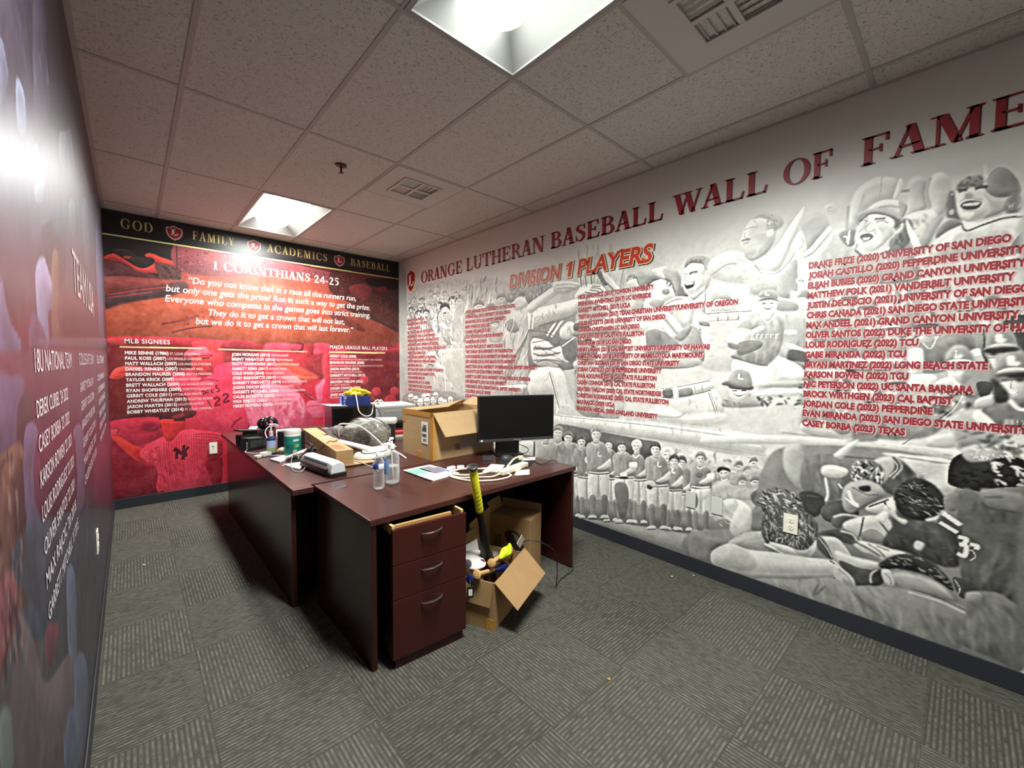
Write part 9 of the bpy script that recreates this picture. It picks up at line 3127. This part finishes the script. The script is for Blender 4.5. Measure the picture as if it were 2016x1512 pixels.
rp = thing('ream_wrapper', 'red and white paper packet by the far side of the cardboard box', 'packet', (1.80,3.68,Z), math.radians(-10))
obj('packet', bx(0,.20,0,.12,0,.05,bev=.004), paper, rp); obj('red_band', bx(-.001,.201,-.001,.121,.026,.0505), mat('red_print', rgb(168,42,34), .5), rp)
slab('paper_sheet', 'crumpled white sheet beside the clear pouch', 'paper', [(1.47,3.20),(1.66,3.26),(1.68,3.42),(1.50,3.38)], .001, paper, lift=(.01,0,.02,.006))
# ---- clutter at the left edge of the long desk
t = thing('label_printer', 'black wedge-shaped device near the left edge of the long desk', 'device', (.665,3.88,Z), math.radians(22))
obj('body', prism([(0,0),(.20,0),(.20,.05),(.16,.088),(.03,.098)], 0, .10, M=T(0,0,0)@Matrix(((1,0,0,0),(0,0,1,0),(0,1,0,0),(0,0,0,1))), bev=.004), blk2, t)
obj('panel', bx(.035,.165,-.004,.0,.02,.075), mat('slate_panel', rgb(62,66,66), .5), t); obj('clip', bx(.004,.014,-.006,.004,.01,.07,bev=.003), mat('silver', rgb(160,160,162), .3, .5, .7), t)
t = thing('hole_punch', 'black flat-topped desk tool behind the wedge-shaped device', 'desk tool', (.675,4.12,Z), math.radians(15))
obj('base', bx(0,.22,0,.10,0,.09,bev=.006), blk2, t); obj('lever', bx(-.03,.20,-.01,.10,.125,.14,bev=.004, M=T(0,0,0,0,0,.12)), black, t); obj('post', bx(.05,.14,.02,.08,.088,.125), black, t)
t = thing('charger', 'small white charger with rounded corners at the edge of the long desk', 'charger', (.742,3.585,Z), .5)
obj('body', bx(-.035,.035,-.026,.026,0,.034,bev=.009), white, t); obj('plug', bx(-.085,-.045,-.02,.02,0,.022,bev=.006), white, t)
cable('white_cable','thin white cable looping over the left edge of the long desk',[(.74,3.62,Z+.02),(.70,3.72,Z+.004),(.665,3.80,Z+.003),(.66,3.86,Z+.003),(.74,3.98,Z+.04),(.82,4.05,Z+.06),(.84,3.95,Z+.04),(.80,3.80,Z+.01)],.0032,white)
cable('white_cable','white lead rising from the charger past the blue bottle',[(.755,3.60,Z+.03),(.775,3.68,Z+.06),(.80,3.80,Z+.10),(.82,3.95,Z+.13),(.88,4.10,Z+.15),(.98,4.18,Z+.14)],.0032,white)
cable('white_cable','white cable lying between the charger and the notepad',[(.775,3.57,Z+.004),(.83,3.52,Z+.003),(.86,3.47,Z+.003),(.90,3.36,Z+.003)],.003,white)
t = thing('tape_roll', 'dark red can with a glossy black coil on top on the long desk', 'can', (.905,4.20,Z))
obj('can', lathe([(0,0),(.05,0),(.052,.004),(.052,.115),(.05,.12),(0,.12)], 32), mat('maroon_can', rgb(98,16,26), .35), t, smooth=True)
for a,r_,x_ in ((.3,.048,.0),(-.3,.044,.015),(.1,.04,-.04)): obj('coil', tube([(x_+r_*math.cos(q)*math.cos(a), r_*math.cos(q)*math.sin(a), .168+r_*math.sin(q)) for q in np.linspace(0,2*PI,13)[:-1]], .012, 8, closed=True, sm=3, sq=(1.5,.6)), mat('gloss_black', rgb(14,14,15), .25), t, smooth=True)
sb = thing('storage_box', 'black box behind the wipes canister', 'box', (.93,3.72,Z), .25)
obj('body', bx(0,.15,0,.16,0,.14,bev=.004), blk2, sb)
ps = thing('paper_stack', 'stack of white papers beyond the long carton', 'papers', (.93,4.42,Z))
for k in range(4): obj('sheet', sheet([(0+.01*k,0,.004+k*.012),(.30,.03*k,.004+k*.012),(.28,.22,.004+k*.012),(.02*k,.21,.004+k*.012)], .009), paper, ps)
slab('white_tag','small white card standing out beside the black desk tool','card',[(.74,4.25),(.80,4.24),(.84,4.32),(.78,4.33)],.004,paper,z=Z+.10,lift=(0,.0,.03,.03))
np_ = thing('notepad', 'small blank white notepad in front of the canister', 'notepad', (0,0,0))
q = [(.735,3.41),(.765,3.275),(.885,3.375),(.845,3.475)]
obj('pad', sheet([(x,y,Z+.012) for x,y in q], .011), paper, np_); obj('backing', sheet([(x,y,Z+.0012) for x,y in q], .001), ink_k, np_)
cp = thing('crumpled_papers', 'crumpled receipts and scraps in front of the notepad', 'papers', (0,0,0))
pk = mat('pink_paper', rgb(226,200,194), .8, noise=.2, nscale=30)
obj('scrap', sheet([(.772,3.20,Z+.006),(.79,3.10,Z+.002),(.86,3.05,Z+.012),(.87,3.15,Z+.014)], .001), paper, cp); obj('scrap', sheet([(.79,3.08,Z+.004),(.82,3.00,Z+.002),(.845,3.02,Z+.01),(.84,3.10,Z+.01)], .001), pk, cp); obj('scrap', sheet([(.80,3.30,Z+.03),(.90,3.20,Z+.07),(.96,3.30,Z+.075),(.90,3.36,Z+.05)], .001), pk, cp)
obj('crumb', bx(.755,.768,3.16,3.172,Z,Z+.006,bev=.002), pk, cp)
cable('black_cable','thin black cable crossing over the tan carton',[(.98,3.52,Z+.05),(1.00,3.40,Z+.10),(1.03,3.28,Z+.06),(1.08,3.20,Z+.125),(1.13,3.22,Z+.118),(1.19,3.30,Z+.12),(1.22,3.36,Z+.08)],.003,cable_b)
cable('black_cable','tangled black cable beside the wipes canister',[(.98,3.40,Z+.12),(1.0,3.34,Z+.08),(.96,3.30,Z+.04),(.99,3.26,Z+.10),(.95,3.22,Z+.03),(.93,3.14,Z+.10)],.004,cable_b)
# ================================================================ under the near desk
t = thing('cardboard_box', 'open cardboard box full of bats in front of the near desk', 'box')
fa = math.atan2(.39,.92); FL, FD, FH = .41, .305, .265
M = open_box(t, 1.412, 1.667, .001, fa, FL, FD, FH, m=card_b, flaps=[
    [(0,0,FH),(FL,0,FH+.03),(FL-.01,-.145,FH-.10),(.012,-.13,FH-.125)],
    [(-.001,.01,FH),(-.001,FD-.01,FH),(-.014,FD-.02,FH-.13),(-.014,.02,FH-.135)],
    [(.0,FD,FH),(FL,FD,FH),(FL,FD+.05,FH+.10),(.0,FD+.05,FH+.10)]])
obj('flap_crease', tube([M@Vector((FL*.47,-.002,FH+.015)),M@Vector((FL*.47,-.138,FH-.111))], .0016, 6, sm=0), card, t)
obj('packing_tape', bx(-.0015,0,.0,.05,0,.06, M=M), tape, t)
t = thing('cardboard_box', 'upright cardboard box with a printed sandal picture under the near desk', 'box')
N_ = Vector((1.945,1.925)); ua = math.atan2(.938,-.347)
M2 = T(N_.x,N_.y,.001,ua)         # local x runs back along the printed face; local y points to the left
BX, BY, BZ = .31, .18, .40
obj('carton', bx(0,BX,-BY,0,0,BZ,bev=.002, M=M2), card_b, t)
obj('flap', sheet([M2@Vector(p) for p in ((0,-BY-.002,BZ-.12),(BX,-BY-.002,BZ-.12),(BX,-BY-.004,BZ+.06),(0,-BY-.004,BZ+.06))], .004), card_b, t)
obj('flap', sheet([M2@Vector(p) for p in ((BX,-BY,BZ),(BX,0,BZ),(BX+.03,0,BZ+.07),(BX+.03,-BY,BZ+.07))], .004), card_b, t)
obj('flap', sheet([M2@Vector(p) for p in ((BX,0,BZ+.05),(BX+.02,.24,BZ-.0),(BX+.02,.24,.05),(BX,0,.05))], .004), card_b, t)
face = M2@wallm((BX,.0012,0),(-1,0,0),(0,1,0))
sole = [(.055,-.085),(.062,-.02),(.045,.05),(.02,.085),(-.02,.082),(-.04,.04),(-.03,-.03),(-.035,-.075),(-.01,-.105),(.035,-.105)]
def shoe(ox,oy,rot,k): return [tuple(p) for p in smooth_closed(np.array([(ox+k*(x*math.cos(rot)-y*math.sin(rot)), oy+k*(x*math.sin(rot)+y*math.cos(rot))) for x,y in sole]),4)]
bm = prism(shoe(.155,.24,.35,.72), 0, .0008, M=face); prism(shoe(.235,.17,-.25,.62), 0, .0008, bm, face)
for p in ([(.13,.27),(.17,.30),(.22,.29),(.245,.24)],[(.20,.13),(.23,.21),(.27,.15)]): tube([face@Vector((x,y,.0008)) for x,y in p], .004, 6, bm)
obj('sandal_print', bm, ink_k, t)
for s, ox in (('COMFORT',.055),('SANDALS',.085)): flat_text(t, s, face@Matrix.Translation((ox,.10,0))@Matrix.Rotation(PI/2,4,'Z'), .020, ink_k, .16, bold=.01)
# ---- bats
ash = mat('ash_wood', rgb(206,166,108), .4, .5, noise=.18, nscale=8, stretch=(1,1,10)); navy = mat('navy_lacquer', rgb(26,32,88), .25, .6); yel = mat('yellow_grip', rgb(226,222,40), .65, noise=.08, nscale=50)
def bat(name, label, knob, tip, m_knob, m_handle, m_barrel, grip=None, Lb=.82, group=None, hand=.30, scale=1.0):
    knob, tip = Vector(knob), Vector(tip); d = (tip-knob).normalized()
    t = thing(name, label, 'bat', knob, 0, group); q = d.to_track_quat('Z','Y'); t.rotation_mode = 'QUATERNION'; t.rotation_quaternion = q
    s = scale
    obj('knob', lathe([(0,0),(.020*s,0),(.025*s,.004),(.025*s,.010),(.019*s,.018),(.0135*s,.026),(0,.026)], 28), m_knob, t, smooth=True)
    obj('handle', lathe([(0,.024),(.0135*s,.024),(.0125*s,.06),(.0125*s,hand),(0,hand)], 24), m_handle, t, smooth=True)
    obj('barrel', lathe([(0,hand),(.0128*s,hand),(.016*s,hand+.24*(Lb-hand)),(.026*s,hand+.54*(Lb-hand)),(.032*s,hand+.72*(Lb-hand)),(.033*s,Lb-.03),(.028*s,Lb-.008),(0,Lb)], 28), m_barrel, t, smooth=True)
    if grip:
        bm = new(); p = []; n = 16*10
        for i in range(n+1): a = 2*PI*i/16; p.append((.0145*s*math.cos(a), .0145*s*math.sin(a), .030+i/n*(hand-.04)))
        g = obj('grip_tape', lathe([(.0155*s,.026),(.0175*s,.032),(.0172*s,hand-.01),(.0150*s,hand)], 24), grip, t, smooth=True)
        obj('grip_wrap', tube(p, .0050, 6, sm=0), grip, g, smooth=True)
    return t
kz = Vector((1.325,1.75,.907)); kd = Vector((.181,.10,-.575)).normalized()
bat('baseball_bat', 'black baseball bat with bright yellow grip standing in the front box', kz, kz+kd, black, mat('bat_black', rgb(12,11,12), .35, .4), mat('bat_black', rgb(12,11,12), .35, .4), yel, .82, 'bats in the front box', .30, 1.3)
bat('baseball_bat', 'pale wooden bat lying topmost across the box beside the neon fabric', (1.475,1.772,.318), (1.78,1.93,.262), ash, ash, ash, None, .31, 'bats in the front box', .24)
bat('baseball_bat', 'pale wooden bat with dotted knob resting lowest on the box edge', (1.352,1.748,.305), (1.65,1.86,.205), ash, ash, ash, None, .38, 'bats in the front box', .24)
bat('baseball_bat', 'wooden bat with dark red handle lying between the two pale bats', (1.445,1.825,.305), (1.70,1.91,.235), mat('oxblood_lacquer', rgb(92,28,22), .35), mat('oxblood_lacquer', rgb(92,28,22), .35), ash, None, .32, 'bats in the front box', .14)
bat('baseball_bat', 'navy blue bat whose round knob sticks out by the drawers', (1.318,1.770,.282), (1.62,1.83,.225), navy, navy, navy, None, .34, 'bats in the front box', .22)
bat('baseball_bat', 'grey metal bat with dark knob under the white cloth', (1.372,1.86,.315), (1.68,1.97,.23), mat('bat_grey', rgb(92,90,92), .35), mat('bat_silver', rgb(170,172,176), .25, .5, .6), mat('bat_silver', rgb(170,172,176), .25, .5, .6), None, .34, 'bats in the front box', .2)
for o in [o for o in C.objects if o.name.startswith('knob') and o.parent and 'dotted' in o.parent.get('label','')]:
    bm = new()
    for a in range(5): lathe([(0,-.0006),(.0030,-.0006),(.0030,.0004),(0,.0004)], 10, bm, T(.012*math.cos(a*1.257),.012*math.sin(a*1.257),0))
    obj('knob_dots', bm, mat('dot_brown', rgb(150,96,60), .6), o)
# ---- cloth, neon fabric, tags
def drape(name, label, m, quads, th=.008, cat='cloth'):
    bm = new()
    rows = [[bm.verts.new(p) for p in r] for r in quads]
    for a,b in zip(rows,rows[1:]):
        for k in range(len(a)-1): bm.faces.new((a[k],a[k+1],b[k+1],b[k]))
    o = obj(name, bm, m, smooth=True)
    md = o.modifiers.new('s','SUBSURF'); md.levels = md.render_levels = 2
    md = o.modifiers.new('t','SOLIDIFY'); md.thickness = th; md.offset = 0
    return tag(o, label, cat)
wcl = mat('white_fabric', rgb(226,222,218), .85, noise=.05, nscale=40, bump=.3)
drape('white_cloth', 'white cloth draped over the left rim of the box of bats', wcl, [
    [(1.40,1.965,.318),(1.45,1.96,.335),(1.53,1.93,.325)],[(1.372,1.925,.316),(1.42,1.905,.336),(1.50,1.88,.328)],[(1.362,1.885,.30),(1.405,1.86,.328),(1.47,1.84,.318)],[(1.372,1.85,.292),(1.41,1.82,.318),(1.465,1.80,.312)],[(1.40,1.812,.285),(1.425,1.788,.305),(1.445,1.79,.302)]], .010)
tag(obj('white_board', sheet([(1.44,1.985,.30),(1.54,1.965,.30),(1.54,1.985,.375),(1.44,2.0,.345)], .003), paper), 'white card standing behind the white cloth in the box', 'card')
neon = mat('neon_fabric', rgb(214,238,40), .7, noise=.06, nscale=30, bump=.3)
drape('neon_fabric', 'neon yellow-green fabric sticking out of the box of bats', neon, [
    [(1.555,1.79,.305),(1.61,1.80,.302),(1.66,1.80,.305),(1.68,1.83,.31)],[(1.558,1.80,.318),(1.60,1.79,.326),(1.64,1.80,.312),(1.70,1.84,.318)],[(1.585,1.82,.334),(1.62,1.80,.344),(1.65,1.82,.328),(1.70,1.85,.336)],[(1.62,1.84,.342),(1.64,1.82,.352),(1.665,1.84,.342),(1.69,1.86,.348)]], .006)
t = thing('black_tag', 'small black tag with white centre hanging below the navy bat knob', 'tag', (1.302,1.735,.262))
obj('frame', bx(-.016,.016,-.003,.003,-.062,0,bev=.004, M=T(0,0,0,-.6)), black, t); obj('insert', bx(-.010,.010,-.0045,-.003,-.048,-.014, M=T(0,0,0,-.6)), paper, t); obj('cord', tube([(0,0,0),(.006,.012,.012),(.016,.022,.022)], .002, 6), cable_b, t)
t = thing('paper_tag', 'white printed tag on a dark cord before the sandal box', 'tag', (1.735,1.80,.36), .55)
obj('card', bx(-.046,.046,-.001,.001,-.030,.030, M=T(0,0,0,0,.35,.7)), paper, t)
obj('cord', tube([(-.03,.0,.02),(-.06,.02,.0),(-.07,.03,-.05)], .002, 6), cable_b, t)
cable('black_cable','black cord arching out of the front box and across its flap to the floor',[(1.745,1.86,.27),(1.755,1.83,.33),(1.80,1.78,.355),(1.86,1.72,.335),(1.905,1.68,.29),(1.935,1.68,.20),(1.96,1.70,.08),(2.0,1.74,.008),(2.10,1.78,.004),(2.23,1.80,.004),(2.29,1.84,.004),(2.27,1.90,.004)],.003,cable_b)
# ================================================================ wall plates and floor specks
pl = mat('plate_ivory', rgb(232,228,212), .4, .5)
def plate(name, label, M, m, w_, h, holes, group=None):
    t = thing(name, label, 'outlet', (0,0,0), 0, group)
    obj('cover_plate', bx(-w_/2,w_/2,-h/2,h/2,0,.006,bev=.002, M=M), m, t)
    for dy in holes:
        r = obj('receptacle', lathe([(0,.0085),(.016,.0085),(.0172,.006),(.0172,.004)], 24, M=M@T(0,dy,0)), m, t, smooth=True)
        bm = new()
        for sx_ in (-.0062,.0062): box(bm, sx_-.0011,sx_+.0011,.0005,.0085,.0084,.0090, M=M@T(0,dy,0))
        box(bm, -.0025,.0025,-.010,-.005,.0084,.0090, M=M@T(0,dy,0)); obj('slots', bm, ink_k, r)
    return t
WR = lambda y,z: wallm((XR-.0012,y,z),(0,-1,0),(-1,0,0)); WB = lambda x,z: wallm((x,YB-.0012,z),(1,0,0),(0,-1,0)); WL = lambda y,z: wallm((XL+.0012,y,z),(0,1,0),(1,0,0))
plate('wall_outlet', 'ivory double outlet on the spiky hair of the grey mural', WR(.664,.509), pl, .074, .115, (.021,-.021))
gp = mat('plate_grey_print', rgb(196,198,190), .4, .5)
plate('wall_outlet', 'print-covered blank plate on the grey mural by the last standing player', WR(1.262,.506), gp, .070, .115, ())
plate('wall_outlet', 'print-covered blank plate on the grey mural nearer the spiky-haired boy', WR(1.086,.507), gp, .070, .115, ())
t = plate('wall_outlet', 'white data plate on the red wall left of the desk', WB(.645,.502), pl, .072, .125, ())
bm = new(); box(bm, -.010,.004,.012,.024,.006,.0068, M=WB(.645,.502)); box(bm, -.008,.002,-.012,-.008,.006,.0068, M=WB(.645,.502)); obj('data_socket', bm, ink_k, t)
plate('wall_outlet', 'pale outlet seen edge-on low on the purple side wall', WL(2.98,.525), pl, .075, .118, (.021,-.021))
gd = mat('brass_speck', rgb(226,186,92), .3, .5, .5)
tag(obj('floor_speck', lathe([(0,0),(.006,.0),(.0075,.003),(.005,.006),(0,.0065)], 12), gd, loc=(1.583,1.05,.0005)), 'tiny brass-coloured speck on the carpet in front of the desks', 'debris')
wh = mat('white_lint', rgb(214,212,206), .8)
for k,((x,y),lb_) in enumerate((((2.692,1.299),'white lint speck on the carpet, further of two by the grey wall'),((2.815,1.207),'white lint speck on the carpet touching the grey wall skirting'),((.031,3.9),'white lint speck on the carpet left of the long desk'))):
    tag(obj('floor_speck', bx(-.008,.008,-.004,.004,0,.003,bev=.001, M=T(x,y,.0005,k)), wh), lb_, 'debris')
GROUPS = {'white_cable':'white cables on the desks','black_cable':'black cables','paper_sheet':'loose paper sheets on the desks','wall_outlet':'wall plates','cardboard_box':'cardboard boxes','computer_mouse':'mice on the desks','floor_speck':'specks on the carpet','paper_stack':'paper stacks on the far desks'}
for o in C.objects:
    k = o.name.split('.')[0]
    if k in GROUPS and o.parent is None and 'group' not in o: o['group'] = GROUPS[k]
